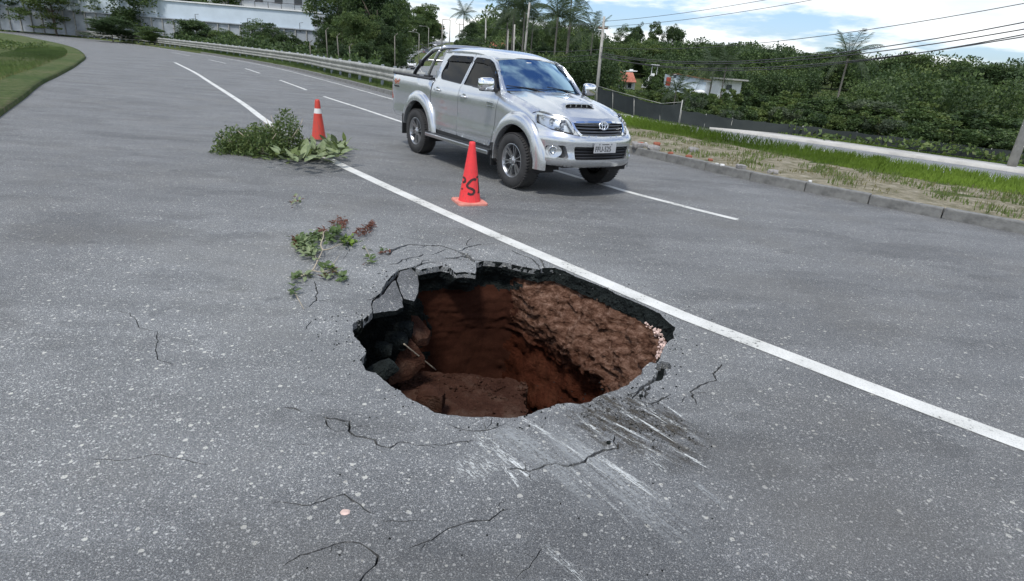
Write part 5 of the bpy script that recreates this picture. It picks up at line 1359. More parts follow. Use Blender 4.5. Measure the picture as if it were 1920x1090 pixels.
def crown_mesh(name, seed, mats, clumps=150, per=85, leaf=.040, shape='round', flat=.55, aspect=1.7):
    """unit crown: radius ~1 horizontally, z from 0 to 2"""
    rs = np.random.RandomState(seed); P = []; D = []; M = []
    lob = []
    nl = {'round': 7, 'tall': 7, 'wide': 10, 'bush': 6}[shape]
    for i in range(nl):
        a = rs.uniform(0, 6.28); r = rs.uniform(.15, .66); z = rs.uniform(.22, 1.45)
        if shape == 'tall': r *= .55; z = rs.uniform(.3, 1.7)
        if shape == 'wide': r = rs.uniform(.3, .82); z = rs.uniform(.35, 1.35)
        if shape == 'bush': z = rs.uniform(.25, 1.1)
        lob.append((r * math.cos(a), r * math.sin(a), z, rs.uniform(.32, .55)))
    lob.append((0, 0, 1.15 if shape != 'bush' else .8, .62))
    for i in range(clumps):
        l = lob[rs.randint(len(lob))]; d = rs.normal(size=3); d /= np.linalg.norm(d); d[2] = abs(d[2]) * (1 if rs.rand() < .75 else -1)
        c = np.array(l[:3]) + d * l[3] * rs.uniform(.72, 1.06); cs = rs.uniform(.09, .20)
        q = rs.normal(size=(per, 3)); q /= np.linalg.norm(q, axis=1)[:, None] + 1e-9; q *= rs.uniform(.35, 1, (per, 1)) ** .5
        q[:, 2] *= flat
        P.append(c + q * cs); D.append(q * .6 + d * .3); M += [rs.choice([0, 0, 1])] * per
    P = np.concatenate(P); D = np.concatenate(D); P[:, 2] = np.maximum(P[:, 2], .04)
    V, F = leaf_quads(P, leaf, rs, dirs=D, aspect=aspect)
    return fast_mesh(name, V, F, [MAT[m_] for m_ in mats], M)
CR = {
 'a': crown_mesh('crown', 1, ('leaf_dark', 'leaf_mid'), 190, 95, .050, 'wide'),
 'b': crown_mesh('crown', 2, ('leaf_dark', 'leaf_dark'), 170, 90, .055, 'round'),
 'c': crown_mesh('crown', 3, ('leaf_mid', 'leaf_mid'), 170, 90, .055, 'tall'),
 'd': crown_mesh('crown', 4, ('leaf_mid', 'leaf_light'), 150, 80, .055, 'round'),
 'e': crown_mesh('crown', 5, ('leaf_dark', 'leaf_mid'), 200, 80, .060, 'round', .8),
 's': crown_mesh('crown', 6, ('leaf_mid', 'leaf_light'), 60, 70, .11, 'bush'),
 't': crown_mesh('crown', 7, ('leaf_grey', 'leaf_mid'), 70, 70, .10, 'bush', .9),
 'u': crown_mesh('crown', 8, ('leaf_dark', 'leaf_mid'), 70, 70, .10, 'bush', .8)}
def trunk_mesh(seed):
    rt = random.Random(seed); m = MB(); p = [Vector((0, 0, 0))]
    for k in range(5): p.append(p[-1] + Vector((rt.uniform(-.03, .03), rt.uniform(-.03, .03), .13)))
    m.tube(p, [.040, .034, .030, .026, .022, .018], 8)
    for k in range(6):
        a = rt.uniform(0, 6.28); s_ = p[rt.choice((2, 3, 4))]; e = Vector((.26 * math.cos(a), .26 * math.sin(a), rt.uniform(.55, .8)))
        m.tube([s_, (s_ + e) / 2 + Vector((0, 0, -.03)), e], [.018, .012, .006], 6)
    me = bpy.data.meshes.new('trunk'); me.from_pydata([tuple(v) for v in m.V], [], [list(f) for f in m.F]); me.materials.append(MAT['bark']); me.polygons.foreach_set('use_smooth', [True] * len(me.polygons)); return me
TR = [trunk_mesh(k) for k in range(3)]
ntree = [0]
def tree(x, y, ztop, halfw, kind, label, group='trees', base=None, trunk_vis=.28, name='tree', cat='tree'):
    zb = tz(x, y) if base is None else base; h = max(1.0, ztop - zb); ntree[0] += 1; rk = random.Random(ntree[0] * 31)
    t = empty(name, (x, y, zb - .05), rk.uniform(0, 6.28), label, cat, group)
    c = bpy.data.objects.new('crown', CR[kind]); COL.objects.link(c); c.parent = t; ch = h * (1 - trunk_vis); c.scale = (halfw * 1.22, halfw * 1.22 * rk.uniform(.85, 1.1), ch / 1.68); c.location = (0, 0, h * trunk_vis * .8)
    k = bpy.data.objects.new('trunk', TR[ntree[0] % 3]); COL.objects.link(k); k.parent = t; k.scale = (h * .55, h * .55, h * .95)
    return t
def tree_px(u, vtop, hw, dist, kind, label, group, **k):
    x, y, z = AT(u, vtop, dist); return tree(x, y, z, hw / FPX * dist, kind, label, group, **k)
GL, GD, GR, GF = 'trees behind the guardrail', 'trees along the climbing avenue', 'trees behind the pickup', 'trees on the ridge at the right'
# big mass behind the guardrail on the left (some tops are above the picture)
for a in (
 (640, -40, 58, 84, 'a', 'tall dark tree next to the pale retaining wall, its top above the picture'), (705, -55, 62, 78, 'e', 'tallest broad dark tree in the middle of the group behind the guardrail'),
 (742, 0, 34, 92, 'c', 'green tree at the right edge of the group behind the guardrail'), (668, 25, 40, 70, 'd', 'lighter green tree in front of the tall dark ones behind the guardrail'),
 (722, 42, 38, 72, 'b', 'low dark tree just left of the avenue behind the guardrail'), (612, 45, 24, 76, 'e', 'small dark tree covering the corner of the pale wall'), (752, 50, 18, 118, 'a', 'dark tree bordering the left side of the avenue'),
 (693, 76, 30, 64, 'b', 'dark low bushy tree just above the middle of the guardrail'), (722, 84, 24, 70, 'e', 'dark shrubby tree where the avenue appears'), (640, 80, 30, 62, 'b', 'dark bushy tree behind the thin leaning posts'),
 (590, 72, 22, 66, 's', 'small pale green shrubby tree at the foot of the grey wall')):
    tree_px(*a, GL, trunk_vis=.18)
for a in (
 (796, 12, 32, 235, 'c', 'pointed green tree rising above the cars on the avenue'), (774, 30, 26, 205, 'a', 'rounded dark tree left of the pointed tree over the avenue'), (815, 40, 22, 265, 'b', 'dark tree sloping towards the double pole'),
 (829, 58, 14, 310, 'e', 'far dark tree beside the top of the avenue'), (788, 62, 24, 225, 'b', 'low dark tree beside the far left lane'), (762, 66, 18, 190, 'a', 'dark tree beside the street lamp at the avenue')):
    tree_px(*a, GD, trunk_vis=.12)
for k, (u, v, hw) in enumerate(((760, 96, 7), (772, 91, 7), (783, 86, 8), (794, 82, 8), (804, 79, 7))):
    x, y, z = AT(u, v, 135 + k * 18); tree(x, y, z, hw / FPX * y, 's', ('first', 'second', 'third', 'fourth', 'farthest')[k] + ' light green shrub in the strip between the two lanes of the avenue counting uphill', 'shrubs between the avenue lanes', trunk_vis=.1, name='shrub', cat='shrub')
for a in (
 (884, 38, 24, 135, 'b', 'round dark tree below the small distant palm'), (915, 46, 22, 125, 'c', 'dark tree left of the orange tiled roof'), (868, 62, 14, 150, 'a', 'small dark tree at the right of the avenue crest'),
 (905, 70, 30, 110, 'a', 'bushy green tree in front of the round dark one'), (948, 58, 24, 130, 'e', 'dark tree behind the orange tiled roof'), (1000, 50, 34, 105, 'b', 'dark tree behind the two pale poles'),
 (1035, 42, 26, 98, 'c', 'dark tree under the big palm crown'), (1072, 66, 30, 100, 'a', 'dark tree right of the big palm'), (1110, 70, 26, 112, 'e', 'dark tree behind the concrete utility pole'),
 (975, 80, 30, 90, 'e', 'low dark tree above the cab of the pickup'), (1030, 84, 34, 86, 'b', 'low dark tree above the windshield of the pickup'), (1085, 100, 28, 88, 'a', 'low dark tree left of the utility pole'),
 (1145, 84, 24, 125, 'd', 'lighter green tree right of the utility pole'), (925, 88, 20, 100, 'a', 'small dark tree beside the red roofed shed'), (1128, 112, 26, 118, 'b', 'low dark tree behind the tiled porch')):
    tree_px(*a, GR, trunk_vis=.12)
for a in (
 (1178, 50, 26, 190, 'a', 'dark rounded tree on the skyline, first to the right of the utility pole'), (1200, 46, 16, 196, 'b', 'small dark crown against the sky beside the first ridge tree'), (1232, 48, 20, 190, 'c', 'tall dark skyline tree with a notch of sky on its left'),
 (1262, 50, 24, 190, 'e', 'broad dark skyline tree right of the notch'), (1175, 84, 30, 160, 'd', 'green tree below the first skyline tree'), (1225, 84, 36, 160, 'd', 'light green tree above the white long house'),
 (1205, 108, 34, 150, 'b', 'dark tree behind the red tiled house'), (1255, 104, 34, 150, 'b', 'dark tree directly behind the long white house'), (1290, 82, 26, 175, 'a', 'green tree on the lower skyline at the right'),
 (1320, 80, 30, 175, 'e', 'dark tree on the lower skyline at the right'), (1355, 84, 28, 175, 'd', 'light tree on the skyline above the right white wall'), (1305, 108, 40, 145, 'e', 'dark tree over the roof of the long white house'),
 (1350, 112, 36, 140, 'a', 'dark tree behind the drooping palm'), (1168, 112, 20, 140, 'e', 'very dark tree between the tiled house and the round bush'), (1395, 88, 40, 165, 'b', 'dark ridge tree just right of the drooping palm'),
 (1450, 92, 44, 160, 'a', 'broad ridge tree beyond the white sheds'), (1510, 98, 44, 155, 'e', 'dark ridge tree, second beyond the white sheds'), (1575, 100, 50, 150, 'd', 'light green ridge tree far to the right'),
 (1640, 112, 46, 150, 'b', 'dark ridge tree far to the right'), (1710, 108, 54, 145, 'c', 'tall ridge tree near the right end'), (1785, 124, 52, 140, 'a', 'wide dark tree near the right end of the ridge'), (1860, 122, 56, 135, 'e', 'dark tree close to the right end of the ridge'), (1935, 130, 60, 130, 'b', 'last dark tree of the ridge at the right')):
    tree_px(*a, GF, trunk_vis=.12)
# left of the photographed part
for k, a in enumerate(((500, -60, 60, 105, 'b'), (430, -30, 55, 100, 'c'), (350, -70, 70, 110, 'a'), (260, -40, 60, 95, 'e'), (180, -60, 66, 100, 'b'), (90, -30, 60, 90, 'd'), (10, -60, 66, 95, 'a'))):
    tree_px(*a, ('first', 'second', 'third', 'fourth', 'fifth', 'sixth', 'last')[k] + ' tree over the pale wall counting left from the house', 'trees over the pale wall', trunk_vis=.2)
BPL = ['just right of the tiled house porch', 'in front of the utility pole top cables', 'before the tiled house', 'left of the round bush', 'under the round bush', 'before the long house', 'below the water tank', 'left of the bare post', 'under the drooping palm', 'below the flat roofed house',
 'at the bare metal post', 'first past the bare post', 'second past the bare post', 'third past the bare post', 'fourth past the bare post', 'fifth past the bare post', 'sixth past the bare post', 'seventh past the bare post', 'eighth past the bare post', 'ninth past the bare post', 'tenth past the bare post', 'eleventh past the bare post', 'last on the right',
 'right of the flat roofed house', 'second right of the flat roofed house', 'near the lone palm', 'past the lone palm', 'far right of the lone palm', 'at the far right end', 'between windshield and utility pole', 'at the foot of the porch']
for k, (u, v, hw, d, kd) in enumerate(((545, 62, 26, 82, 'b'), (488, 40, 40, 84, 'a'), (420, 58, 30, 80, 'd'), (352, 36, 44, 82, 'e'), (285, 52, 36, 78, 'c'), (205, 30, 48, 80, 'b'))):
    tree_px(u, v, hw, d, kd, ('first', 'second', 'third', 'fourth', 'fifth', 'sixth')[k] + ' tree standing in front of the pale wall counting left from the thin posts', 'trees before the pale wall', trunk_vis=.15)
# round clipped bush and undergrowth right of the tiled house
def bush(u, vtop, hw, dist, kind, label, group='bushes beyond the dark fence'):
    return tree_px(u, vtop, hw, dist, kind, label, group, trunk_vis=.02, name='bush', cat='bush')
bush(1228, 134, 18, 112, 'u', 'round dark green bush standing between the two white houses')
for k, (u, v, hw, d, kd) in enumerate(((1160, 158, 14, 70, 'u'), (1145, 158, 14, 60, 's'), (1195, 170, 18, 62, 's'), (1215, 166, 18, 66, 't'), (1240, 160, 18, 58, 's'), (1262, 168, 18, 52, 't'), (1285, 160, 22, 52, 's'), (1305, 170, 20, 44, 't'), (1330, 164, 26, 46, 'u'), (1360, 160, 26, 46, 's'),
     (1290, 188, 18, 39, 't'), (1315, 196, 22, 38, 'u'), (1345, 192, 24, 38, 's'), (1372, 196, 22, 37, 't'), (1400, 190, 28, 38, 'u'), (1440, 186, 34, 39, 's'), (1490, 190, 34, 38, 't'), (1540, 196, 36, 37, 'u'), (1600, 200, 40, 36, 's'), (1660, 208, 40, 35, 't'), (1730, 214, 46, 34, 'u'), (1800, 220, 50, 33, 's'), (1880, 230, 56, 32, 'u'),
     (1420, 160, 34, 60, 'u'), (1480, 166, 36, 60, 's'), (1550, 170, 44, 58, 'u'), (1640, 176, 50, 56, 't'), (1740, 186, 56, 52, 's'), (1850, 196, 60, 50, 'u'), (1112, 150, 14, 75, 'u'), (1175, 172, 14, 50, 's'))):
    lab = {'s': 'light green leafy bush', 't': 'greyish green bush', 'u': 'dark green bush'}[kd] + (' behind the shade net, ' if v > 180 else ' in the overgrown plot, ') + BPL[k]
    bush(u, v, hw, d, kd, lab)

# ------------------------------------------------------------------ palms
def frond_mesh(L, seed, droop=1.0, leaflets=26, wid=.30, mat='leaf_palm'):
    rs = random.Random(seed); V = []; F = []; pts = []
    for i in range(13):
        t = i / 12; pts.append(Vector((L * (t - .10 * t * t * droop), 0, L * (.42 * t - .80 * droop * t * t))))
    m = MB(); m.tube(pts, [.035 * L / 3 * (1 - .8 * i / 12) + .004 for i in range(13)], 5, cap=False)
    V = list(m.V); F = list(m.F)
    for i in range(leaflets):
        t = .12 + .88 * i / leaflets; k = t * 12; a = pts[int(k)] if int(k) < 12 else pts[11]; b = pts[min(12, int(k) + 1)]; p = a.lerp(b, k - int(k)); d = (b - a).normalized() if (b - a).length > 0 else Vector((1, 0, 0))
        for s_ in (-1, 1):
            l = wid * L * (math.sin(math.pi * min(1, t * .85 + .12)) ** .6) * rs.uniform(.8, 1.1); dirv = (d * .55 + Vector((0, s_ * .8, 0)) + Vector((0, 0, -.35 * droop - rs.uniform(0, .3)))).normalized()
            mid = p + dirv * l * .5; tip = p + dirv * l + Vector((0, 0, -.22 * l * droop)); w = .036 * L / 2.6; side = d * w
            n = len(V); V += [tuple(p - side * .5), tuple(mid - side * .6), tuple(tip), tuple(mid + side * .6), tuple(p + side * .5)]; F.append((n, n + 1, n + 2, n + 3, n + 4))
    me = bpy.data.meshes.new('frond'); me.from_pydata([tuple(v) for v in V], [], [list(f) for f in F]); me.materials.append(MAT[mat]); return me
FR = [frond_mesh(3.0, 1, .7), frond_mesh(3.0, 2, 1.1), frond_mesh(3.0, 3, .25), frond_mesh(3.0, 4, 1.45)]
def palm(x, y, ztop, s_, label, n=17, lean=(0, 0), group='palms', base=None, up=False, cat='palm tree'):
    zb = tz(x, y) if base is None else base; h = ztop - zb; rk = random.Random(int(x * 7 + y)); t = empty('palm_tree', (x, y, zb), rk.uniform(0, 6), label, cat, group)
    if h > .6:
        m = MB(); P1 = [Vector((lean[0] * (q / 8) ** 2, lean[1] * (q / 8) ** 2, h * q / 8)) for q in range(9)]; m.tube(P1, [.17 * s_, .13 * s_, .12 * s_, .115 * s_, .11 * s_, .11 * s_, .105 * s_, .11 * s_, .13 * s_], 9); m.build('trunk', MAT['bark_pale'], t, True)
    for k in range(n):
        e = k / n; fm = FR[2] if e > .66 else (FR[0] if e > .35 else (FR[1] if k % 2 else FR[3]))
        f = bpy.data.objects.new('frond', fm); COL.objects.link(f); f.parent = t; f.location = (lean[0], lean[1], h); f.rotation_euler = (0, -R_(8 + 58 * e * (1 if not up else 1.1)) + R_(12), k * 2.399 + rk.uniform(-.2, .2)); q = s_ * 1.25 * rk.uniform(.85, 1.15); f.scale = (q, q, q)
    return t
x, y, z = AT(1046, 33, 72); palm(x, y, z, .95, 'large palm with upright and drooping fronds behind the pickup roof', 18, group='palms behind the pickup')
x, y, z = AT(1070, 42, 76); palm(x, y, z, .85, 'palm with long drooping fronds right of the large palm', 15, group='palms behind the pickup')
x, y, z = AT(1072, 0, 90); palm(x, y, z, .8, 'tall thin palm reaching the top of the picture', 14, group='palms behind the pickup')
x, y, z = AT(965, 14, 84); palm(x, y, z, 1.0, 'tall bushy palm touching the top of the picture left of the pale pole', 20, group='palms behind the pickup')
x, y, z = AT(985, 22, 82); palm(x, y, z, .95, 'bushy palm leaning right beside the pale pole', 18, (.5, 0), group='palms behind the pickup')
x, y, z = AT(1000, 38, 86); palm(x, y, z, .8, 'loose palm crown right of the pale pole', 14, group='palms behind the pickup')
x, y, z = AT(952, 42, 88); palm(x, y, z, .9, 'drooping palm left of the two poles', 15, group='palms behind the pickup')
x, y, z = AT(870, 28, 165); palm(x, y, z, 1.0, 'small distant palm standing alone against the sky', 14, group='palms behind the pickup')
x, y, z = AT(1112, 62, 84); palm(x, y, z, .9, 'palm with arched fronds just left of the utility pole', 15, group='palms behind the pickup')
x, y, z = AT(1268, 170, 48); palm(x, y, z, .45, 'low yellowish palm rising above the fence in front of the long white house', 15, group='palms beyond the dark fence', up=True)
x, y, z = AT(1338, 134, 62); palm(x, y, z, .72, 'dark palm with hanging fronds in front of the white wall at the right', 18, group='palms beyond the dark fence')
x, y, z = AT(1362, 124, 60); palm(x, y, z, .6, 'second dark palm at the right with hanging fronds', 14, group='palms beyond the dark fence')
x, y, z = AT(1590, 110, 70); palm(x, y, z, .9, 'palm standing among the bushes far to the right', 16, group='palms beyond the dark fence')
# ------------------------------------------------------------------ guardrail
gp = smooth_line([(-74, 97), (-52, 82.5), (-38, 69.5), (-27.5, 58.5), (-17.19, 46), (-12.2, 38), (-8.5, 32), (-5.3, 26.6), (-4.0, 24.3)], step=.1)
gcum = np.concatenate([[0], np.cumsum(np.linalg.norm(np.diff(gp, axis=0), axis=1))]); GLn = gcum[-1]
guard = empty('guardrail', (-17.19, 46, .1), 0, 'long galvanised crash barrier on posts along the outer edge of the road', 'guardrail')
def gpt(s): return np.array([np.interp(s, gcum, gp[:, 0]), np.interp(s, gcum, gp[:, 1])])
inv = np.array([-17.19, 46, .1])
prof = [(.00, .43), (-.045, .455), (-.045, .49), (.0, .515), (.0, .545), (-.045, .57), (-.045, .605), (.0, .63), (.0, .66), (-.045, .70), (-.06, .735), (-.045, .77), (-.0, .80), (.012, .80)]
prof = [(a * 1.2, .26 + (b - .43) / .37 * .62) for a, b in prof]
k = 0; s = GLn
while s > 4:
    V = []; F = []; n = 6
    for i in range(n + 1):
        ss = s - 4.0 * i / n - .02; p = gpt(ss); q = gpt(ss - .2); t = (p - q); t /= np.linalg.norm(t); nn = np.array([-t[1], t[0]]); lift = .004 if i == 0 else 0
        dent = .012 * mnoise.noise(Vector((ss * .7, 3, 1)))
        for a, b in prof: V.append((p[0] + nn[0] * (a + lift + dent) - inv[0], p[1] + nn[1] * (a + lift + dent) - inv[1], b + dent - inv[2] + .13))
    m_ = len(prof)
    for i in range(n):
        for j in range(m_ - 1): F.append((i * m_ + j, i * m_ + j + 1, (i + 1) * m_ + j + 1, (i + 1) * m_ + j))
    o = mesh('rail', V, F, MAT['galvanised'], guard, False); auto_smooth(o, 50)
    s -= 4.0
    k += 1
m = MB(); m.box((0, 0, .36), (.12, .012, 1.1)); m.box((.055, .05, .36), (.012, .10, 1.1)); m.box((-.055, .05, .36), (.012, .10, 1.1)); m.box((0, -.01, .66), (.10, .12, .30)); pproto = None
s = GLn - .5
while s > 2:
    p = gpt(s); q = gpt(s - .3); t = p - q; a = math.atan2(t[1], t[0]); nn = np.array([-math.sin(a), math.cos(a)])
    loc = (p[0] + nn[0] * .11 - inv[0], p[1] + nn[1] * .11 - inv[1], .06); rot = (rnd.uniform(-.03, .03), rnd.uniform(-.04, .04), a)
    if pproto is None: pproto = m.build('post', MAT['grey_wall'], guard); pproto.location = loc; pproto.rotation_euler = rot
    else: share(pproto, 'post', guard, loc, rot)
    s -= 1.9
# ------------------------------------------------------------------ grass and undergrowth (uncountable)
def blades(name, pts, h, w, mat, seed=0, lean=.5, parent=None, per=1):
    rs = np.random.RandomState(seed); P = np.asarray(pts); n = len(P); a = rs.uniform(0, 6.28, n); H = h * rs.uniform(.45, 1.25, n); W = w * rs.uniform(.7, 1.3, n)
    la = rs.uniform(0, 6.28, n); lm = rs.uniform(.1, lean, n) * H
    s = np.stack([np.cos(a) * W, np.sin(a) * W, np.zeros(n)], 1); top = P + np.stack([np.cos(la) * lm, np.sin(la) * lm, H], 1); mid = P + np.stack([np.cos(la) * lm * .35, np.sin(la) * lm * .35, H * .6], 1)
    V = np.stack([P - s, P + s, mid + s * .7, top, mid - s * .7], 1).reshape(-1, 3); F = np.arange(n * 5).reshape(n, 5)
    me = fast_mesh(name, V, F, [MAT[mat]]); o = bpy.data.objects.new(name, me); COL.objects.link(o)
    if parent: o.parent = parent
    o['kind'] = 'stuff'; return o
rs = np.random.RandomState(11)
def band_pts(L, o0, o1, n, x0, x1, zf, seed):
    rs = np.random.RandomState(seed); Ls = sub(L, x0, x1); i = rs.uniform(0, len(Ls) - 1.001, n); k = i.astype(int); f = (i - k)[:, None]; p = Ls[k] * (1 - f) + Ls[k + 1] * f
    T = np.gradient(Ls, axis=0); T /= np.linalg.norm(T, axis=1)[:, None]; T = T[k]; N = np.stack([-T[:, 1], T[:, 0]], 1); o = rs.uniform(o0, o1, n)[:, None]; q = p + N * o
    return np.c_[q, zf(q)]
blades('grass', band_pts(Kl, 3.25, 4.9, 42000, -3, 30, lambda q: np.full(len(q), .09), 1), .22, .011, 'grass_bright', 1)
P_ = band_pts(Kl, .35, 3.4, 9000, -2, 26, lambda q: np.array([mz_(p) for p in q]) - .01, 2); P_ = P_[np.array([mnoise.noise(Vector((p[0] * 1.1, p[1] * 1.1, 4))) > .08 for p in P_])]
blades('grass', P_, .07, .009, 'grass_dry', 2)
P_ = band_pts(Kl, .3, 3.4, 22000, -2, 26, lambda q: np.array([mz_(p) for p in q]) - .01, 3); P_ = P_[np.array([mnoise.noise(Vector((p[0] * .9, p[1] * .9, 14))) > .04 for p in P_])]
blades('grass', P_, .09, .010, 'leaf_light', 3)
P_ = band_pts(Kl, .25, 3.2, 30000, -40, -5, lambda q: np.full(len(q), .11), 4); P_ = P_[np.array([mnoise.noise(Vector((p[0] * .6, p[1] * .6, 24))) > -.1 for p in P_])]; blades('grass', P_, .11, .010, 'leaf_light', 4)
blades('grass', band_pts(Kl, 1.0, 4.2, 16000, -40, -5, lambda q: np.full(len(q), .11), 5), .45, .02, 'leaf_mid', 5)
# verge on the near left, outside the photographed part
P_ = band_pts(Sl, -3.2, -.25, 30000, -32, 8, lambda q: terrain_z(q[:, 0], q[:, 1]) - .01, 6); blades('grass', P_, .14, .009, 'leaf_mid', 6)
P_ = band_pts(Sl, -1.6, -.22, 9000, -32, 8, lambda q: terrain_z(q[:, 0], q[:, 1]) - .01, 7); blades('grass', P_, .10, .008, 'grass_dry', 7)
# verge along the far pavement
P_ = band_pts(AVl[:, :2], -7.5, -5.7, 9000, 6, 40, lambda q: terrain_z(q[:, 0], q[:, 1]), 8); blades('grass', P_, .16, .02, 'grass_bright', 8)
def undergrowth(name, region, n, size, mats, seed, zmax=1.4, dens=.9):
    rs = np.random.RandomState(seed); R = np.array(region); x0, y0 = R.min(0); x1, y1 = R.max(0)
    X = rs.uniform(x0, x1, n * 3); Y = rs.uniform(y0, y1, n * 3); ok = pip(region, X, Y); X = X[ok][:n]; Y = Y[ok][:n]
    keep = np.ones(len(X), bool)
    for L, W in ((AVl, AVw), (A2l, A2w)):
        d2 = ((X[:, None] - L[None, ::3, 0]) ** 2 + (Y[:, None] - L[None, ::3, 1]) ** 2); keep &= d2.min(1) > (W.mean() + 1.6) ** 2
    X = X[keep]; Y = Y[keep]
    hgt = np.array([max(.1, .75 + .9 * mnoise.noise(Vector((x * .22, y * .22, seed))) + .4 * mnoise.noise(Vector((x * .7, y * .7, seed)))) for x, y in zip(X, Y)]) * zmax
    Z = terrain_z(X, Y) + hgt * rs.uniform(.15, 1, len(X)) ** .6
    V, F = leaf_quads(np.c_[X, Y, Z], size, rs, up=1.0, aspect=1.6); mi = (rs.uniform(size=len(X)) > .6).astype(int)
    me = fast_mesh(name, V, F, [MAT[a] for a in mats], mi); o = bpy.data.objects.new(name, me); COL.objects.link(o); o['kind'] = 'stuff'; return o
def forest(name, region, ntrees, hmin, hmax, r0, r1, per, size, mats, seed):
    rs = np.random.RandomState(seed); R = np.array(region); x0, y0 = R.min(0); x1, y1 = R.max(0); X = rs.uniform(x0, x1, ntrees * 6); Y = rs.uniform(y0, y1, ntrees * 6); ok = pip(region, X, Y); X = X[ok][:ntrees]; Y = Y[ok][:ntrees]; Z = terrain_z(X, Y)
    P = []; D = []; M = []
    for x, y, z in zip(X, Y, Z):
        r = rs.uniform(r0, r1); h = rs.uniform(hmin, hmax); tone = rs.choice([0, 1, 2], p=[.55, .3, .15]); nb = 9
        lob = [(0, 0, h * .62, r * .8)] + [(r * .62 * math.cos(q), r * .62 * math.sin(q), h * rs.uniform(.3, .82), r * rs.uniform(.35, .55)) for q in rs.uniform(0, 6.28, nb)]
        for lx_, ly_, lz_, lr in lob:
            n = int(per * (lr / r) ** 1.3) + 8; q = rs.normal(size=(n, 3)); q /= np.linalg.norm(q, axis=1)[:, None]; q *= rs.uniform(.75, 1.05, (n, 1)); q[:, 2] *= .8
            P.append(q * lr + np.array([x + lx_, y + ly_, z + lz_])); D.append(q); M += [int(tone if rs.rand() < .75 else (tone + 1) % 2)] * n
    P = np.concatenate(P); D = np.concatenate(D); V, F = leaf_quads(P, size, rs, dirs=D * .7, aspect=1.5); me = fast_mesh(name, V, F, [MAT[m_] for m_ in mats], M); o = bpy.data.objects.new(name, me); COL.objects.link(o); o['kind'] = 'stuff'; return o
undergrowth('undergrowth', [(2, 44), (12, 34), (30, 24), (60, 16), (80, 40), (60, 80), (30, 84), (8, 84), (-2, 70)], 80000, .24, ('leaf_mid', 'leaf_light'), 31, .55)
undergrowth('undergrowth', [(-2, 70), (8, 84), (60, 80), (120, 60), (120, 130), (60, 140), (-8, 120)], 60000, .36, ('leaf_dark', 'leaf_mid'), 32, .4)
forest('woodland', [(44, 74), (70, 50), (150, 50), (150, 110), (64, 124)], 110, 4.0, 7.5, 2.2, 3.6, 240, .40, ('leaf_dark', 'leaf_mid', 'leaf_light'), 47)
undergrowth('undergrowth', [(-11, 46), (-16, 54), (-30, 66), (-50, 84), (-36, 90), (-19.5, 90), (-14.6, 66)], 40000, .28, ('leaf_dark', 'leaf_mid'), 33, 1.5)
undergrowth('undergrowth', [(-60, 92), (-27, 92), (-36, 140), (-60, 220), (-70, 300), (-120, 300), (-120, 110)], 50000, .7, ('leaf_dark', 'leaf_mid'), 34, 2.0)
undergrowth('undergrowth', [(-4, 92), (0, 72), (6, 100), (-4, 130), (-12, 150)], 26000, .34, ('leaf_dark', 'leaf_mid'), 35, 1.4)
forest('woodland', [(14, 142), (150, 110), (190, 150), (150, 210), (10, 215)], 210, 5.5, 9, 3.0, 4.6, 230, .55, ('leaf_dark', 'leaf_mid', 'leaf_light'), 41)
forest('woodland', [(0, 61), (7, 60), (8, 70), (-3, 70)], 9, 3.6, 5.2, 1.8, 2.6, 420, .24, ('leaf_dark', 'leaf_mid', 'leaf_light'), 46)
forest('woodland', [(-8, 112), (-3, 92), (6, 92), (16, 112), (12, 150), (-12, 150)], 62, 4.5, 6.6, 2.4, 3.6, 230, .42, ('leaf_dark', 'leaf_mid', 'leaf_light'), 42)
forest('woodland', [(-64, 98), (-36, 98), (-42, 130), (-60, 200), (-120, 260), (-150, 120)], 90, 7, 11, 3.4, 5, 220, .6, ('leaf_dark', 'leaf_mid', 'leaf_light'), 43)
forest('woodland', [(-56, 225), (-48, 330), (-90, 360), (-120, 260)], 40, 9, 14, 4, 6, 200, .9, ('leaf_dark', 'leaf_mid', 'leaf_light'), 44)
forest('woodland', [(-11, 170), (-19, 250), (-27, 330), (20, 340), (20, 190)], 60, 7, 11, 4, 6, 180, .9, ('leaf_dark', 'leaf_mid', 'leaf_light'), 45)

forest('woodland', [(32, 124), (66, 122), (60, 148), (26, 142)], 34, 4.0, 6.5, 2.2, 3.4, 220, .42, ('leaf_dark', 'leaf_mid', 'leaf_light'), 48)
forest('woodland', [(-36, 40), (-27, 24), (-24, 14), (-34, 6), (-56, 20), (-60, 46)], 26, 2.2, 4.4, 1.2, 2.2, 420, .20, ('leaf_dark', 'leaf_mid', 'leaf_light'), 49)
undergrowth('undergrowth', [(-32, 42), (-25, 28), (-18, 16.5), (-15, 8), (-36, 2), (-60, 20), (-60, 50)], 60000, .13, ('leaf_mid', 'leaf_light'), 50, .35)

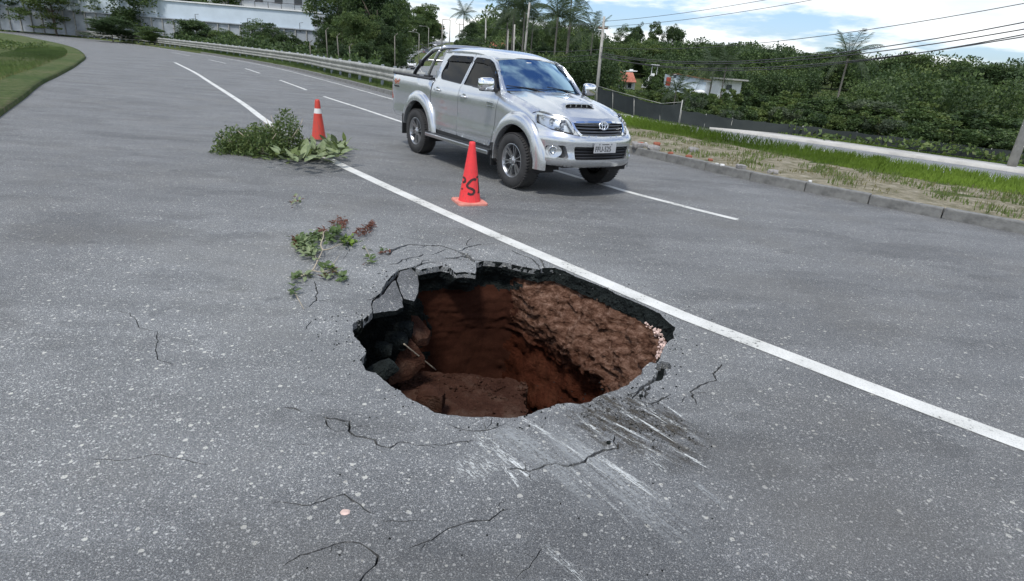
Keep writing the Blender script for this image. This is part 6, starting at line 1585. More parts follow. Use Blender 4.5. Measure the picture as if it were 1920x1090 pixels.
# ------------------------------------------------------------------ poles, lamps, wires
def pole(x, y, ztop, r0, r1, label, group='utility poles', base=None, lean=(0, 0), arms=(), mat='concrete_pole', name='utility_pole', cat='utility pole', n=8, fit=True):
    zb = tz(x, y) - .3 if base is None else base; t = empty(name, (x, y, zb), 0, label, cat, group); h = ztop - zb
    m = MB(); m.tube([(0, 0, 0), (lean[0] / 2, lean[1] / 2, h / 2), (lean[0], lean[1], h)], [r0, (r0 + r1) / 2, r1], n); m.build('shaft', MAT[mat], t, True)
    for (z, w, a) in arms:
        ar = empty('x') if False else None
        m = MB(); rot = Matrix.Rotation(a, 3, 'Z'); m.box((lean[0] * z / h, lean[1] * z / h, z), (w, .09, .11), rot); arm = m.build('crossarm', MAT['wood_brown'], t)
        for q in (-.45, 0, .45):
            p = rot @ Vector((w * q, 0, 0)); m = MB(); m.lathe([(.0, 0), (.035, .02), (.05, .06), (.03, .08), (.045, .11), (.0, .15)], 8, 'z', (p.x + lean[0] * z / h, p.y, z + .05)); m.build('insulator', MAT['ceramic'], arm, True)
    if fit:
        m = MB(); m.box((.12 + lean[0] * .8, 0, h * .80), (.16, .10, .30), bev=.02); m.build('bracket', MAT['galvanised'], t)
    return t
px_, py_, _ = AT(1117, 196, 55); lx = AT(1133, 32, 55)[0] - px_
pole(px_, py_, 5.72, .17, .10, 'nearest tapered concrete utility pole rising behind the bonnet of the pickup', lean=(lx, 0), arms=((6.55, .9, .5),))
def span(a, b, sag, r=.018, n=20):
    a = Vector(a); b = Vector(b); return [a.lerp(b, i / n) - Vector((0, 0, sag * 4 * (i / n) * (1 - i / n))) for i in range(n + 1)]
NP = (21.5, 27.0)     # next pole of the line, right of the picture
pole(NP[0], NP[1], 8.4, .19, .12, 'concrete utility pole at the right beside the far pavement', arms=((8.5, 1.0, 2.2),))
def wire(label, spans, r=.016, group='overhead wires'):
    m = MB()
    for s_ in spans: m.tube(s_, r, 5, cap=False)
    tag(m.build('overhead_wire', MAT['wire'], None, True), label, 'wire', group)
T1 = (lx + px_, 55); zt = 5.4
wire('upper overhead wire from the nearest utility pole sweeping up to the right edge', [span((T1[0], 55, 5.35), (NP[0], NP[1], 8.25), .55)])
wire('second upper overhead wire running just under the top one to the right edge', [span((T1[0], 55.2, 4.95), (NP[0] + .1, NP[1] + .2, 7.85), .60)])
wire('thin high wire crossing the sky left of the nearest utility pole', [span((T1[0], 55, 5.35), (-12, 128, 8.0), .9)], .02)
wire('thin middle wire leaving the nearest utility pole towards the left', [span((T1[0], 55, 3.15), (-14, 124, 5.6), 1.2)], .022)
for k, (za, zb_, sg, lab) in enumerate(((4.6 - 1.3, 5.9, .8, 'drooping cable from the upper third of the utility pole to the right'), (2.9, 5.2, 1.25, 'thick drooping cable below the middle of the utility pole to the right'), (2.75, 4.9, 1.15, 'thick cable just under the first drooping one'), (2.55, 4.6, 1.2, 'lowest cable hanging between the utility poles at the right'), (2.65, 4.75, 1.45, 'slack cable sagging deepest between the utility poles'))):
    wire(lab, [span((T1[0] - .02, 55 + .03 * k, za), (NP[0] + .05 * k, NP[1], zb_), sg)], .026 if k else .018)
wire('two low wires passing in front of the palms towards the left', [span((T1[0], 55, 2.75), (-16, 100, 3.4), 1.0), span((T1[0], 55, 2.3), (-17, 100, 2.6), 1.1)], .018)
for (u, vt, d, r0, r1, lab) in ((993, 5, 80, .16, .11, 'tall pale pole standing in front of the palms, leaning slightly right'), (965, 46, 80, .11, .09, 'shorter pale pole left of the tall one'), (953, 55, 82, .10, .08, 'thin pale pole, leftmost of the three by the palms'),
   (862, 44, 150, .16, .12, 'pole with a cross bar right of the avenue crest'), (911, 34, 110, .13, .10, 'dark pole rising out of the trees left of the orange roof')):
    x, y, z = AT(u, vt, d); ub = AT(u - (11 if u == 993 else 0), 105, d)[0]
    pole(ub, y, z, r0, r1, lab, lean=(x - ub, 0), arms=((z - tz(ub, y) + .1, 1.8, .2),) if u == 862 else (), fit=u != 953)
wire('diagonal stay wire between the short pale pole and the foot of the tall one', [[AT(951, 54, 81), AT(983, 94, 80)]], .035)
# pair of poles joined by a bar at the top of the avenue
hx, hy, hz = AT(830, 36, 180); t = empty('utility_pole', (hx, hy, tz(hx, hy) - .3), 0, 'pair of tall poles joined by a top bar near the crest of the avenue', 'utility pole', 'utility poles')
zt_ = hz - tz(hx, hy) + .3
for dx_, nm in ((0, 'shaft'), (2.1, 'shaft')): m = MB(); m.tube([(dx_, 0, 0), (dx_, 0, zt_)], [.17, .13], 8); m.build(nm, MAT['concrete_pole'], t, True)
m = MB(); m.box((1.05, 0, zt_ - .1), (2.2, .10, .14)); m.build('top_bar', MAT['wood_brown'], t)
for q in (1.4, 2.4): m = MB(); m.box((0, 0, zt_ - q), (1.5, .1, .12)); m.build('crossarm', MAT['wood_brown'], t)
m = MB(); m.lathe([(.0, 0), (.25, .02), (.25, .7), (.0, .75)], 12, 'z', (.35, 0, zt_ - 4)); m.build('transformer', MAT['galvanised'], t, True)
# street lamps along the avenue
for k, (u, vt, d) in enumerate(((804, 51, 140), (786, 62, 120), (745, 70, 78))):
    x, y, z = AT(u, vt, d); g_ = tz(x, y); h = z - g_
    t = empty('street_lamp', (x, y, g_ - .2), 0, ('grey street lamp beside the dark car on the avenue', 'grey street lamp left of the avenue shrubs', 'thin pale street lamp where the trees end above the guardrail')[k], 'street lamp', 'street lamps on the avenue')
    m = MB(); m.tube([(0, 0, 0), (0, 0, h)], [.07, .05], 6); m.build('shaft', MAT['concrete_pole'], t, True)
    m = MB(); m.tube(smooth_line([(0, 0, h), (-.5, 0, h + .25), (-1.5, 0, h + .3)], n=4), .03, 5); m.box((-1.8, 0, h + .29), (.6, .22, .1), bev=.03); m.build('lamp_arm', MAT['galvanised'], t)
# thin leaning posts behind the guardrail
for k, (ub, vb, ut, vt, lab) in enumerate(((615, 108, 611, 57, 'tallest thin leaning post behind the guardrail, first from the left wall'), (637, 110, 632, 68, 'second thin pale leaning post behind the guardrail'), (659, 113, 655, 87, 'short thin grey post behind the guardrail in front of the dark trees'), (582, 101, 581, 80, 'thin greenish post close to the grey wall'), (741, 127, 740, 68, 'tall thin pale post beside the avenue behind the guardrail'))):
    xb, yb, zb = AT(ub, vb, 55); xt, yt, zt2 = AT(ut, vt, 55); g_ = tz(xb, yb)
    t = empty('fence_post', (xb, yb, g_ - .2), 0, lab, 'post', 'thin posts behind the guardrail'); m = MB(); h = zt2 - g_ + .2; m.tube([(0, 0, 0), (xt - xb, 0, h)], .045, 6); m.build('shaft', MAT['bark_pale'], t, True)
    m = MB(); m.tube([(xt - xb, 0, h), (xt - xb + .25, -.0, h + .22)], .035, 6); m.build('bent_tip', MAT['bark_pale'], t, True)
# ------------------------------------------------------------------ dark shade-net fence beyond the far carriageway
def line_at(pts): return [np.array(AT(u, v, d)) for u, v, d in pts]
fb = [(1120, 196, 47), (1150, 204, 43), (1190, 219, 39), (1238, 229, 37.5), (1272, 233, 37)]
ft = [(1120, 162, 47), (1150, 171, 43), (1190, 182, 39), (1240, 195, 37.5), (1279, 192, 37)]
fence = empty('fence', tuple(AT(1272, 233, 37)), 0, 'long dark shade net fence on metal posts beyond the far carriageway', 'fence'); fo = np.array(AT(1272, 233, 37))
Bp = line_at(fb); Tp = line_at(ft)
for i in range(len(fb) - 1):
    V = []; F = []; n = 8
    for k in range(n + 1):
        t_ = k / n; b = Bp[i] * (1 - t_) + Bp[i + 1] * t_; t2 = Tp[i] * (1 - t_) + Tp[i + 1] * t_; t2 = t2 - np.array([0, 0, .10 * math.sin(math.pi * t_)])
        for q in range(6):
            f = q / 5; p = b * (1 - f) + t2 * f; p = p + np.array([0, -.06 * mnoise.noise(Vector((k * .5 + i * 3, q * .6, 1))), 0]); V.append(tuple(p - fo))
    for k in range(n):
        for q in range(5): F.append((k * 6 + q, (k + 1) * 6 + q, (k + 1) * 6 + q + 1, k * 6 + q + 1))
    mesh('net_panel', V, F, MAT['shade_net'], fence, True)
for i in range(len(fb)):
    lastp = i == len(fb) - 1; m = MB(); m.tube([tuple(Bp[i] - fo - np.array([0, 0, .4])), tuple(Tp[i] - fo + np.array([0, -.02 if lastp else .12, .12 if lastp else -.05]))], .035 if lastp else .025, 6); m.build('post', MAT['galvanised'], fence, True)
for i in range(len(fb) - 1):
    m = MB(); m.tube([tuple(Tp[i] - fo + np.array([0, -.03, .02])), tuple(Tp[i + 1] - fo + np.array([0, -.03, .02]))], .016, 5); m.build('top_wire', MAT['galvanised'], fence, True)
# low continuation under the bushes
fb2 = [(1274, 233, 37), (1320, 240, 36.6), (1369, 248, 36), (1430, 256, 35.4), (1500, 264, 34.6), (1600, 276, 33.4), (1720, 292, 32), (1850, 309, 30.6), (1960, 324, 29.6)]
fence2 = empty('fence', tuple(AT(1369, 248, 36)), 0, 'low dark net fence overgrown by bushes to the right of the bare metal post', 'fence'); fo2 = np.array(AT(1369, 248, 36)); B2 = line_at(fb2)
for i in range(len(fb2) - 1):
    V = []; F = []
    for k in range(7):
        b = B2[i] * (1 - k / 6) + B2[i + 1] * k / 6
        for q in range(4): p = b + np.array([0, .05 * mnoise.noise(Vector((k * .6 + i, q, 0))), q / 3 * (.78 + .12 * mnoise.noise(Vector((k * .4 + i, 2, 0))))]); V.append(tuple(p - fo2))
    for k in range(6):
        for q in range(3): F.append((k * 4 + q, (k + 1) * 4 + q, (k + 1) * 4 + q + 1, k * 4 + q + 1))
    mesh('net_panel', V, F, MAT['shade_net'], fence2, True)
    m = MB(); m.tube([tuple(B2[i] - fo2 - np.array([0, 0, .3])), tuple(B2[i] - fo2 + np.array([0, .05, .8]))], .025, 6); m.build('post', MAT['galvanised'], fence2, True)

# ------------------------------------------------------------------ houses
def rows_tiles(m, p0, p1, p2, p3, n, r=.09):
    """half-round tile rows running from edge p0-p1 down to p3-p2"""
    for i in range(n):
        t = (i + .5) / n; a = Vector(p0).lerp(Vector(p1), t); b = Vector(p3).lerp(Vector(p2), t); m.tube([a, b], r, 6, cap=False)
def face_quad(a, b, c, d): return [tuple(a), tuple(b), tuple(c), tuple(d)], [(0, 1, 2, 3)]
D1 = 128
hx0 = AT(1141, 150, D1); hx1 = AT(1190, 168, D1); W_ = hx1[0] - hx0[0]; zb = AT(1180, 172, D1)[2] - 1.0
h = empty('house', (hx0[0], D1, zb), 0, 'small white house with a red clay tiled roof and open porch beyond the fence', 'house')
def hz_(v): return AT(1170, v, D1)[2] - zb
m = MB(); m.box((W_ * .84, 1.6, hz_(152) / 2), (W_ * .30, 3.0, hz_(152))); m.build('wall', MAT['white_wall'], h)
m = MB(); m.box((W_ * .36, 3.0, hz_(153) / 2), (W_ * .72, .2, hz_(153))); m.build('wall', MAT['grey_wall'], h)
m = MB(); m.box((W_ * .80, .08, hz_(160)), (.7, .06, .9)); wf_ = m.build('window', MAT['window_dark'], h); m = MB(); m.box((W_ * .80, .04, hz_(160) - .5), (.9, .08, .08)); m.build('sill', MAT['white_wall'], wf_)
m = MB(); z0, z1 = hz_(154), hz_(136); x0, x1 = W_ * .18, W_ * 1.0
m.add([(x0, -1.2, z0), (x1, -1.2, z0 + .1), (W_ * .92, 2.2, z1), (W_ * .45, 2.2, z1), (x0, 4.5, z0)], [(0, 1, 2, 3), (0, 3, 4)]); rf_ = m.build('roof', MAT['clay_tile'], h)
m = MB(); rows_tiles(m, (W_ * .45, 2.2, z1), (W_ * .92, 2.2, z1), (x1, -1.2, z0 + .1), (x0, -1.2, z0), 16, .12); o = m.build('tile', MAT['clay_tile'], rf_, True); o['kind'] = 'stuff'
m = MB(); m.tube([(x0, -1.22, z0 - .03), (x1, -1.22, z0 + .07)], .07, 6); m.build('gutter', MAT['wood_brown'], rf_)
m = MB(); m.box((W_ * .78, 4.2, hz_(133)), (W_ * .62, 3, .16), Matrix.Rotation(R_(-4), 3, 'Y')); m.build('flat_roof', MAT['white_wall'], h)
m = MB(); m.box((W_ * .9, 4.2, hz_(139)), (.7, .5, 2.0)); m.build('chimney', MAT['white_wall'], h)
for k in range(4):
    m = MB(); m.tube([(W_ * (-.06 + .22 * k), -1.0, -1), (W_ * (-.06 + .22 * k), -1.0, hz_(151))], .08, 6); m.build('porch_post', MAT['concrete'], h)
m = MB(); m.add([(-W_ * .35, -1.4, hz_(151)), (W_ * .35, -1.4, hz_(152)), (W_ * .40, 2.2, hz_(143)), (-W_ * .25, 2.2, hz_(142))], [(0, 1, 2, 3)]); m.build('porch_roof', MAT['brick_wall'], h)
for k in range(2): m = MB(); m.tube([(-W_ * .1, -1.3, hz_(164 + 4 * k)), (W_ * .62, -1.3, hz_(165 + 4 * k))], .05, 5); m.build('railing', MAT['white_wall'], h)
m = MB(); m.box((W_ * .25, -2.2, hz_(175)), (W_ * .75, .2, .5)); m.build('low_wall', MAT['concrete'], h)
# long white house with a dark edged sloping roof
D2 = 118
a = AT(1256, 165, D2); b = AT(1333, 174, D2); W_ = b[0] - a[0]; zb = a[2] - 2.0
def z2(v, u=1290): return AT(u, v, D2)[2] - zb
h = empty('house', (a[0], D2, zb), 0, 'long pale blue white house with a dark edged sloping roof and a small square window', 'house')
m = MB(); zl, zr = z2(140, 1262), z2(152, 1330)
m.add([(0, 0, 0), (W_ * .14, -.02, 0), (W_ * .14, -.02, zl), (0, 0, zl - .3)], [(0, 1, 2, 3)]); m.add([(W_ * .14, 0, 0), (W_ * .98, 0, 0), (W_ * .98, 0, zr), (W_ * .14, 0, zl + .15)], [(0, 1, 2, 3)]); m.add([(0, 0, 0), (0, 6, 0), (0, 6, zl), (0, 0, zl - .3)], [(0, 1, 2, 3)]); m.add([(W_ * .98, 0, 0), (W_ * .98, 6, 0), (W_ * .98, 6, zr), (W_ * .98, 0, zr)], [(0, 1, 2, 3)])
m.build('wall', MAT['bluish_wall'], h)
m = MB(); m.add([(W_ * .10, -.5, zl + .1), (W_ * 1.02, -.5, zr), (W_ * 1.02, 6.5, zr - .3), (W_ * .10, 6.5, zl - .2), (W_ * .10, -.5, zl + .28), (W_ * 1.02, -.5, zr + .2), (W_ * 1.02, 6.5, zr - .1), (W_ * .10, 6.5, zl)], [(0, 1, 5, 4), (4, 5, 6, 7), (0, 4, 7, 3), (1, 2, 6, 5), (0, 3, 2, 1)]); m.build('roof', MAT['wood_brown'], h)
m = MB(); m.box((W_ * .075, -.05, z2(143, 1263)), (.5, .06, .55)); w_ = m.build('window', MAT['window_dark'], h); m = MB(); m.box((W_ * .075, -.08, z2(143, 1263) + .32), (.62, .06, .06)); m.build('frame', MAT['white_wall'], w_)
m = MB(); m.box((-.55, -.3, z2(153, 1253)), (.75, .8, 1.5), bev=.1); m.build('water_barrel', MAT['rust_red'], h)
m = MB(); m.lathe([(.0, 0), (.9, .02), (1.5, .3), (1.6, .5), (1.2, .75), (.0, .9)], 16, 'z', (W_ * .70, -1.6, z2(172, 1310) - .5)); m.build('water_tank', MAT['white_wall'], h, True)
# white wall and shed at the far right of the photographed part
for (u0, v0, u1, v1, d, lab) in ((1334, 156, 1345, 168, 112, 'narrow white house wall between the long house and the drooping palm'), (1346, 152, 1392, 172, 100, 'white house with a projecting flat roof at the right behind the palms')):
    a = AT(u0, v1, d); b = AT(u1, v0, d); w_ = b[0] - a[0]; zb = a[2] - 2.2; hh = b[2] - zb; h = empty('house', (a[0], d, zb), 0, lab, 'house')
    m = MB(); m.box((w_ / 2, 2, hh / 2), (w_, 4, hh)); m.build('wall', MAT['white_wall'], h)
    m = MB(); m.box((w_ / 2, 1.4, hh + .1), (w_ + 1.0, 5.4, .22)); m.build('roof', MAT['concrete'], h)
    m = MB(); m.box((w_ * .45, -.03, hh - 1.1), (w_ * .25, .06, .8)); m.build('window', MAT['window_dark'], h)
# white stair and canopy behind the round bush
a = AT(1212, 156, 120); h = empty('outdoor_stair', (a[0], 120, a[2] - 1.2), 0, 'white sloping outdoor stair with a small canopy beside the round dark bush', 'stair')
m = MB(); m.add([(-.9, 0, .6), (.1, 0, .6), (1.4, .3, 3.0), (.8, .3, 3.0), (-.9, 0, .35), (.1, 0, .35), (1.4, .3, 2.75), (.8, .3, 2.75)], [(0, 1, 2, 3), (4, 7, 6, 5), (0, 4, 5, 1), (1, 5, 6, 2), (2, 6, 7, 3), (3, 7, 4, 0)]); m.build('flight', MAT['white_wall'], h)
m = MB(); m.box((1.2, .3, 4.5), (1.5, 1, .16)); m.build('canopy', MAT['white_wall'], h)
for dx_ in (.7, 1.7): m = MB(); m.tube([(dx_, .3, 2.8), (dx_, .3, 4.5)], .06, 6); m.build('canopy_post', MAT['white_wall'], h)
# garage building left of the pole
a = AT(1068, 160, 105); b = AT(1100, 138, 105); w_ = b[0] - a[0]; zb = a[2] - 1.5; h = empty('shed', (a[0], 105, zb), 0, 'small grey shed with a rusty tiled roof just right of the windshield', 'shed')
m = MB(); m.box((w_ * .4, 1.5, (b[2] - zb) / 2), (w_ * .6, 3, b[2] - zb)); m.build('wall', MAT['grey_wall'], h); m = MB(); m.box((w_ * .45, 1.3, b[2] - zb + .12), (w_ * .95, 4, .14), Matrix.Rotation(R_(5), 3, 'Y')); m.build('roof', MAT['clay_tile'], h)
for k in range(6): m = MB(); m.tube([(w_ * (.75 + .11 * k), -.2, 0), (w_ * (.75 + .11 * k), -.2, b[2] - zb - .3 + .4 * math.sin(k))], .07, 6); m.build('fence_pole', MAT['bark_pale'], h)
# orange roofed shed above the pickup
D3 = 108; a = AT(918, 98, D3); b = AT(952, 80, D3); w_ = b[0] - a[0]; zb = a[2] - 3.0; h = empty('house', (a[0], D3, zb), 0, 'house with an orange red tiled roof and brick wall above the pickup cab', 'house'); ze = AT(935, 90, D3)[2] - zb; zr = AT(935, 80, D3)[2] - zb
m = MB(); m.box((w_ / 2, 2, ze / 2), (w_ * .96, 4, ze)); m.build('wall', MAT['brick_wall'], h)
m = MB(); m.add([(-.15, -.6, ze), (w_ + .15, -.6, ze), (w_, 2.4, zr), (0, 2.4, zr)], [(0, 1, 2, 3)]); rf_ = m.build('roof', MAT['clay_tile'], h); m = MB(); rows_tiles(m, (0, 2.4, zr), (w_, 2.4, zr), (w_ + .15, -.6, ze), (-.15, -.6, ze), 12, .10); o = m.build('tile', MAT['clay_tile'], rf_, True); o['kind'] = 'stuff'
m = MB(); m.box((w_ / 2, -.66, ze - .1), (w_ + .3, .08, .22)); m.build('fascia', MAT['wood_brown'], rf_)
# retaining walls and house at the top left
D4 = 92
def xz(u, v, d=D4): p = AT(u, v, d); return p[0], p[2]
xr, zb = xz(603, 88); wall = empty('retaining_wall', (xr, D4, zb - 1.2), 0, 'tall two level retaining wall, grey ribbed below and pale blue above', 'wall')
zc = xz(575, 57)[1] - zb + 1.2; zt_ = xz(575, 23)[1] - zb + 1.2; Lw = 74
m = MB(); m.box((-Lw / 2, .3, zc / 2), (Lw, .5, zc)); m.build('lower_wall', MAT['grey_wall'], wall)
for k in range(46):
    m = MB(); m.box((-.5 - k * 1.6, 0, zc / 2), (.14, .24, zc + .05)); m.build('rib', MAT['concrete'], wall)
m = MB(); m.box((-Lw / 2, -.0, zc + .05), (Lw, .40, .12)); m.build('coping', MAT['grey_wall'], wall)
m = MB(); m.box((-1.1 - (Lw - 1.1) / 2, .55, (zt_ + zc) / 2), (Lw - 1.1, .4, zt_ - zc)); m.build('upper_wall', MAT['bluish_wall'], wall)
m = MB(); m.box((-.2, .9, (zt_ + zc) / 2 - .1), (1.8, 1.4, zt_ - zc - .2)); m.build('stained_wall', MAT['grey_wall'], wall)
m = MB(); m.box((-Lw / 2, .5, zt_ + .08), (Lw, .7, .16)); m.build('coping', MAT['white_wall'], wall)
for k in range(3):
    m = MB(); x = -3.0 - 7.5 * k; m.tube([(x, -.1, zc - .3), (x, -.1, zc + .9), (x + .5, -.1, zc + .95)], .04, 6); m.build('lamp_bracket', MAT['wire'], wall)
D5 = 99; xl, zl = xz(560, 22, D5); h = empty('house', (xl, D5, zl), 0, 'pale hillside house with a light metal roof and balcony above the retaining wall', 'house')
m = MB(); m.box((-6, 3, 1.6), (16, 6, 3.2)); m.build('wall', MAT['white_wall'], h); m = MB(); m.add([(-15, -1.2, 2.9), (3.2, -1.2, 2.5), (1.4, 3, 4.6), (-15, 3, 4.6), (3.2, 7, 2.5), (-15, 7, 2.9)], [(0, 1, 2, 3), (3, 2, 4, 5), (1, 4, 2)]); m.build('roof', MAT['metal_roof'], h)
for k in range(5): m = MB(); m.box((-12 + 3 * k, -.04, 1.5), (1.2, .06, 1.2)); w_ = m.build('window', MAT['window_dark'], h); m = MB(); m.box((-12 + 3 * k, -.08, 2.15), (1.4, .08, .1)); m.build('frame', MAT['white_wall'], w_)
m = MB(); m.box((3.6, 3, 2.4), (1.8, 5, 4.8)); m.build('side_block', MAT['bluish_wall'], h)
m = MB(); m.box((3.6, .4, 3.2), (1.2, .08, .9)); m.build('window', MAT['window_dark'], h)
for k in range(9): m = MB(); m.tube([(-14 + 2 * k, -1.6, -.2), (-14 + 2 * k, -1.6, .9)], .04, 5); m.build('balcony_post', MAT['wire'], h)
m = MB(); m.tube([(-14, -1.6, .9), (3, -1.6, .9)], .04, 5); m.build('balcony_rail', MAT['wire'], h)

# ------------------------------------------------------------------ distant cars
def car(u, v, d, head, paint, label, hatch=True, scale=1.0, away=False):
    x, y, z = AT(u, v, d); k = int(np.argmin((AVl[:, 0] - x) ** 2 + (AVl[:, 1] - y) ** 2)); z = AVl[k, 2] + .03
    t = empty('car', (x, y, z), head, label, 'car', 'cars on the avenue'); t.scale = (scale,) * 3; P_ = MAT[paint]
    # body: side profile lofted across the width
    side = [(-2.0, .30), (-2.05, .55), (-2.0, .80), (-1.85, .92), (-1.0, .96), (.95, .95), (1.75, .82), (2.02, .62), (2.05, .40), (2.0, .28)]
    def loft(prof, ys, name, mat, par):
        V = []; F = []; n = len(prof)
        for yv, k_ in ys: V += [(a * k_, yv, .55 + (b - .55) * (1 if k_ == 1 else .96)) for a, b in prof]
        for i in range(len(ys) - 1):
            for j in range(n): F.append((i * n + j, i * n + (j + 1) % n, (i + 1) * n + (j + 1) % n, (i + 1) * n + j))
        F += [tuple(range(n)), tuple(range((len(ys) - 1) * n, len(ys) * n))[::-1]]
        o = mesh(name, V, F, mat, par); auto_smooth(o, 35); return o
    loft(side, [(-.86, .94), (-.80, 1), (.80, 1), (.86, .94)], 'body', P_, t)
    top = [(-1.75, .93), (-1.50, 1.38), (-1.0, 1.47), (.0, 1.47), (.35, 1.38), (1.05, .93)]
    loft([(a, b - .005) for a, b in top], [(-.72, .97), (-.60, 1), (.60, 1), (.72, .97)], 'cabin', MAT['window_dark'], t)
    m = MB(); m.box((-.55, 0, 1.475), (1.35, 1.18, .04), bev=.015); m.build('roof', P_, t)
    for s_ in (-1, 1):
        for xx in (-1.25, 1.25):
            w = empty('wheel'); w.parent = t; w.location = (xx, s_ * .76, .31); m = MB(); m.lathe([(.19, -.10), (.29, -.10), (.31, -.06), (.31, .06), (.29, .10), (.19, .10)], 20, 'y'); m.build('tyre', MAT['rubber'], w, True); m = MB(); m.lathe([(.0, s_ * .07), (.18, s_ * .09), (.2, s_ * .06)], 14, 'y'); m.build('rim', MAT['alloy'], w, True)
        m = MB(); m.box((1.97, s_ * .62, .66), (.14, .36, .14), bev=.04); m.build('headlight', MAT['plate_grey'], t)
        m = MB(); m.box((-2.0, s_ * .68, .74), (.10, .22, .22), bev=.03); m.build('tail_light', MAT['red_lens'], t)
        m = MB(); m.box((.75, s_ * .92, .98), (.12, .18, .12), bev=.04); m.build('mirror', P_, t)
        m = MB(); m.box((-1.66, s_ * .62, 1.16), (.05, .05, .56), Matrix.Rotation(R_(28), 3, 'Y')); m.box((.72, s_ * .63, 1.17), (.05, .05, .62), Matrix.Rotation(R_(-58), 3, 'Y')); m.build('pillar', P_, t)
    m = MB(); m.box((2.03, 0, .42), (.06, .9, .16)); m.build('grille', MAT['black_plastic'], t); m = MB(); m.box((2.07, 0, .52), (.02, .40, .12)); m.build('license_plate', MAT['plate_grey'], t)
    m = MB(); m.box((-2.06, 0, .56), (.02, .40, .12)); m.build('license_plate', MAT['plate_grey'], t); m = MB(); m.box((0, 0, .26), (3.7, 1.5, .12)); m.build('underside', MAT['underbody'], t)
    return t
car(770, 131, 112, R_(-77), 'white_paint', 'white small car coming down the avenue above the bed of the pickup')
car(798, 104, 160, R_(106), 'dark_paint', 'dark car driving up the avenue beyond the white car')
car(813, 85, 222, R_(-75), 'white_paint', 'farthest small white car near the crest of the avenue')

# ------------------------------------------------------------------ cut branches lying on the asphalt
def leaf_proto(L, W, mat, seed=0, cup=.2):
    V = [(0, 0, 0)]; F = []; n = 5
    for i in range(1, n):
        t = i / n; w = W / 2 * math.sin(math.pi * t ** .8); z = -.12 * L * t * t
        V += [(L * t, w, z + w * cup * 1.2), (L * t, 0, z), (L * t, -w, z + w * cup * 1.2)]
    V.append((L, 0, -.14 * L)); F = [(0, 2, 1), (0, 3, 2)]
    for i in range(n - 2):
        a = 1 + 3 * i; F += [(a, a + 1, a + 4, a + 3), (a + 1, a + 2, a + 5, a + 4)]
    a = 1 + 3 * (n - 2); e = len(V) - 1; F += [(a, a + 1, e), (a + 1, a + 2, e)]
    me = bpy.data.meshes.new('leaf'); me.from_pydata(V, [], F); me.materials.append(MAT[mat]); me.polygons.foreach_set('use_smooth', [True] * len(F)); return me
LF = {'broad': leaf_proto(.23, .095, 'leaf_broad'), 'broad2': leaf_proto(.20, .085, 'leaf_light', cup=-.1), 'small': leaf_proto(.058, .030, 'leaf_mid'), 'small2': leaf_proto(.060, .028, 'leaf_broad'), 'bright': leaf_proto(.048, .026, 'grass_bright'), 'dry': leaf_proto(.045, .018, 'leaf_dry', cup=.5)}
def put_leaf(par, kind, p, rz, tilt, s_=1.0, roll=0.0):
    o = bpy.data.objects.new('leaf', LF[kind]); COL.objects.link(o); o.parent = par; o.location = p; o.rotation_euler = (roll, tilt, rz); o.scale = (s_,) * 3; return o
rb = random.Random(77)
def branch(name, origin_px, stems, label, cat='branch', group=None, r0=.012, parent_rot=0):
    O = G(*origin_px); t = empty(name, (O[0], O[1], 0), 0, label, cat, group)
    for st_, rad in stems:
        P1 = [(*(np.array(G(u, v, z)) - np.array(O)), z) for u, v, z in st_]; P1 = smooth_line(P1, n=6) if len(P1) > 2 else P1
        m = MB(); n = len(P1); m.tube(P1, [rad * (1 - .6 * i / max(1, n - 1)) for i in range(n)], 7); m.build('stem', MAT['twig'], t, True)
    return t, O
def cluster(t, O, u, v, n, spread, kinds, zmax, s_=1.0, tilt=(-.9, .3)):
    for k in range(n):
        uu = u + rb.gauss(0, spread[0]); vv = v + rb.gauss(0, spread[1]); z = .008 + rb.random() ** 1.5 * zmax; p = G(uu, vv, z)
        put_leaf(t, rb.choice(kinds), (p[0] - O[0], p[1] - O[1], z), rb.uniform(0, 6.28), rb.uniform(*tilt), s_ * rb.uniform(.75, 1.25), rb.uniform(-.6, .6))
t, O = branch('cut_branch', (600, 290), [([(556, 292, .05), (580, 284, .10), (610, 272, .16), (640, 276, .05)], .012), ([(570, 296, .03), (598, 280, .10), (612, 262, .22)], .009), ([(530, 262, .22), (575, 262, .22), (606, 264, .16)], .008)], 'heap of cut branches with broad pale green leaves in front of the far traffic cone')
cluster(t, O, 632, 282, 74, (10, 6), ('broad', 'broad', 'broad2'), .24, .95, (-1.3, .2)); cluster(t, O, 604, 287, 80, (14, 6), ('broad', 'broad', 'broad2'), .20, .95, (-1.3, .2)); cluster(t, O, 574, 290, 56, (13, 6), ('broad', 'broad2', 'broad'), .18, .95, (-1.3, .2)); cluster(t, O, 615, 272, 16, (8, 5), ('broad',), .22, .8); cluster(t, O, 540, 294, 40, (18, 5), ('broad', 'broad2'), .14, .8)
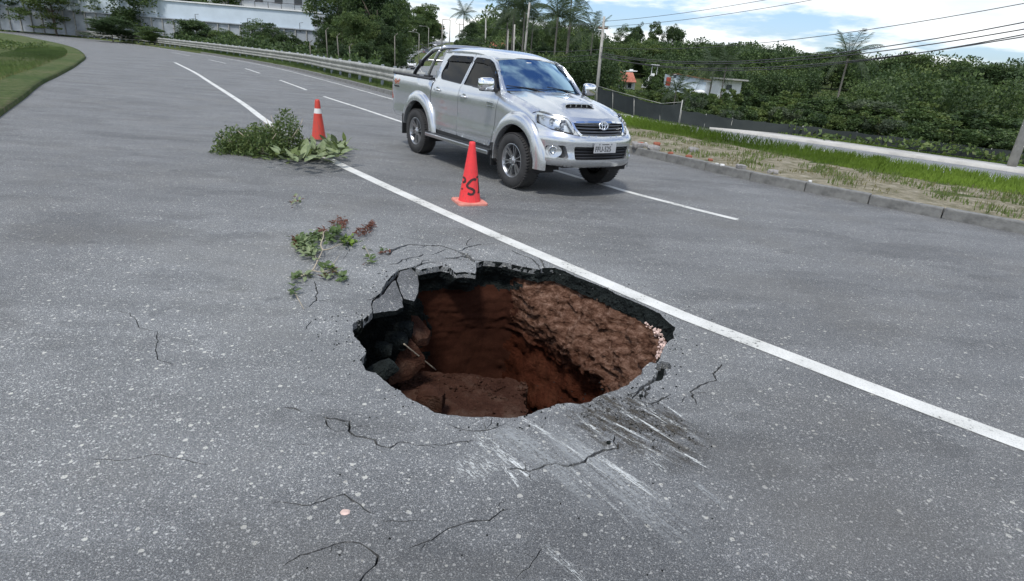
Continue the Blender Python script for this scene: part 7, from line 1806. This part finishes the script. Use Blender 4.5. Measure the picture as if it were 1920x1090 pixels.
# leafy cut bush left of the cone
for (u, v, hw, ht, kd, lab) in ((534, 290, .40, .62, 's', 'upright heap of fine leaved cut branches at the left of the far traffic cone'), (492, 292, .45, .50, 't', 'greyish heap of cut branches farther left on the shoulder'), (450, 286, .4, .36, 'u', 'dark low heap of cut branches at the left end of the pile')):
    x, y = G(u, v); b_ = empty('branch_heap', (x, y, 0), rb.uniform(0, 6), lab, 'branch heap', 'cut branches on the shoulder')
    rsb = np.random.RandomState(int(u)); P_ = []
    q = rsb.normal(size=(2600, 3)); q /= np.linalg.norm(q, axis=1)[:, None]; q *= rsb.uniform(.3, 1, (2600, 1)) ** .5; q[:, 2] = np.abs(q[:, 2]); lump = 1 + .35 * np.array([mnoise.noise(Vector(a) * 1.6 + Vector((u, 0, 0))) for a in q]); q = q * lump[:, None] * np.array([hw, hw * .8, ht])
    V, F = leaf_quads(q, .055, rsb, up=.8, aspect=2.6); me = fast_mesh('foliage', V, F, [MAT['leaf_mid'], MAT['leaf_light']], (rsb.uniform(size=2600) > .55).astype(int)); o = bpy.data.objects.new('foliage', me); COL.objects.link(o); o.parent = b_; o['kind'] = 'stuff'
    m = MB()
    for k in range(9): a = rb.uniform(0, 6.28); m.tube([(0, 0, .02), (hw * .5 * math.cos(a), hw * .5 * math.sin(a), ht * .5), (hw * .8 * math.cos(a), hw * .8 * math.sin(a), ht * rb.uniform(.5, .95))], [.012, .008, .004], 5)
    o = m.build('twigs', MAT['twig'], b_, True); o['kind'] = 'stuff'
# fallen branch with reddish dry tips
t, O = branch('fallen_branch', (605, 470), [
 ([Z6(*p) + (z,) for p, z in (((60, 560), .01), ((155, 510), .03), ((195, 440), .05), ((240, 345), .06))], .0085),
 ([Z6(*p) + (z,) for p, z in (((240, 345), .06), ((225, 300), .07), ((245, 240), .08), ((250, 195), .07), ((300, 172), .06))], .007),
 ([Z6(*p) + (z,) for p, z in (((240, 345), .06), ((300, 335), .06), ((350, 310), .05), ((405, 292), .04))], .006),
 ([Z6(*p) + (z,) for p, z in (((155, 510), .03), ((210, 522), .03), ((270, 515), .03), ((300, 490), .03))], .005),
 ([Z6(*p) + (z,) for p, z in (((195, 440), .05), ((180, 390), .05), ((172, 350), .04))], .004),
 ([Z6(*p) + (z,) for p, z in (((320, 470), .01), ((380, 380), .03))], .003)], 'fallen forked branch with pale stem, green leaves and reddish dry tips')
for (x, y, n, sp_, kinds, zm) in ((110, 270, 66, (16, 8), ('small2', 'small'), .07), (140, 340, 66, (14, 11), ('small2', 'small2', 'small'), .07), (50, 290, 40, (9, 8), ('small', 'small2'), .06), (350, 190, 40, (10, 7), ('small',), .09), (300, 250, 26, (10, 7), ('small', 'small'), .07), (420, 265, 26, (10, 5), ('bright', 'small'), .06), (475, 270, 26, (8, 8), ('bright', 'small'), .05), (200, 230, 24, (9, 6), ('small', 'small2'), .07),
   (400, 120, 36, (10, 7), ('dry',), .09), (330, 125, 14, (7, 4), ('dry',), .06), (235, 190, 24, (8, 4), ('dry',), .06), (560, 190, 44, (14, 5), ('dry',), .06), (630, 145, 34, (7, 5), ('dry',), .06), (15, 275, 24, (6, 7), ('dry',), .05), (20, 560, 10, (4, 4), ('small',), .03),
   (280, 480, 16, (9, 5), ('bright', 'small'), .04), (330, 520, 16, (10, 4), ('dry', 'small2'), .04), (400, 560, 14, (8, 5), ('small',), .04), (100, 545, 12, (9, 3), ('small2',), .03), (260, 550, 12, (9, 3), ('dry', 'small2'), .03)):
    u, v = Z6(x, y); cluster(t, O, u, v, int(n * 1.7), (sp_[0] * .5, sp_[1] * .7), kinds, zm, .95)
t, O = branch('leafy_sprig', (690, 480), [([(684, 463, .02), (692, 478, .03), (695, 492, .02)], .003)], 'small green leafy sprig on the asphalt between the fallen branch and the curved crack', 'sprig')
cluster(t, O, 685, 466, 5, (3, 2), ('small2',), .03, .9); cluster(t, O, 691, 482, 8, (4, 3), ('small', 'bright'), .03, .9); cluster(t, O, 695, 491, 8, (4, 2.5), ('bright', 'small'), .03, 1.0); cluster(t, O, 690, 495, 3, (3, 1.5), ('dry',), .02, .9)
t, O = branch('leafy_sprig', (722, 470), [([(714, 470, .01), (730, 478, .01)], .0025)], 'tiny sprig with rust coloured leaf at the start of the curved crack', 'sprig')
cluster(t, O, 717, 467, 5, (3, 1.5), ('small',), .02, .9); cluster(t, O, 722, 474, 8, (4, 1.5), ('dry',), .02, 1.1)
t, O = branch('leafy_sprig', (553, 376), [([(546, 384, .01), (553, 374, .04), (558, 364, .09)], .004), ([(552, 378, .02), (562, 378, .03)], .003)], 'dry grey sprig beside the left end of the lane edge line', 'sprig'); cluster(t, O, 555, 376, 22, (5, 5), ('small2', 'dry'), .06, 1.0)
t, O = branch('leafy_sprig', (556, 545), [([(552, 548, .01), (562, 566, .012), (570, 580, .01)], .0045)], 'pale twig with a few green leaves at the left below the fallen branch', 'sprig'); cluster(t, O, 552, 541, 16, (3, 6), ('small', 'small2'), .04, .9)
# crumbs and small debris
m = MB(); protos = []
for k in range(3): m = MB(); m.box((0, 0, 0), (.02, .014, .010), bev=.003); protos.append(m)
m = MB()
for k in range(420):
    a = rb.uniform(0, 6.28); i = int(rb.random() * NC)
    if mnoise.noise(Vector((i * .03, 0, 3))) < -.05: continue
    p = rim_j[i]; v = p - np.array(HC); v = v / np.linalg.norm(v); q = p + v * abs(rb.gauss(0, .12)); s_ = rb.uniform(.002, .007)
    rot = Matrix.Rotation(rb.uniform(0, 3), 3, 'Z'); m.box((q[0], q[1], s_ * .3), (s_ * 1.4, s_, s_ * .8), rot)
o = m.build('asphalt_crumbs', MAT['asphalt_base_and_shade'], road); o['kind'] = 'stuff'
m = MB()
for k in range(260):
    u = rb.gauss(1190, 60); v = 785 + rb.gauss(0, 22) + (u - 1190) * .35; q = G(u, v); s_ = rb.uniform(.0015, .006); m.box((q[0], q[1], s_ * .3), (s_ * 1.5, s_, s_ * .8), Matrix.Rotation(rb.uniform(0, 3), 3, 'Z'))
for k in range(120):
    u = rb.uniform(560, 1360); v = rb.uniform(390, 1080); q = G(u, v)
    if pip(rim_j, np.array([q[0]]), np.array([q[1]]))[0]: continue
    s_ = rb.uniform(.0015, .005); m.box((q[0], q[1], s_ * .3), (s_ * 1.6, s_, s_ * .8), Matrix.Rotation(rb.uniform(0, 3), 3, 'Z'))
o = m.build('gravel', MAT['asphalt_base_and_shade'], road); o['kind'] = 'stuff'
for k, (u, v, lab) in enumerate(((1141, 832, 'small dark pebble at the end of the long scrape by the crack'), (1202, 744, 'dark lump of asphalt at the muddy patch near the rim'))):
    x, y = G(u, v); rock('pebble', (x, y, .006), (.011, .009, .007), MAT['asphalt_base_and_shade'], lab, 'pebble', 60 + k, sub=2)
x, y = G(647, 961); rock('stone', (x, y, .001), (.020, .017, .003), MAT['pale_stone'], 'flat pinkish white stone set in the asphalt at the lower left', 'stone', 70, sub=2, sq=.85)
# rubble on the median
RW = ['first by the bumper', 'just past the bumper stone', 'third from the bumper', 'beside the crest grass', 'nearest the crest grass left', 'closest to the bumper', 'mid strip', 'right of mid strip', 'by the kerb edge', 'largest by the kerb', 'under the crest grass', 'right part of the strip', 'topmost left', 'far right stone', 'farther right stone', 'last on the right']
rk = random.Random(9); med = [('brick_fragment', 'brick_red', 'broken red brick piece in the soil of the median', 'brick'), ('stone', 'grey_stone', 'grey stone lying on the bare soil of the median', 'stone'), ('litter', 'trash_white', 'scrap of white litter on the bare soil of the median', 'litter')]
for k, (u, v, kd, s_) in enumerate(((1196, 272, 1, .14), (1202, 268, 0, .10), (1210, 271, 1, .11), (1226, 277, 1, .13), (1232, 268, 0, .09), (1190, 266, 1, .10), (1258, 285, 0, .06), (1292, 291, 0, .07), (1345, 303, 2, .045), (1355, 306, 2, .05), (1300, 280, 1, .12), (1333, 296, 0, .06), (1212, 264, 2, .04), (1390, 312, 1, .10), (1450, 318, 1, .12), (1520, 336, 2, .04))):
    x, y = G(u, v, .2); nm, mt, lab, ct = med[kd]; rock(nm, (x, y, mz_((x, y)) + s_ * .25), (s_ * rk.uniform(.7, 1), s_ * rk.uniform(.5, .8), s_ * .5), MAT[mt], lab + ', ' + RW[k], ct, 80 + k, 'rubble on the median', 2)
